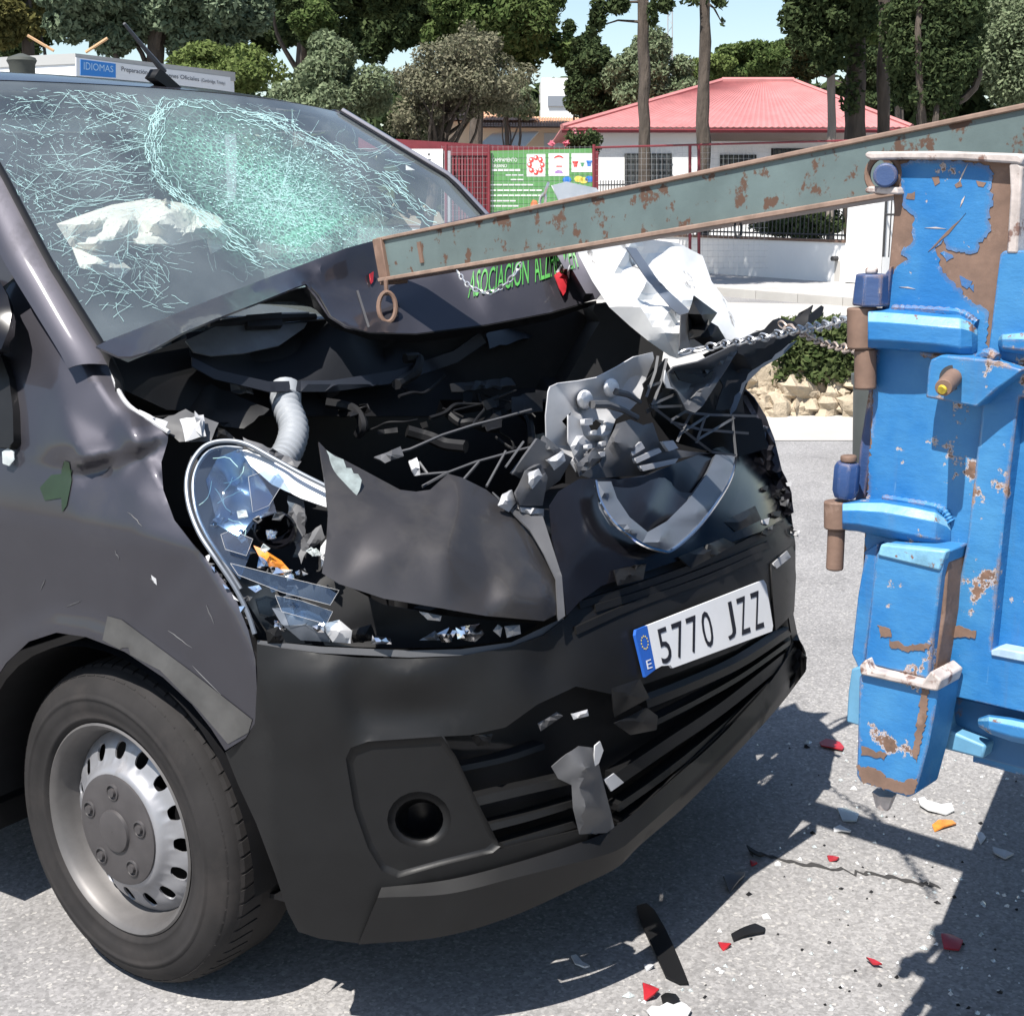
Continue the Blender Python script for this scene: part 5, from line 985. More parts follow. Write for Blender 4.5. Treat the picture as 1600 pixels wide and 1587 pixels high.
# forged hinge straps: a swept lug round each pin
def lug(pts, rads, flat=1.0, m='blue'):
    P = spline([tpt(q[:2], q[2]) for q in pts], 6); rr = np.interp(np.linspace(0, 1, len(P)), np.linspace(0, 1, len(rads)), rads)
    vs, fs = [], []; n = 14
    for i, p in enumerate(P):
        d = P[min(i+1, len(P)-1)]-P[max(i-1, 0)]; d /= np.linalg.norm(d); a = TN-d*(TN@d); a /= np.linalg.norm(a); b = np.cross(d, a)
        for j in range(n): t = 2*math.pi*j/n; ct, st = math.cos(t), math.sin(t); vs.append(p+rr[i]*(flat*a*np.sign(ct)*abs(ct)**.6+b*np.sign(st)*abs(st)**.6))
    for i in range(len(P)-1):
        for j in range(n): fs.append((i*n+j, i*n+(j+1) % n, (i+1)*n+(j+1) % n, (i+1)*n+j))
    return vs, fs+[tuple(range(n)), tuple((len(P)-1)*n+j for j in range(n))]
def vcyl(px, y0, y1, r, m, name, parent, h=0, n=14, bev=.003, dx=0):
    a = tpt((px, y0), h); b = tpt((px+dx, y1), h); return mesh(name, *tube([a, b], r, n), M[m], parent, bevel=bev, sharp=50)
PALE = mat('sunworn_pale_blue', (.17, .37, .52), .45, noise=(26, .6, 1.25), col2=(.16, .09, .07), mask=(22, .585, .03, 8), bump=(40, .5, .004))  # pale blue paints sun highlights on upward faces; brown specks are rust
def paint_lit_tops(o):
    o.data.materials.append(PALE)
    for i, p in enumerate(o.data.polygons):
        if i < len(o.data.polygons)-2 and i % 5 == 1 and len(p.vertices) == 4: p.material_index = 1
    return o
def forge(st):
    v = []; 
    for x, yt, yb, h in st:
        d = yb-yt; v += [tpt((x, yt), 0), tpt((x, yt+.10*d), h*.75), tpt((x, yt+.34*d), h), tpt((x, yb-.22*d), h), tpt((x, yb-.04*d), h*.7), tpt((x, yb), 0)]
    n = len(st); return v, [(i*6+j, i*6+j+1, i*6+7+j, i*6+6+j) for i in range(n-1) for j in range(5)]+[tuple(range(6)), tuple(range(6*n-1, 6*n-7, -1))]
H1 = mesh('hinge_strap', *forge([(1356, 480, 546, .050), (1380, 481, 546, .052), (1420, 484, 549, .050), (1462, 488, 552, .046), (1500, 490, 558, .036), (1518, 498, 556, .020), (1527, 512, 548, .004)]), M['blue'], LOR, sharp=24, bevel=.002); paint_lit_tops(bpy.data.objects['hinge_strap'] if not bpy.data.objects.get('hinge_strap.001') else bpy.data.objects['hinge_strap.001'])
vcyl(1347, 480, 545, .0225, 'rust', 'hinge_eye', H1, .02, 18)
PIN1 = vcyl(1352, 545, 608, .0165, 'rust', 'hinge_pin', LOR, .02, 14)
mesh('hinge_nut', *tube([tpt((1360, 478), .02), tpt((1363, 428), .02)], [.0275, .0245], 6), M['blue_d'], PIN1, bevel=.003, sharp=30)
vcyl(1362, 428, 418, .010, 'worn', 'pin_end', PIN1, .02, 8)
tpart('hinge_gusset', [(1374, 440), (1392, 415), (1386, 478), (1378, 482)], -.03, .01, 'blue_d', .002)
H2 = mesh('hinge_strap', *forge([(1316, 782, 828, .050), (1340, 780, 830, .052), (1380, 779, 840, .050), (1425, 786, 850, .044), (1462, 794, 856, .030), (1480, 808, 852, .010), (1486, 820, 848, .003)]), M['blue'], LOR, sharp=24, bevel=.002); paint_lit_tops(bpy.data.objects['hinge_strap'] if not bpy.data.objects.get('hinge_strap.001') else bpy.data.objects['hinge_strap.001'])
vcyl(1308, 782, 826, .0205, 'rust', 'hinge_eye', H2, .02, 18)
PIN2 = vcyl(1307, 826, 890, .0135, 'rust', 'hinge_pin', LOR, .02, 14, dx=-3)
mesh('hinge_nut', *tube([tpt((1320, 778), .02), tpt((1321, 766), .02), tpt((1324, 730), .02), tpt((1325, 722), .02)], [.016, .0205, .0205, .017], 8), M['blue_d'], PIN2, bevel=.002, sharp=30)
vcyl(1326, 722, 711, .013, 'rust', 'pin_end', PIN2, .02, 10)
tpart('hinge_gusset', [(1343, 700), (1365, 560), (1362, 700), (1350, 790), (1335, 790)], -.05, -.02, 'blue_d', .002)
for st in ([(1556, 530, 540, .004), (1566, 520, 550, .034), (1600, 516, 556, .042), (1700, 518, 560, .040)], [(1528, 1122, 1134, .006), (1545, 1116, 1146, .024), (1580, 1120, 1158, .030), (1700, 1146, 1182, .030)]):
    paint_lit_tops(mesh('lashing_lug', *forge(st), M['blue'], LOR, sharp=24, bevel=.002))
for pts, par in (([(1395, 482), (1440, 484), (1500, 489), (1526, 505)], H1), ([(1440, 551), (1490, 560), (1524, 552)], H1), ([(1380, 778), (1425, 785), (1470, 795), (1486, 815)], H2), ([(1400, 846), (1450, 858), (1482, 856)], H2)):
    S = spline([tpt(q, .004) for q in pts], 9); mesh('weld_bead', *tube(S, [.005+.002*(k % 2) for k in range(len(S))], 7), M['blue'], par)
# bracket with its stop pin
BRK = tpart('bracket', [(1450, 575), (1454, 562), (1470, 555), (1540, 562), (1598, 578), (1560, 606), (1526, 636), (1446, 621)], .0, .052, 'blue', .0025)
mesh('stop_pin', *tube([tpt((1490, 589), .048), tpt((1480, 600), .095), tpt((1474, 606), .115)], [.013, .013, .012], 14), M['rust'], BRK, bevel=.001, sharp=50)
mesh('pin_tip', *tube([tpt((1473, 608), .1155), tpt((1471, 610), .119)], [.007, .006], 12), M['brass'], BRK, sharp=50)
mesh('pin_hole', *tube([tpt((1488, 590), .0525), tpt((1488, 590), .0535)], .018, 20), M['iron'], BRK)
mesh('weld_bead', *tube(spline([tpt((1530, 559), .02), tpt((1545, 552), .03), tpt((1558, 560), .035)], 4), .008, 8), M['blue'], BRK)
# sockets below
SK1 = tpart('stake_socket', [(1368, 868), (1378, 852), (1478, 862), (1470, 900), (1452, 1062), (1350, 1036)], .0, .075, 'blue', .003)
tpart('socket_lid', [(1370, 868), (1376, 850), (1478, 861), (1468, 892)], .060, .079, PALE, .003, SK1)  # paler top paints the sunlit upper face of the block
tpart('socket_side', [(1470, 880), (1482, 866), (1476, 960), (1460, 1064), (1452, 1062)], .0, .06, 'rust', .003, SK1)
for i_, (a_, b_) in enumerate((((1487, 870), (1466, 1050)), ((1364, 880), (1346, 1035)))):
    mesh('weld_bead', *tube([tpt((a_[0]+(b_[0]-a_[0])*t+RNG.normal(0, 1), a_[1]+(b_[1]-a_[1])*t), .006) for t in np.linspace(0, 1, 26)], [.007+.003*(k % 2) for k in range(26)], 8), M['weld'], SK1)
tpart('side_plate', [(1352, 860), (1372, 848), (1366, 930), (1348, 1060), (1330, 1020), (1340, 930)], -.04, .02, 'blue', .003)
tpart('side_plate', [(1330, 1045), (1348, 1040), (1345, 1135), (1322, 1128), (1325, 1080)], -.02, .03, bpy.data.materials['worn_pale_blue'], .003)
SK2 = tpart('stake_socket', [(1342, 1058), (1350, 1046), (1456, 1070), (1466, 1062), (1464, 1090), (1450, 1165), (1430, 1240), (1418, 1246), (1345, 1222), (1338, 1212)], .01, .085, 'blue', .003)
tpart('socket_rim', [(1342, 1040), (1352, 1030), (1358, 1046), (1440, 1066), (1454, 1048), (1470, 1062), (1464, 1080), (1450, 1078), (1344, 1054)], .02, .095, 'worn', .003, SK2)
coat([(1338, 1195), (1370, 1200), (1385, 1215), (1410, 1222), (1432, 1215), (1428, 1238), (1418, 1243), (1346, 1220)], 'rust', .0015, 3.5, 1.3, SK2, 'paint_chip', .085)
coat([(1440, 1075), (1452, 1078), (1446, 1130), (1432, 1190), (1425, 1180), (1434, 1120)], 'rust', .0015, 3.5, 1.3, SK2, 'paint_chip', .085)
coat([(1345, 1165), (1385, 1178), (1380, 1186), (1346, 1178)], 'rust', .0015, 3.5, 1.3, SK2, 'paint_chip', .085)
coat([(1372, 978), (1390, 980), (1394, 995), (1376, 994)], 'rust', .0015, 3.5, 1.3, SK1, 'paint_chip', .075)
coat([(1388, 1000), (1420, 1008), (1455, 1004), (1452, 1015), (1420, 1018), (1392, 1012)], 'rust', .0015, 3.5, 1.3, SK1, 'paint_chip', .075)
coat([(1482, 980), (1500, 978), (1524, 988), (1522, 996), (1484, 994)], 'rust', .002, 3.5, 1.3, LOR, 'paint_chip', .014)
mesh('drain_nut', *tube([tpt((1382, 1238), .05), tpt((1380, 1262), .05)], [.019, .011], 6), M['worn'], SK2, sharp=30)
# rear locking bolt at the top of the post
LK = mesh('locking_bolt', *tube([tpt((1390, 275), -.05), tpt((1383, 274), .03)], .0175, 20), M['blue_d'], LOR, bevel=.003, sharp=50)
tpart('bolt_lug', [(1350, 296), (1356, 291), (1400, 292), (1404, 304), (1352, 302)], -.03, .02, 'worn', .003, LOR)
mesh('bolt_collar', *ring(tpt((1380, 272), .0), TU, Z, .026, .026, .005, 24), M['rust'], LK)
sb0, sb1 = tpt((1752, 388)), tpt((1752, 1150)); sv = [p+TN*h-TU*l for p in (sb0, sb1) for h in (-.03, .014) for l in (0, 3.3)]
mesh('side_board', sv, [(0, 1, 3, 2), (4, 6, 7, 5), (0, 4, 5, 1), (2, 3, 7, 6), (0, 2, 6, 4), (1, 5, 7, 3)], M['blue'], LOR, smooth=False, bevel=.003)
# the bed behind: floor, headboard side and far side, which throw the lorry's shadow
e0 = np.array([-.60, -.45]); ed = np.array([.985, .10]); ld = np.array([-.17, -.985])
def bedbox(a0, a1, b0, b1, z0, z1):
    q = [(e0+ed*a+ld*b) for a, b in ((a0, b0), (a1, b0), (a1, b1), (a0, b1))]
    return [(x, y, z) for z in (z0, z1) for x, y in q], [(0, 1, 2, 3), (4, 5, 6, 7)]+[(i, (i+1) % 4, 4+(i+1) % 4, 4+i) for i in range(4)]
mesh('bed', *join([bedbox(.32, 2.2, .02, 4.2, .70, .86), bedbox(.08, .34, .20, 4.2, .70, .86), bedbox(2.15, 2.2, .02, 4.2, .86, 1.3), bedbox(.32, 2.2, .02, .07, .86, 1.25), bedbox(.1, 2.15, 4.15, 4.2, .86, 1.5), bedbox(.5, 1.7, .4, 4.2, .5, .74)]), M['blue'], LOR, smooth=False)
mesh('beam_bracket', *bbox(.98, 1.06, -.9, .0, -.05, -.01), M['blue_d'], LOR)
# ------------------------------------------------------------------ chains
def make_chain(name, label, pts, surf, lk, m, th=.0032, group=None):
    P = [sp(q[0], q[1], q[2], surf) for q in pts]; S = spline(P, 24); d = [0]
    for a, b in zip(S, S[1:]): d.append(d[-1]+np.linalg.norm(b-a))
    root = thing(name, label, 'chain', S[0], group)
    vs, fs = tube([np.array([lk*.5*math.cos(t)*1.22, lk*.30*math.sin(t)*(1-.2*abs(math.cos(t))), 0]) for t in np.linspace(0, 2*math.pi, 15)], th, 5, False)
    n = int(d[-1]/lk); first = None
    for i in range(n):
        s = (i+.5)*lk; k = min(np.searchsorted(d, s), len(S)-1); p = S[k-1]+(S[k]-S[k-1])*((s-d[k-1])/max(1e-6, d[k]-d[k-1])); t = S[k]-S[k-1]; t /= np.linalg.norm(t)
        a = np.cross(t, U); a /= np.linalg.norm(a); b = np.cross(t, a); an = math.radians(40 if i % 2 else 125)+RNG.normal(0, .2)
        y = a*math.cos(an)+b*math.sin(an); z = np.cross(t, y)
        if first is None:
            o = mesh('link', np.array(vs)+WORLD[root.name], fs, m, root); first = o
        else:
            o = bpy.data.objects.new('link', first.data); COL.objects.link(o); o.parent = root
        o.matrix_local = Matrix([[*col, 0] for col in zip(t, y, z)]+[[0, 0, 0, 1]]) if False else Matrix(((t[0], y[0], z[0], p[0]-S[0][0]), (t[1], y[1], z[1], p[1]-S[0][1]), (t[2], y[2], z[2], p[2]-S[0][2]), (0, 0, 0, 1)))
    return root
make_chain('chain', 'bright thin chain hanging in a loop under the rusty beam over green lettering', [(714, 424, -.05), (735, 448, -.07), (766, 457, -.07), (796, 438, -.06), (816, 408, -.04)], BT, .0155, M['chain'], .0018)
CH = lambda p: np.interp(np.atleast_2d(p)[:, 0], [1000, 1100, 1240, 1340], [3.1, 3.15, 2.75, 2.3])
make_chain('chain', 'galvanised chain stretched from the torn foil to the upper hinge pin', [(1062, 552, 0), (1110, 542, 0), (1180, 530, 0), (1240, 517, 0), (1290, 508, 0), (1345, 492, 0)], CH, .031, M['chain'], .0027)
make_chain('chain', 'rusty chain sagging in front of the clipped hedge', [(1218, 506, .02), (1240, 514, .02), (1280, 533, .02), (1310, 542, .02), (1345, 550, .02)], CH, .026, M['chain_r'], .0024)
make_chain('chain', 'short chain end standing up behind the beam in front of the green banner', [(846, 322, .08), (850, 306, .08), (856, 290, .08), (864, 284, .08)], BT, .024, M['chain'], .003)
# ------------------------------------------------------------------ street behind
RH = np.array([math.cos(YAW), -math.sin(YAW), 0])
def slab(name, poly, dist, thick, m, parent=None, bevel=0, tilt=None, **k):
    """a measured outline standing at a known distance, with real thickness backwards"""
    f_ = np.array([hd(q[0], q[1], dist+(q[2] if len(q) > 2 else 0)) for q in poly]); b_ = f_+FH*thick; n = len(poly)
    return mesh(name, np.concatenate([f_, b_]), [tuple(range(n)), tuple(range(2*n-1, n-1, -1))]+[(i, (i+1) % n, n+(i+1) % n, n+i) for i in range(n)], M[m] if isinstance(m, str) else m, parent, smooth=False, bevel=bevel, **k)
def rect(x0, y0, x1, y1): return [(x0, y0), (x1, y0), (x1, y1), (x0, y1)]
# street surfaces
pa, pb = gz(1000, 500), gz(1420, 540)
def strip(name, l, m, z): return sheet(name, [gz(*q, z) for q in l], m, z)
strip('concrete_apron', [(1000, 688), (1480, 688), (1480, 560), (1250, 540), (1000, 545)], M['concrete'], .004)
strip('street', [(600, 508), (1420, 520), (1420, 478), (600, 462)], M['concrete'], .008)
# pavement with its kerb
kb = [gz(500, 452, .0), gz(1120, 462, 0), gz(1400, 486, 0)]
dirk = (kb[2]-kb[1])/np.linalg.norm(kb[2]-kb[1]); 
kp = kb[1]-dirk*40; kq = kb[2]+dirk*20; nk = np.array([dirk[1], -dirk[0], 0]); nk *= np.sign(nk@FH)
def prism_xy(pts, z0, z1):
    n = len(pts); return [(p[0], p[1], z) for z in (z0, z1) for p in pts], [tuple(range(n)), tuple(range(n, 2*n))]+[(i, (i+1) % n, n+(i+1) % n, n+i) for i in range(n)]
o = mesh('pavement', *prism_xy([kp+nk*.16, kq+nk*.16, kq+nk*8, kp+nk*8], -.01, .13), M['pave'], smooth=False, loc=(0, 0, 0)); o['kind'] = 'structure'
KERB = mesh('kerb', *prism_xy([kp+nk*.155, kp+nk*.157, kq+nk*.157, kq+nk*.155], -.01, .12), M['concrete'], smooth=False, loc=(0, 0, 0)); KERB['kind'] = 'structure'
ks = None
for i in range(60):
    a = kp+dirk*i; b = a+dirk*.985
    v, f = prism_xy([a, b, b+nk*.153, a+nk*.153], -.01, .136)
    if ks is None:
        ks = mesh('kerbstone', v, f, M['concrete'], KERB, smooth=False, bevel=.012)
    else:
        q = bpy.data.objects.new('kerbstone', ks.data); COL.objects.link(q); q.parent = KERB; q.location = tuple(dirk*i)
# garden wall along the pavement
WB0 = on_plane([(1120, 428)], (0, 0, .13), Z)[0]; WB1 = on_plane([(1334, 443)], (0, 0, .13), Z)[0]
wd_ = (WB1-WB0)/np.linalg.norm(WB1-WB0); wn = np.array([wd_[1], -wd_[0], 0]); wn *= np.sign(wn@FH)
def wpt(px, py): return on_plane([(px, py)], WB0, wn)[0]
def wpanel(name, x0, x1, y0, y1, th, m, parent=None, back=0.0, ztop=None, **k):
    a = wpt(x0, y1); b = wpt(x1, y1); zt = wpt((x0+x1)/2, y0)[2]; zb = wpt((x0+x1)/2, y1)[2]
    q = [a+wn*back, b+wn*back, b+wn*(back+th), a+wn*(back+th)]
    return mesh(name, *prism_xy(q, zb, zt), M[m] if isinstance(m, str) else m, parent, smooth=False, **k)
GW = thing('garden_wall', 'low whitewashed garden wall with square pillar and iron railing beside the pavement', 'wall', WB0)
wpanel('wall_base', 560, 1322, 366, 436, .25, 'wall', GW)
mesh('coping', *prism_xy([wpt(560, 366)+wn*-.03, wpt(1322, 366)-wn*.03, wpt(1322, 366)+wn*.28, wpt(560, 366)+wn*.28], wpt(940, 366)[2]+.002, wpt(940, 366)[2]+.05), M['rust'], GW, smooth=False)
wpanel('pillar', 1322, 1366, 305, 442, .45, 'wall', GW, -.05)
mesh('drain_pipe', *tube([wpt(1308, 404), wpt(1308, 404)-wn*.12], .045, 12), M['iron'], GW)
stain = mat('drain_stain', (.42, .40, .37), .9); mesh('drip_stain', *prism_xy([wpt(1304, 420)-wn*.003, wpt(1313, 420)-wn*.003, wpt(1313, 420), wpt(1304, 420)], wpt(1308, 440)[2], wpt(1308, 408)[2]), stain, GW, smooth=False)
rb = []; zt0 = wpt(940, 366)[2]+.05
for i in range(120):
    p = wpt(1322, 366)-wd_*(.12+.115*i)+wn*.12; rb.append(tube([(p[0], p[1], zt0), (p[0], p[1], zt0+1.15)], .012, 5))
mesh('railing', *join(rb+[tube([(q[0], q[1], zt0+h) for q in (wpt(1322, 366)+wn*.12, wpt(1322, 366)-wd_*14+wn*.12)], .018, 5) for h in (.08, 1.05)]), M['iron'], GW, kind='stuff')
GT = thing('iron_gate', 'barred iron gate with panelled lower half right of the white pillar', 'gate', wpt(1385, 470))
wpanel('gate_panel', 1366, 1460, 404, 452, .04, mat('gate_grey', (.40, .41, .42), .5), GT, .15)
for i in range(16):
    p = wpt(1366, 404)+wd_*(.12*i+.06)+wn*.17; mesh('gate_bar', *tube([(p[0], p[1], p[2]), (p[0], p[1], 2.3)], .012, 5), M['iron'], GT)
for h in (1.35, 1.95): p = wpt(1366, 404)+wn*.17; q = wpt(1460, 404)+wn*.17; mesh('gate_rail', *tube([(p[0], p[1], h), (q[0], q[1], h)], .02, 5), M['iron'], GT)
mesh('gate_frame', *tube([tuple(wpt(1367, 404)[:2]+wn[:2]*.17)+(.2,), tuple(wpt(1367, 404)[:2]+wn[:2]*.17)+(2.35,)], .03, 6), M['iron'], GT)
# house with the red metal roof
HD = 36.0
HS = thing('white_house', 'low white house under a red corrugated metal hip roof', 'house', hd(1130, 440, HD)*np.array([1, 1, 0]))
def down(poly, dist): return poly
def hwall(name, x0, x1, y0, dist, th, m, parent): 
    a, b = hd(x0, y0, dist), hd(x1, y0, dist); return mesh(name, *prism_xy([a, b, b+FH*th, a+FH*th], 0, a[2]), M[m], parent, smooth=False)
hwall('wall', 936, 1092, 199, HD, 7.5, 'wall', HS); hwall('wall', 1092.5, 1405, 197, HD+.9, 6.4, 'wall', HS)
hwall('porch_wall', 1092, 1330, 221, HD+.3, .2, 'wall', HS)
# corrugated roof, four slopes
def roofplane(name, A, B, C_, D, n, amp, m, parent):
    A, B, C_, D = map(np.asarray, (A, B, C_, D)); nr = np.cross(B-A, D-A); nr = nr/np.linalg.norm(nr); nr *= np.sign(nr[2]); v = []; f = []
    for i in range(n+1):
        t = i/n; h = amp*math.cos(i*math.pi); v += [A+(B-A)*t+nr*h, D+(C_-D)*t+nr*h]
    f = [(2*i, 2*i+2, 2*i+3, 2*i+1) for i in range(n)]
    o = mesh(name, v, f, M[m], parent, smooth=False); o.modifiers.new('solid', 'SOLIDIFY').thickness = .02; return o
e1, e2 = hd(878, 200, HD-.28), hd(1425, 194, HD-.28); e2[2] = e1[2]; e3, e4 = e2+FH*9, e1+FH*9; r1, r2 = hd(1128, 128, HD+3.8), hd(1240, 122, HD+3.8); r2[2] = r1[2]
roofplane('roof', e1, e2, r2, r1, 110, .012, 'roofred', HS); roofplane('roof', e4, e1, r1, r1, 60, .02, 'roofred', HS); roofplane('roof', e2, e3, r2, r2, 60, .02, 'roofred', HS); roofplane('roof', e3, e4, r1, r2, 80, .02, 'roofred', HS)
mesh('eave_board', *tube([e1-Z*.07, e2-Z*.07], .05, 4), M['maroon'], HS); mesh('ridge_cap', *tube([r1+Z*.03, r2+Z*.03], .09, 8), M['roofred'], HS)
for a, b in ((e1, r1), (e2, r2)): mesh('ridge_cap', *tube([a+Z*.03, b+Z*.03], .07, 6), M['roofred'], HS)
def window(x0, y0, x1, y1, dist, parent, bars=7):
    wf = slab('window', rect(x0, y0, x1, y1), dist-.03, .06, 'grille', parent)
    slab('pane', rect(x0+3, y0+3, x1-3, y1-3), dist-.035, .004, 'glass_b', wf)
    for i in range(bars): x = x0+(x1-x0)*(i+.5)/bars; slab('window_bar', rect(x-.6, y0, x+.6, y1), dist-.10, .02, 'iron', wf)
    for i in range(3): y = y0+(y1-y0)*(i+.5)/3; slab('window_bar', rect(x0, y-.6, x1, y+.6), dist-.08, .02, 'iron', wf)
window(976, 240, 1050, 292, HD, HS, 12); window(1125, 242, 1182, 300, HD+.3, HS, 9); window(1205, 232, 1290, 300, HD+.3, HS, 12)
slab('pipe', rect(1092, 196, 1094, 300), HD-.05, .05, 'white', HS)
# beige house with tiled roof
BD = 47.0
BH = thing('beige_house', 'beige house with stepped terracotta tile roof and a cream awning', 'house', hd(800, 330, BD)*np.array([1, 1, 0]))
hwall('wall', 700, 830, 190, BD+1, 6, 'wall2', BH); hwall('wall', 742, 905, 197, BD, 7, 'wall2', BH)
def tiled(A, B, C_, D, nc, nrw, parent):
    A, B, C_, D = map(np.asarray, (A, B, C_, D)); nn = np.cross(B-A, D-A); nn /= np.linalg.norm(nn); nn *= np.sign(nn[2]); first = None
    base = mesh('roof', [A, B, C_, D], [(0, 1, 2, 3)], M['tile'], parent, smooth=False)
    w_ = np.linalg.norm(B-A)/nc; ln = np.linalg.norm(D-A)/nrw
    ex = (B-A)/np.linalg.norm(B-A); ey = (D-A)/np.linalg.norm(D-A)
    v = []; n = 5
    for s in (0, 1):
        for k in range(n): t = math.pi*k/(n-1); v.append(ex*w_*.5*math.cos(t)*(1-.15*s)+nn*(w_*.32*math.sin(t)+.02*(1-s))+ey*ln*1.1*s)
    fc = [(k, k+1, n+k+1, n+k) for k in range(n-1)]; cnt = 0; rest = []
    for r in range(nrw):
        for c in range(nc):
            p = A+(D-A)*(r/nrw)+((B-A)*(1-r/nrw)+(C_-D)*(r/nrw))*((c+.5)/nc)
            if cnt < 150:
                if first is None: first = mesh('roof_tile', np.array(v)+p, fc, M['tile'], base)
                if first is not None and cnt > 0:
                    q = bpy.data.objects.new('roof_tile', first.data); COL.objects.link(q); q.parent = base; q.location = tuple(p-P0_)
                else: P0_ = p
            else: rest.append((np.array(v)+p, fc))
            cnt += 1
    if rest: mesh('roof_tile_field', *join(rest), M['tile'], base, kind='stuff')
t1, t2 = hd(735, 200, BD-.5), hd(912, 204, BD-.5); t2[2] = t1[2]
tiled(t1, t2, hd(905, 186, BD+2.4), hd(738, 182, BD+2.4), 40, 6, BH)
t1, t2 = hd(690, 190, BD+.6), hd(840, 192, BD+.6); t2[2] = t1[2]
tiled(t1, t2, hd(790, 160, BD+4.5), hd(720, 158, BD+4.5), 30, 6, BH)
aw = [hd(770, 208, BD-.3), hd(842, 205, BD-.3), hd(818, 231, BD-1.8), hd(748, 226, BD-1.8)]
mesh('awning', aw+[p-Z*.04 for p in aw], [(0, 1, 2, 3), (4, 5, 6, 7), (0, 1, 5, 4), (1, 2, 6, 5), (2, 3, 7, 6), (3, 0, 4, 7)], mat('cream_awning', (.74, .68, .58), .8), BH, smooth=False)
slab('window', rect(850, 208, 882, 236), BD-.02, .05, mat('grey_shutter', (.42, .43, .43), .7), BH)
TWR = thing('white_tower', 'white flat-roofed house block rising between the trees behind the tiled roof', 'house', hd(870, 330, 62)*np.array([1, 1, 0]))
hwall('wall', 846, 898, 122, 62, 5, 'wall', TWR); slab('window', rect(856, 150, 892, 166), 61.9, .12, mat('shaded_opening', (.2, .22, .25), .6), TWR)
# maroon shelter roof, gate and fence with the banner
GD = 27.0
GTE = thing('maroon_gate', 'maroon slatted steel gate left of the green banner', 'gate', hd(730, 330, GD)*np.array([1, 1, 0]))
slab('gate_frame', rect(694, 236, 704, 420), GD, .1, mat('grey_post', (.34, .34, .36), .6), GTE); slab('gate_frame', rect(704, 234, 768, 243), GD, .06, 'maroon', GTE)
for i in range(13): x = 706+4.8*i; slab('gate_slat', rect(x, 243, x+3.3, 420), GD+.02, .03, 'maroon', GTE)
slab('gate_backing', rect(704, 243, 766, 420), GD+.12, .02, mat('gate_shadow_sheet', (.05, .012, .016), .7), GTE)  # dark sheet painting the shade between the slats
SHL = thing('maroon_canopy', 'long maroon canopy edge running above the gate and banner', 'canopy', hd(700, 330, GD+.6)*np.array([1, 1, 0]))
slab('canopy_edge', [(560, 214), (760, 226), (930, 234), (930, 240), (760, 236), (640, 234), (560, 232)], GD+.6, 2.0, 'maroon', SHL)
slab('canopy_post', rect(922, 236, 935, 420), GD+.6, .12, 'maroon', SHL)
NB = thing('notice_board', 'white notice board on the fence beside the maroon gate', 'sign', hd(660, 330, GD+.2)*np.array([1, 1, 0])); slab('board', rect(634, 233, 692, 266), GD+.2, .08, 'wall', NB)
for pl in ([(668, 240), (672, 240), (671, 243), (669, 243)], [(664, 249), (674, 249), (672, 250.5), (666, 250.5)]): slab('board_mark', pl, GD+.195, .004, 'iron', NB)
BN = thing('green_banner', 'green camp banner reading CAMPAMENTO URBANO with pictures, tied to the mesh fence', 'banner', hd(846, 330, GD-.15)*np.array([1, 1, 0]))
slab('banner_cloth', [(765, 236), (925, 232), (927, 420), (765, 420)], GD-.15, .01, 'ban', BN)
def btext(s, x0, x1, y0, y1, m='white_print', dist=GD-.156, parent=BN, name='banner_lettering'):
    v, f = text2d(s); P = [hd(x0+(x1-x0)*a, y1+(y0-y1)*b, dist) for a, b in v]; return mesh(name, P, f, M[m], parent, smooth=False)
btext('CAMPAMENTO', 769, 808, 247, 253); btext('URBANO', 769, 792, 256.5, 262)
for x0, x1, y in ((769, 814, 266), (790, 819, 273.5), (798, 819, 281), (766, 834, 289), (777, 848, 297.5), (766, 776, 297.5), (777, 850, 305.5), (766, 776, 305.5), (766, 807, 314), (766, 811, 322)):
    n = max(2, int((x1-x0)/9)); h = 1.6 if y == 266 else 1.0
    for i in range(n): a = x0+(x1-x0)*i/n; slab('print_line', rect(a, y-h, a+(x1-x0)/n*.86, y+h), GD-.156, .003, 'white_print', BN)
slab('picture', rect(823, 241, 852, 276), GD-.155, .003, 'white_print', BN)
for k in range(8):
    t = 2*math.pi*k/8; cx, cy = 837.5+10*math.cos(t), 258+11.5*math.sin(t); slab('picture_dot', [(cx+4*math.cos(a), cy+4.4*math.sin(a)) for a in np.linspace(0, 6.28, 11)[:-1]], GD-.158, .002, 'pc_red', BN)
    slab('picture_dot', [(cx-1+1.8*math.cos(a), cy-1+2*math.sin(a)) for a in np.linspace(0, 6.28, 9)[:-1]], GD-.160, .002, 'white_print', BN)
slab('picture', rect(857, 240, 889, 275), GD-.155, .003, 'white_print', BN)
slab('picture_shape', [(865, 248), (868, 244), (873, 242.5), (878, 244), (881, 248), (877, 246.5), (873, 245.5), (869, 246.5)], GD-.158, .002, 'pc_red', BN); slab('picture_shape', rect(869, 259, 878, 261), GD-.158, .002, 'pc_red', BN); slab('picture_shape', [(867, 268), (872, 266), (878, 267), (880, 271), (867, 271)], GD-.158, .002, mat('print_violet', (.35, .2, .45), .6), BN)
slab('picture', rect(893, 240, 925, 269), GD-.155, .003, 'white_print', BN)
for x, y, s, m_ in ((899, 256, 5, 'pc_red'), (910, 257, 3.4, 'pc_grn'), (920.5, 255, 5, 'pc_blue')):
    slab('picture_shape', [(x-s, y-s*.8), (x+s, y-s*.8), (x+s*.8, y-s*.2), (x+s*.65, y-s*.2), (x+s*.55, y+s), (x-s*.55, y+s), (x-s*.65, y-s*.2), (x-s*.8, y-s*.2)], GD-.158, .002, m_, BN)
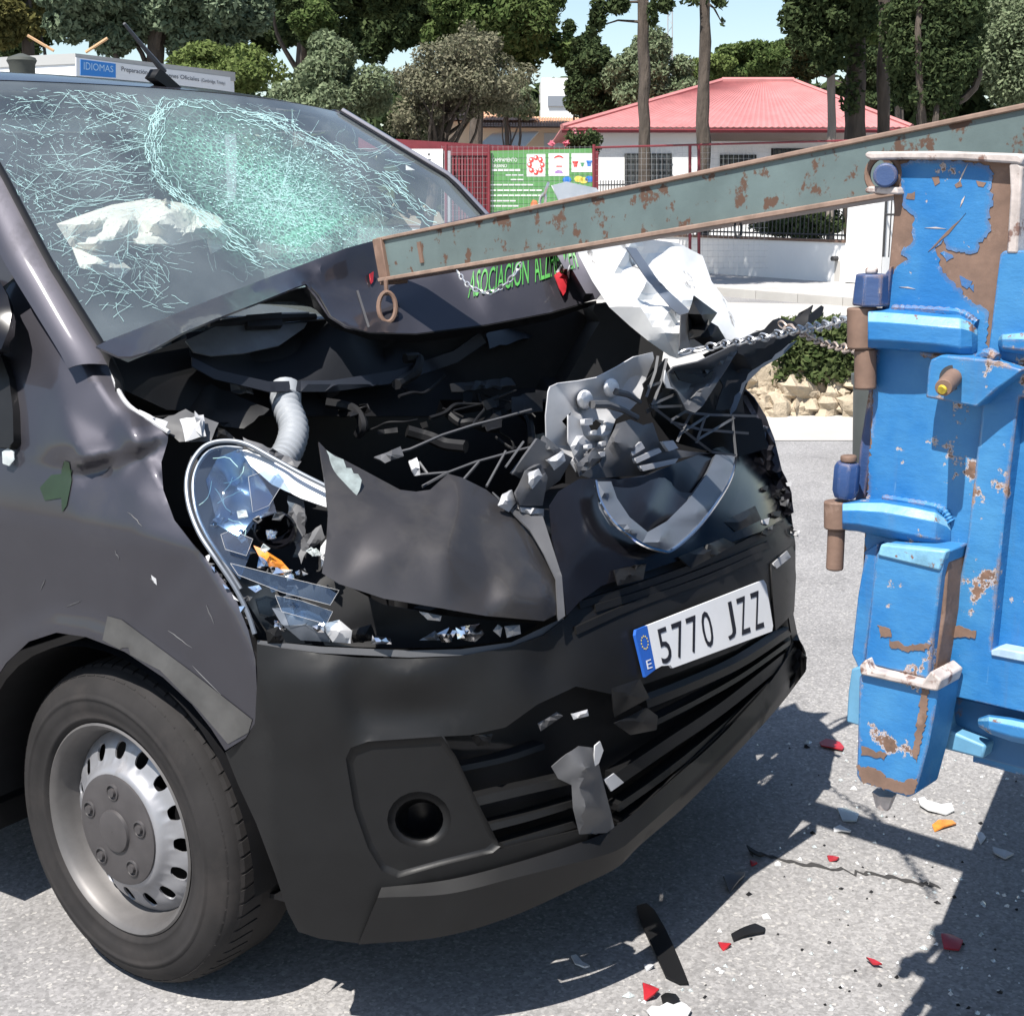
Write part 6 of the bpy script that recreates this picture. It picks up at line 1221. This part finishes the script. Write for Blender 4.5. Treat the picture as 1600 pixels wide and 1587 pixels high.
for x, y, m_ in ((886, 281, 'pc_blue'), (904, 280, 'pc_yel'), (912, 282, 'pc_yel'), (921, 280, 'pc_blue')): slab('picture_shape', [(x+7*math.cos(a), y+5*math.sin(a)) for a in np.linspace(0, 6.28, 11)[:-1]], GD-.156, .002, m_, BN)
slab('picture_shape', [(829, 318), (833, 312), (839, 314), (841, 322), (829, 322)], GD-.156, .002, 'pc_skin', BN)
MF = thing('mesh_fence', 'wire mesh fence with thin steel posts carrying the green banner', 'fence', hd(800, 330, GD-.25)*np.array([1, 1, 0]))
wires = [tube([hd(x, 228, GD-.25), hd(x, 420, GD-.25)], .0025, 3) for x in np.arange(690, 1200, 8)]+[tube([hd(690, y, GD-.25), hd(1200, y, GD-.25)], .0025, 3) for y in np.arange(230, 420, 9)]
mesh('wire', *join(wires), mat('galvanised_wire', (.45, .45, .45), .5, .5), MF, kind='stuff')
for x in (697, 764, 928, 1078, 1092): mesh('fence_post', *tube([hd(x, 226, GD-.25), hd(x, 430, GD-.25)], .03, 6), M['maroon'], MF)
mesh('top_rail', *tube([hd(928, 231, GD-.25), hd(1400, 218, GD-.25)], .02, 5), M['maroon'], MF)
# cabin with the language-school sign
CD = 24.0
CB0, CB1, CB2 = hd(118, 84, CD), hd(365, 117, CD+5.2), hd(-260, 96, CD+5)
CB1[2] = CB0[2]; CB2[2] = CB0[2]
# far end keeps the measured run of the roof edge
def on_edge(p, a, b):   # point of the vertical plane through a, b
    n = np.cross(b-a, Z); return on_plane([p], a, n)[0]
c_dir = None
best = None
for d2 in np.arange(CD, CD+30, .05):
    q = hd(365, 113, d2)
    if best is None or abs(q[2]-CB0[2]) < abs(best[2]-CB0[2]): best = q
CB1 = best
best = None
for d2 in np.arange(CD, CD+60, .05):
    q = hd(-40, 92, d2)
    if best is None or abs(q[2]-CB0[2]) < abs(best[2]-CB0[2]): best = q
CB2 = CB0+(best-CB0)*1.3
CBN = thing('site_cabin', 'white flat-roofed cabin behind the van with a blue IDIOMAS sign along its eave', 'building', CB0*np.array([1, 1, 0]))
mesh('wall', *prism_xy([CB0, CB1, CB1+(CB2-CB0), CB2], 0, CB0[2]-.16), M['cabin'], CBN, smooth=False)
cc_ = (CB0+CB1+CB2+CB1+(CB2-CB0))/4
ep = [cc_+(q-cc_)*1.012 for q in (CB0, CB1, CB1+(CB2-CB0), CB2)]
mesh('roof_edge', *prism_xy(ep, CB0[2]-.16, CB0[2]), mat('cabin_grey_trim', (.38, .38, .37), .6), CBN, smooth=False)
sgn_n = np.cross(CB1-CB0, Z); sgn_n /= np.linalg.norm(sgn_n); sgn_n *= np.sign(sgn_n@(CAM-CB0))
def cpt(p, h=0): return on_plane([p], CB0+sgn_n*(.05+h), sgn_n)[0]
def cquad(name, poly, h, m, parent=CBN):
    v = [cpt(p, h) for p in poly]; v2 = [p-sgn_n*.02 for p in v]; n = len(poly)
    return mesh(name, v+v2, [tuple(range(n)), tuple(range(2*n-1, n-1, -1))]+[(i, (i+1) % n, n+(i+1) % n, n+i) for i in range(n)], M[m], parent, smooth=False)
SG = cquad('sign_board', [(119, 90), (360, 121), (360, 160), (119, 150)], .02, 'cabin')
cquad('sign_panel', [(126, 93), (181, 100), (181, 122), (126, 118)], .026, 'signblue', SG)
def ctext(s, a, b, c, d, m, h=.03):
    v, f = text2d(s); a, b, c, d = map(np.array, (a, b, c, d)); mesh('sign_lettering', [cpt((a*(1-u)+b*u)*(1-t)+(d*(1-u)+c*u)*t, h) for u, t in v], f, M[m], SG, smooth=False)
ctext('IDIOMAS', (131, 109.0), (177, 113.5), (177, 103.5), (131, 97), 'signlight')
ctext('Preparación de Exámenes Oficiales', (190, 114), (311, 129.5), (311, 121), (190, 104), 'signtext'); ctext('(Cambridge, Trinity)', (315, 130), (352, 134.5), (352, 128), (315, 122.5), 'signtext')
for a, b in (((43, 56), (84, 80)), ((168, 60), (134, 82))):
    mesh('timber_strut', *tube([hd(*a, CD+1.2), hd(*b, CD+1.2)], .026, 5), M['wood'], CBN)
VT = mesh('roof_vent', *lathe([(0, .001), (0, .03), (-.06, .2), (-.10, .22), (-.16, .19), (-.45, .17)], hd(33, 84, 21.5), np.array([0, 0, 1.0]), 10), mat('vent_grey', (.055, .06, .052), .8), None); tag(VT, 'small dark grey capped pillar top peeping over the van roof', 'gatepost')
pv = hd(33, 84, 21.5); 
# planter of rough stone with the clipped hedge
PD = 10.6
PL = thing('stone_planter', 'low rough limestone planter edge under the clipped hedge', 'planter', gz(1260, 636))
sv = None
for i in range(26):
    row = i % 3; x = 1172+(i//3)*24+RNG.uniform(-6, 6); y = 636-row*20+RNG.uniform(-4, 4)+(x-1172)*.03; s_ = RNG.uniform(.05, .14)
    n1, n2 = 6, 9; v = []
    for a in range(n1+1):
        for b in range(n2):
            t = math.pi*a/n1; ph = 2*math.pi*b/n2; r = s_*(1+RNG.normal(0, .2)); v.append((r*1.5*math.sin(t)*math.cos(ph), r*math.sin(t)*math.sin(ph), r*.95*math.cos(t)))
    f = [(a*n2+b, a*n2+(b+1) % n2, (a+1)*n2+(b+1) % n2, (a+1)*n2+b) for a in range(n1) for b in range(n2)]
    g = hd(x, y, PD-.15*(2-row)*.5+.2); mesh('stone', np.array(v)+g, f, M['stone'], PL, smooth=False)
ea = [hd(1158, 560, PD+.15), hd(1420, 570, PD+.15)]
mesh('planter_bank', *prism_xy([hd(1150, 640, PD+.12)*np.array([1, 1, 0]), hd(1430, 650, PD+.12)*np.array([1, 1, 0]), hd(1430, 650, PD+1.3)*np.array([1, 1, 0]), hd(1170, 640, PD+1.3)*np.array([1, 1, 0])], -.01, hd(1260, 575, PD)[2]), M['stone'], PL, smooth=False)
# ------------------------------------------------------------------ trees and hedge
def leaves(centres, radii, n, size, seed, flat=.7, up=.3, aspect=1.8):
    r = np.random.default_rng(seed); C_ = np.asarray(centres); Rd = np.asarray(radii); w_ = Rd.prod(1)**.7; w_ /= w_.sum()
    k = r.choice(len(C_), n, p=w_); d = r.normal(size=(n, 3)); d /= np.linalg.norm(d, axis=1)[:, None]
    P = C_[k]+d*Rd[k]*(r.random(n)**.38)[:, None]
    nn = d*.6+r.normal(size=(n, 3))*.7+np.array([0, 0, up]); nn /= np.linalg.norm(nn, axis=1)[:, None]
    a = np.cross(nn, r.normal(size=(n, 3))); a /= np.linalg.norm(a, axis=1)[:, None]; b = np.cross(nn, a)
    s = size*(.55+r.random(n)*.9)[:, None]
    V = np.stack([P+a*s*aspect*.5, P+b*s*.42, P-a*s*aspect*.5, P-b*s*.42], 1).reshape(-1, 3)
    return V, [(4*i, 4*i+1, 4*i+2, 4*i+3) for i in range(n)]
def leafmesh(name, V, Fc, m, parent):
    me = bpy.data.meshes.new(name); base = WORLD[parent.name]; V = np.asarray(V)-base
    me.vertices.add(len(V)); me.vertices.foreach_set('co', V.astype(np.float32).ravel()); n = len(Fc); me.loops.add(4*n); me.loops.foreach_set('vertex_index', np.arange(4*n, dtype=np.int32))
    me.polygons.add(n); me.polygons.foreach_set('loop_start', np.arange(0, 4*n, 4, dtype=np.int32)); me.update(); me.materials.append(m)
    o = bpy.data.objects.new(name, me); put(o, parent); return o
def tree(label, boxes, dist, m, trunk=None, n=5000, size=.22, blobs=26, seed=1, kind='tree', name='tree', group=None, twigs=0, rb=(.12, .27), depth=1.0):
    """boxes: (x0, y0, x1, y1) of crown masses as measured; trunk: (px at ground, px at crown, radius)"""
    r = np.random.default_rng(seed); cx = np.mean([(b[0]+b[2])/2 for b in boxes])
    root = thing(name, label, kind, hd(trunk[0] if trunk else cx, 380, dist)*np.array([1, 1, 0]), group)
    C_, Rd = [], []; sc = dist/FL
    for b in boxes:
        w_, h_ = (b[2]-b[0])*sc/2, (b[3]-b[1])*sc/2; c = hd((b[0]+b[2])/2, (b[1]+b[3])/2, dist); k = max(4, int(1.7*blobs*(w_*h_)/sum((q[2]-q[0])*(q[3]-q[1])*sc*sc/4 for q in boxes)))
        for _ in range(k):
            d = r.normal(size=3); d /= np.linalg.norm(d); q = d*(r.random()**.4)*.8; rr = r.uniform(*rb)
            C_.append(c+RH*q[0]*w_+FH*q[1]*w_*depth+Z*q[2]*h_); Rd.append(np.array([rr*w_*1.1, rr*w_*1.1, rr*min(h_, w_)*1.0])+.12)
    V, Fc = leaves(C_, Rd, int(n*4.4), size*.44, seed); leafmesh('crown', V, Fc, m, root)
    if trunk:
        x0, x1, rad = trunk[:3]; top = boxes[0]; yt = top[1]+(top[3]-top[1])*(trunk[3] if len(trunk) > 3 else .45)
        g = hd(x0, 380, dist); g[2] = -.05; tp = hd(x1, yt, dist); mid = g+(tp-g)*.5+RH*r.normal(0, rad*.8)
        tr = [tube(spline([g, g+(mid-g)*.5+RH*r.normal(0, rad*.3), mid, tp], 6), np.linspace(rad, rad*.6, 19), 9)]
        S = spline([g, mid, tp], 6)
        for k in range(7+twigs):
            a = np.asarray(S[int(len(S)*r.uniform(.45, .98))]); b = C_[r.integers(len(C_))]; md = (a+b)/2+r.normal(size=3)*np.linalg.norm(b-a)*.12
            tr.append(tube(spline([a, md, b], 5), np.linspace(rad*.33, rad*.07, 11), 5))
        mesh('trunk', *join(tr), M['bark'], root)
    return root
tree('brown-green pine crown filling the far left corner', [(-90, -120, 80, 88)], 40, M['lf_brown'], (30, 40, .25), 9000, .24, 26, 11)
tree('broad grey-green cypress crown in big clumps behind the van roof', [(60, -110, 290, 78), (200, -110, 415, 96)], 36, M['lf_grey'], (240, 250, .32), 20000, .22, 46, 12, rb=(.14, .26))
tree('small yellow-green bush above the IDIOMAS cabin sign', [(255, 68, 440, 145)], 33, M['lf_lime'], (330, 335, .07), 3600, .15, 24, 13)
tree('dark pine with bright green tufts behind the olive', [(385, -120, 560, 96), (500, -120, 690, 60)], 46, M['lf_dark'], (470, 480, .3), 15000, .25, 34, 14)
tree('bright green pine tuft hanging from the dark pine', [(450, 0, 525, 72)], 43, M['lf_pine'], None, 2600, .18, 14, 15, kind='tree')
tree('silvery rounded olive tree left of the bare-branched olive', [(425, 78, 610, 215), (470, 58, 570, 120)], 31, M['lf_olive'], (520, 520, .14), 9500, .13, 34, 16)
tree('sparse grey olive with visible crooked branches over the maroon canopy', [(598, 55, 840, 190), (590, 130, 720, 225), (690, 28, 800, 100)], 33, M['lf_dry'], (645, 690, .16, .7), 6200, .12, 60, 17, twigs=46, rb=(.10, .2))
tree('big green pine crown above the beige house', [(640, -120, 905, 108), (780, 40, 915, 112)], 44, M['lf_pine'], (735, 760, .28), 16000, .24, 44, 18, rb=(.14, .26))
tree('light green olive behind the tiled roof', [(735, 120, 850, 185)], 41, M['lf_olive'], (790, 790, .1), 3600, .14, 18, 19)
tree('dark bushy tree left of the first tall trunk', [(880, 72, 975, 192), (893, 48, 935, 100)], 43, M['lf_dark'], (925, 925, .16), 6000, .18, 24, 20)
tree('pale olive crown between the two tall trunks', [(940, 42, 1078, 180), (1010, 90, 1100, 180)], 42, M['lf_olive'], (1010, 1010, .16), 8200, .16, 34, 21)
tree('low yellow-green crown behind the red roof', [(1060, 84, 1150, 128)], 52, M['lf_lime'], (1105, 1105, .12), 2600, .18, 16, 22)
tree('round umbrella pine beyond the red roof', [(1115, 64, 1295, 126), (1150, 60, 1270, 100)], 58, M['lf_pine'], (1210, 1215, .25), 9000, .24, 40, 23, rb=(.13, .22))
tree('dark overhanging pine crown at the top right', [(1225, -120, 1395, 78), (1255, 20, 1330, 118)], 30, M['lf_dark'], None, 9000, .17, 40, 24)
tree('dark green tree between the two poles behind the beam', [(1225, 50, 1300, 125), (1340, 60, 1400, 200)], 40, M['lf_dark'], (1260, 1260, .1), 5200, .18, 20, 26)
tree('ivy-clad dark cypress on the right', [(1388, -120, 1535, 196)], 27, M['lf_dark'], (1450, 1450, .3, .9), 15000, .14, 46, 27, rb=(.2, .34))
tree('grey-green olive at the right edge', [(1510, -20, 1700, 185)], 30, M['lf_olive'], (1600, 1600, .2), 10000, .13, 40, 28)
tree('dark pine foliage behind the right-hand trunks', [(1280, -120, 1500, 60)], 48, M['lf_pine'], (1400, 1400, .2), 6000, .26, 24, 29)
def bare(label, x0, x1, y1, rad, dist, m='bark', tufts=(), seed=3, name='tree', lf='lf_dark', over=None):
    root = thing(name, label, 'tree' if name == 'tree' else 'pole', hd(x1, 380, dist)*np.array([1, 1, 0])); r = np.random.default_rng(seed)
    g = hd(x1, 400, dist); g[2] = -.05; t = hd(x0, -260, dist); n = 22; P = [g+(t-g)*k/n+RH*r.normal(0, rad*.10) for k in range(n+1)]
    tr = [tube(P, [rad*(1-.3*k/n)*(1+r.normal(0, .07)) for k in range(n+1)], 10)]
    C_, Rd = [], []
    for (x, y, w_, h_) in tufts:
        c = hd(x, y, dist-.2); C_.append(c); Rd.append(np.array([w_, w_, h_])*dist/FL); a = P[min(n-2, max(2, int(n*(400-y)/660)+2))]; tr.append(tube([a, (a+c)/2+Z*.1, c], [rad*.25, rad*.15, rad*.06], 5))
    if over:  # unseen foliage added streetward of the trunk to shade the garden wall
        for _ in range(44):
            c = hd(x0+r.uniform(-1, 1)*over[0], -60-r.uniform(0, 1)*over[1], dist+r.uniform(-8.5, -3.5)); C_.append(c); Rd.append(np.array([.75, .75, .5])*r.uniform(.6, 1.2))
    mesh('trunk' if name == 'tree' else 'shaft', *join(tr), M[m], root)
    if C_: V, Fc = leaves(C_, Rd, 300*len(C_)+(16000 if over else 0), .08, seed); leafmesh('crown', V, Fc, M[lf], root)
bare('tall straight bare trunk in front of the white house window', 1002, 1009, 0, .142, 31.2, tufts=[(935, 20, 14, 30), (965, 8, 20, 14), (1040, 6, 14, 14), (1020, 20, 8, 20), (925, 45, 8, 14)], seed=31)
bare('tall twiggy trunk right of the straight bare trunk', 1104, 1098, 0, .148, 31.5, over=(120, 240), tufts=[(1120, 4, 16, 10), (1080, 2, 16, 8), (1130, 40, 4, 10)], seed=32)
bare('pale weathered timber pole in front of the red roof', 1303, 1298, 0, .095, 30.5, 'pole', seed=33, name='timber_pole')
bare('thick dark ivy-covered trunk right of the pale pole', 1342, 1334, 0, .25, 31, tufts=[(1338, 30, 26, 34), (1332, 90, 22, 30), (1330, 150, 18, 34), (1340, -20, 30, 30)], seed=34)
bare('dark trunk between the ivy-covered trunk and the cypress', 1384, 1380, 0, .145, 31, tufts=[(1400, 20, 14, 20)], seed=35)
MAST = thing('lattice_mast', 'thin distant lattice mast seen against the sky', 'mast', hd(1047, 380, 90)*np.array([1, 1, 0]))
mesh('mast_leg', *join([tube([hd(x, 420, 90), hd(x+.8*(1047-x)*.2, -60, 90)], .035, 4) for x in (1043, 1051)]+[tube([hd(1043 if k % 2 else 1051, 400-k*12, 90), hd(1051 if k % 2 else 1043, 388-k*12, 90)], .02, 3) for k in range(36)]), mat('mast_grey', (.4, .4, .4), .5), MAST)
# clipped hedge in the planter, shrubs by the fence
HG = thing('clipped_hedge', 'clipped small-leaved green hedge in the stone planter', 'hedge', gz(1260, 640))
hb = [hd(x, y, PD+.1+dz) for x in np.arange(1225, 1440, 14) for y in (512, 530, 548, 566, 582) for dz in (.05, .45) if not (x < 1238 and y < 530)]
V, Fc = leaves(hb, [np.array([.13, .13, .10])]*len(hb), 15000, .032, 41, aspect=2.0); leafmesh('foliage', V, Fc, M['lf_hedge'], HG)
mesh('stem', *join([tube([p*np.array([1, 1, 0])+Z*.05, p], [.012, .006], 5) for p in hb[::4]]), M['bark'], HG)
OL = tree('pink-flowering oleander between the banner and the white house', [(880, 205, 935, 240)], 29, M['lf_dark'], None, 900, .1, 8, 44, kind='shrub', name='oleander')
V, Fc = leaves([hd(x, y, 28.8) for x, y in ((898, 208), (905, 213), (862, 226), (885, 224), (915, 210))], [np.array([.05, .05, .06])]*5, 120, .06, 45); leafmesh('blossom', V, Fc, M['lf_pink'], OL)
tree('dark garden shrubs behind the iron railing left of the pillar', [(1180, 330, 1330, 372)], 31, M['lf_dark'], None, 3000, .12, 20, 46, kind='shrub', name='shrub')
tree('green shrub behind the barred iron gate', [(1366, 330, 1440, 410)], 31, M['lf_hedge'], None, 2200, .12, 14, 47, kind='shrub', name='shrub')
tree('dark pine crown standing behind the big green pine and the first tall trunk', [(830, -140, 915, 70), (560, -140, 720, 90)], 66, M['lf_dark'], None, 7000, .38, 34, 53, rb=(.12, .24))
tree('dark band of pines closing the street behind the cabin', [(-140, -140, 260, 110), (180, -140, 520, 130), (420, -140, 700, 120)], 70, M['lf_dark'], None, 16000, .42, 60, 50, rb=(.10, .2))
tree('dark pine mass behind the big green crown', [(600, -140, 890, 100)], 68, M['lf_dark'], None, 8000, .4, 34, 51, rb=(.10, .2))
tree('dark pine mass behind the right-hand trunks and cypress', [(1250, -140, 1720, 150)], 62, M['lf_dark'], None, 14000, .38, 54, 52, rb=(.10, .2))
PLT = thing('plot_boundary', 'dark shaded hedge closing the gardens behind the houses', 'hedge', hd(700, 380, 66)*np.array([1, 1, 0]))
bc = [hd(x, y, 66+RNG.uniform(-2, 2)) for x in np.arange(-350, 1950, 50) for y in (170, 230, 290)]
V, Fc = leaves(bc, [np.array([1.4, 1.4, 1.5])]*len(bc), 16000, .5, 48); o = leafmesh('foliage', V, Fc, M['lf_dark'], PLT); o['kind'] = 'stuff'
# litter bin beside the planter, cloth hanging on the lorry
BND = 8.2; bc0 = gz(1362, 735)
BIN = thing('litter_bin', 'grey plastic litter bin standing half behind the blue corner post', 'bin', bc0)
sc_ = BND/FL; zt = hd(1362, 585, np.linalg.norm((bc0-CAM)@FH))[2]
mesh('bin_body', *lathe([(0, .001), (0, .10), (.03, .115), (zt-.06, .135), (zt-.06, .146), (zt, .15), (zt, .135), (.1, .11), (.1, .001)], bc0, Z, 28), M['bin'], BIN, sharp=40)
mesh('bin_lid', *lathe([(0, .14), (.015, .135), (.03, .11)], bc0+Z*zt+RH*.06, Z+RH*.5, 24), M['bin'], BIN)
CL = thing('cloth', 'navy, red and white cloth hanging behind the upper hinge pin', 'cloth', tpt((1372, 640), -.06))
for pl, h, m_ in (([(1361, 528), (1372, 530), (1368, 568), (1356, 570)], -.05, 'cloth_r'), ([(1372, 530), (1386, 535), (1384, 575), (1376, 560)], -.05, 'cloth_r'), ([(1368, 540), (1378, 532), (1384, 545), (1380, 590), (1374, 612), (1364, 600), (1362, 570)], -.03, 'cloth_n'), ([(1374, 530), (1384, 530), (1384, 548), (1380, 545)], -.045, 'debris_w')): mesh('cloth_fold', *tprism(pl, h-.015, h), M[m_], CL, bevel=.003)
# ------------------------------------------------------------------ pieces lying on the road
def shard(label, poly, m, h=.012, curl=.01, cat='debris', name='debris', group=None):
    pts = densify([(q[0], q[1]) for q in poly], 9); v, f, _ = fill([tuple(q) for q in pts], step=9); P = np.array([gz(*q) for q in v]); c = P.mean(0); d = np.linalg.norm(P-c, axis=1); mx = d.max()+1e-6
    P[:, 2] = .003+h*(1-(d/mx)**2)*.6+curl*(d/mx)**2*(.5+.5*np.sin(np.arctan2(P[:, 1]-c[1], P[:, 0]-c[0])*2+len(poly)))
    o = mesh(name, P, f, M[m], None, sharp=30); o.modifiers.new('solid', 'SOLIDIFY').thickness = .004; tag(o, label, cat, group); return o
shard('long red lamp sliver near the blue post foot', [(1280, 1163), (1290, 1159), (1312, 1163), (1319, 1170), (1316, 1175), (1296, 1172), (1283, 1168)], 'red', .014)
shard('tapered black plastic strip lying in the van shadow', [(995, 1418), (1010, 1412), (1022, 1425), (1040, 1460), (1058, 1500), (1076, 1540), (1062, 1540), (1040, 1530), (1015, 1480), (1000, 1445)], 'plastic', .02, .02)
shard('white broken bracket piece by the lorry shadow', [(1434, 1248), (1444, 1246), (1448, 1254), (1470, 1262), (1486, 1260), (1491, 1270), (1478, 1275), (1450, 1270), (1437, 1262)], 'debris_w', .014)
shard('clear glass piece left of the white bracket piece', [(1308, 1268), (1322, 1264), (1342, 1276), (1338, 1287), (1316, 1284)], 'glass_s', .012)
shard('small white clip below the clear glass piece', [(1302, 1297), (1312, 1294), (1330, 1300), (1328, 1305), (1314, 1301), (1303, 1301)], 'debris_w', .01)
shard('small red chip in the middle of the sunlit road', [(1293, 1342), (1302, 1339), (1311, 1343), (1306, 1347), (1296, 1346)], 'red', .01)
shard('red chip beside the van shadow edge', [(1172, 1348), (1180, 1346), (1183, 1352), (1174, 1354)], 'red', .008)
shard('folded grey plastic triangle on the van shadow edge', [(1130, 1382), (1165, 1366), (1162, 1380), (1140, 1397)], 'plastic_g', .03, .03)
shard('flat black fragment on the sunlit road', [(1142, 1462), (1180, 1447), (1196, 1452), (1194, 1460), (1160, 1467), (1146, 1472)], 'black', .012)
shard('faded red chip left of the flat black fragment', [(1122, 1478), (1134, 1475), (1142, 1480), (1130, 1486)], 'red', .008)
shard('thin red sliver near the bottom lorry shadow', [(1353, 1503), (1366, 1506), (1378, 1514), (1364, 1512)], 'red', .01)
shard('red lamp chunk lying in the lorry shadow', [(1470, 1468), (1488, 1464), (1504, 1478), (1498, 1490), (1474, 1484)], 'red', .02, .015)
shard('small orange and red bulb fragment at the beam shadow', [(1456, 1292), (1466, 1286), (1488, 1284), (1494, 1290), (1474, 1296), (1460, 1300)], 'amber', .012)
shard('white sliver in the lorry shadow', [(1524, 1304), (1534, 1302), (1540, 1312), (1532, 1320)], 'debris_w', .01)
shard('pale broken piece further right in the lorry shadow', [(1550, 1328), (1572, 1332), (1584, 1340), (1570, 1344), (1552, 1336)], 'plastic_l', .012)
shard('white curved sliver in the shade below the bumper', [(892, 1500), (900, 1498), (910, 1508), (922, 1514), (914, 1518), (898, 1510)], 'debris_w', .012)
shard('red lamp corner at the bottom edge', [(1004, 1548), (1016, 1545), (1030, 1556), (1022, 1564), (1006, 1566)], 'red', .025, .02)
shard('dark round cap beside the red lamp corner', [(1032, 1562), (1040, 1554), (1056, 1554), (1062, 1566), (1054, 1576), (1036, 1574)], 'plastic', .02, .0)
shard('large white plastic piece at the bottom edge', [(1010, 1586), (1018, 1580), (1030, 1582), (1042, 1574), (1052, 1578), (1064, 1566), (1072, 1572), (1080, 1584), (1074, 1596), (1040, 1600), (1020, 1596)], 'debris_w', .02)
shard('small beige chip in the van shadow', [(1006, 1512), (1014, 1506), (1022, 1514), (1010, 1518)], 'plastic_l', .008)
shard('thin dark strip across the sunlit road', [(1166, 1328), (1176, 1332), (1196, 1342), (1188, 1344), (1170, 1334)], 'black', .006)
def crumbs(nm, n, m):
    lst = []
    for k in range(n):
        while True:
            x, y = RNG.uniform(860, 1640), RNG.uniform(1140, 1600); p = gz(x, y)
            if hull_f(np.array([p[0], p[1], .4])) > .02: break
        s_ = RNG.uniform(.002, .008)*(1 if k % 9 else 1.7); a = RNG.uniform(0, 6.28, 4).cumsum()*.3; t0 = RNG.uniform(0, 6.28)
        q = [p+np.array([s_*RNG.uniform(.5, 1.6)*math.cos(t0+b), s_*RNG.uniform(.5, 1.3)*math.sin(t0+b), .001]) for b in (0, 1.6, 3.1, 4.7)]; q.append(p+Z*(s_*.8+.001))
        lst.append((q, [(0, 1, 4), (1, 2, 4), (2, 3, 4), (3, 0, 4), (3, 2, 1, 0)]))
    o = mesh(nm, *join(lst), M[m], None, smooth=False, kind='stuff', loc=(0, 0, 0)); return o
crumbs('plastic_crumbs', 110, 'debris_w'); crumbs('glass_crumbs', 130, 'glass_s'); crumbs('dark_crumbs', 60, 'black')
# crack in the asphalt
ck = spline([gz(1168, 1330)+Z*.002, gz(1240, 1348)+Z*.002, gz(1330, 1362)+Z*.002, gz(1400, 1372)+Z*.002, gz(1470, 1388)+Z*.002], 8); v = []
for i, p in enumerate(ck): w_ = .004+RNG.random()*.004; j = RNG.normal(0, .006); v += [p+np.array([0, w_+j, 0]) + np.array([w_+j, 0, 0]), p-np.array([w_-j, w_-j, 0])]
o = mesh('road_crack', v, [(2*i, 2*i+2, 2*i+3, 2*i+1) for i in range(len(ck)-1)], mat('crack_tar', (.035, .033, .032), .9), None, smooth=False); o['kind'] = 'structure'
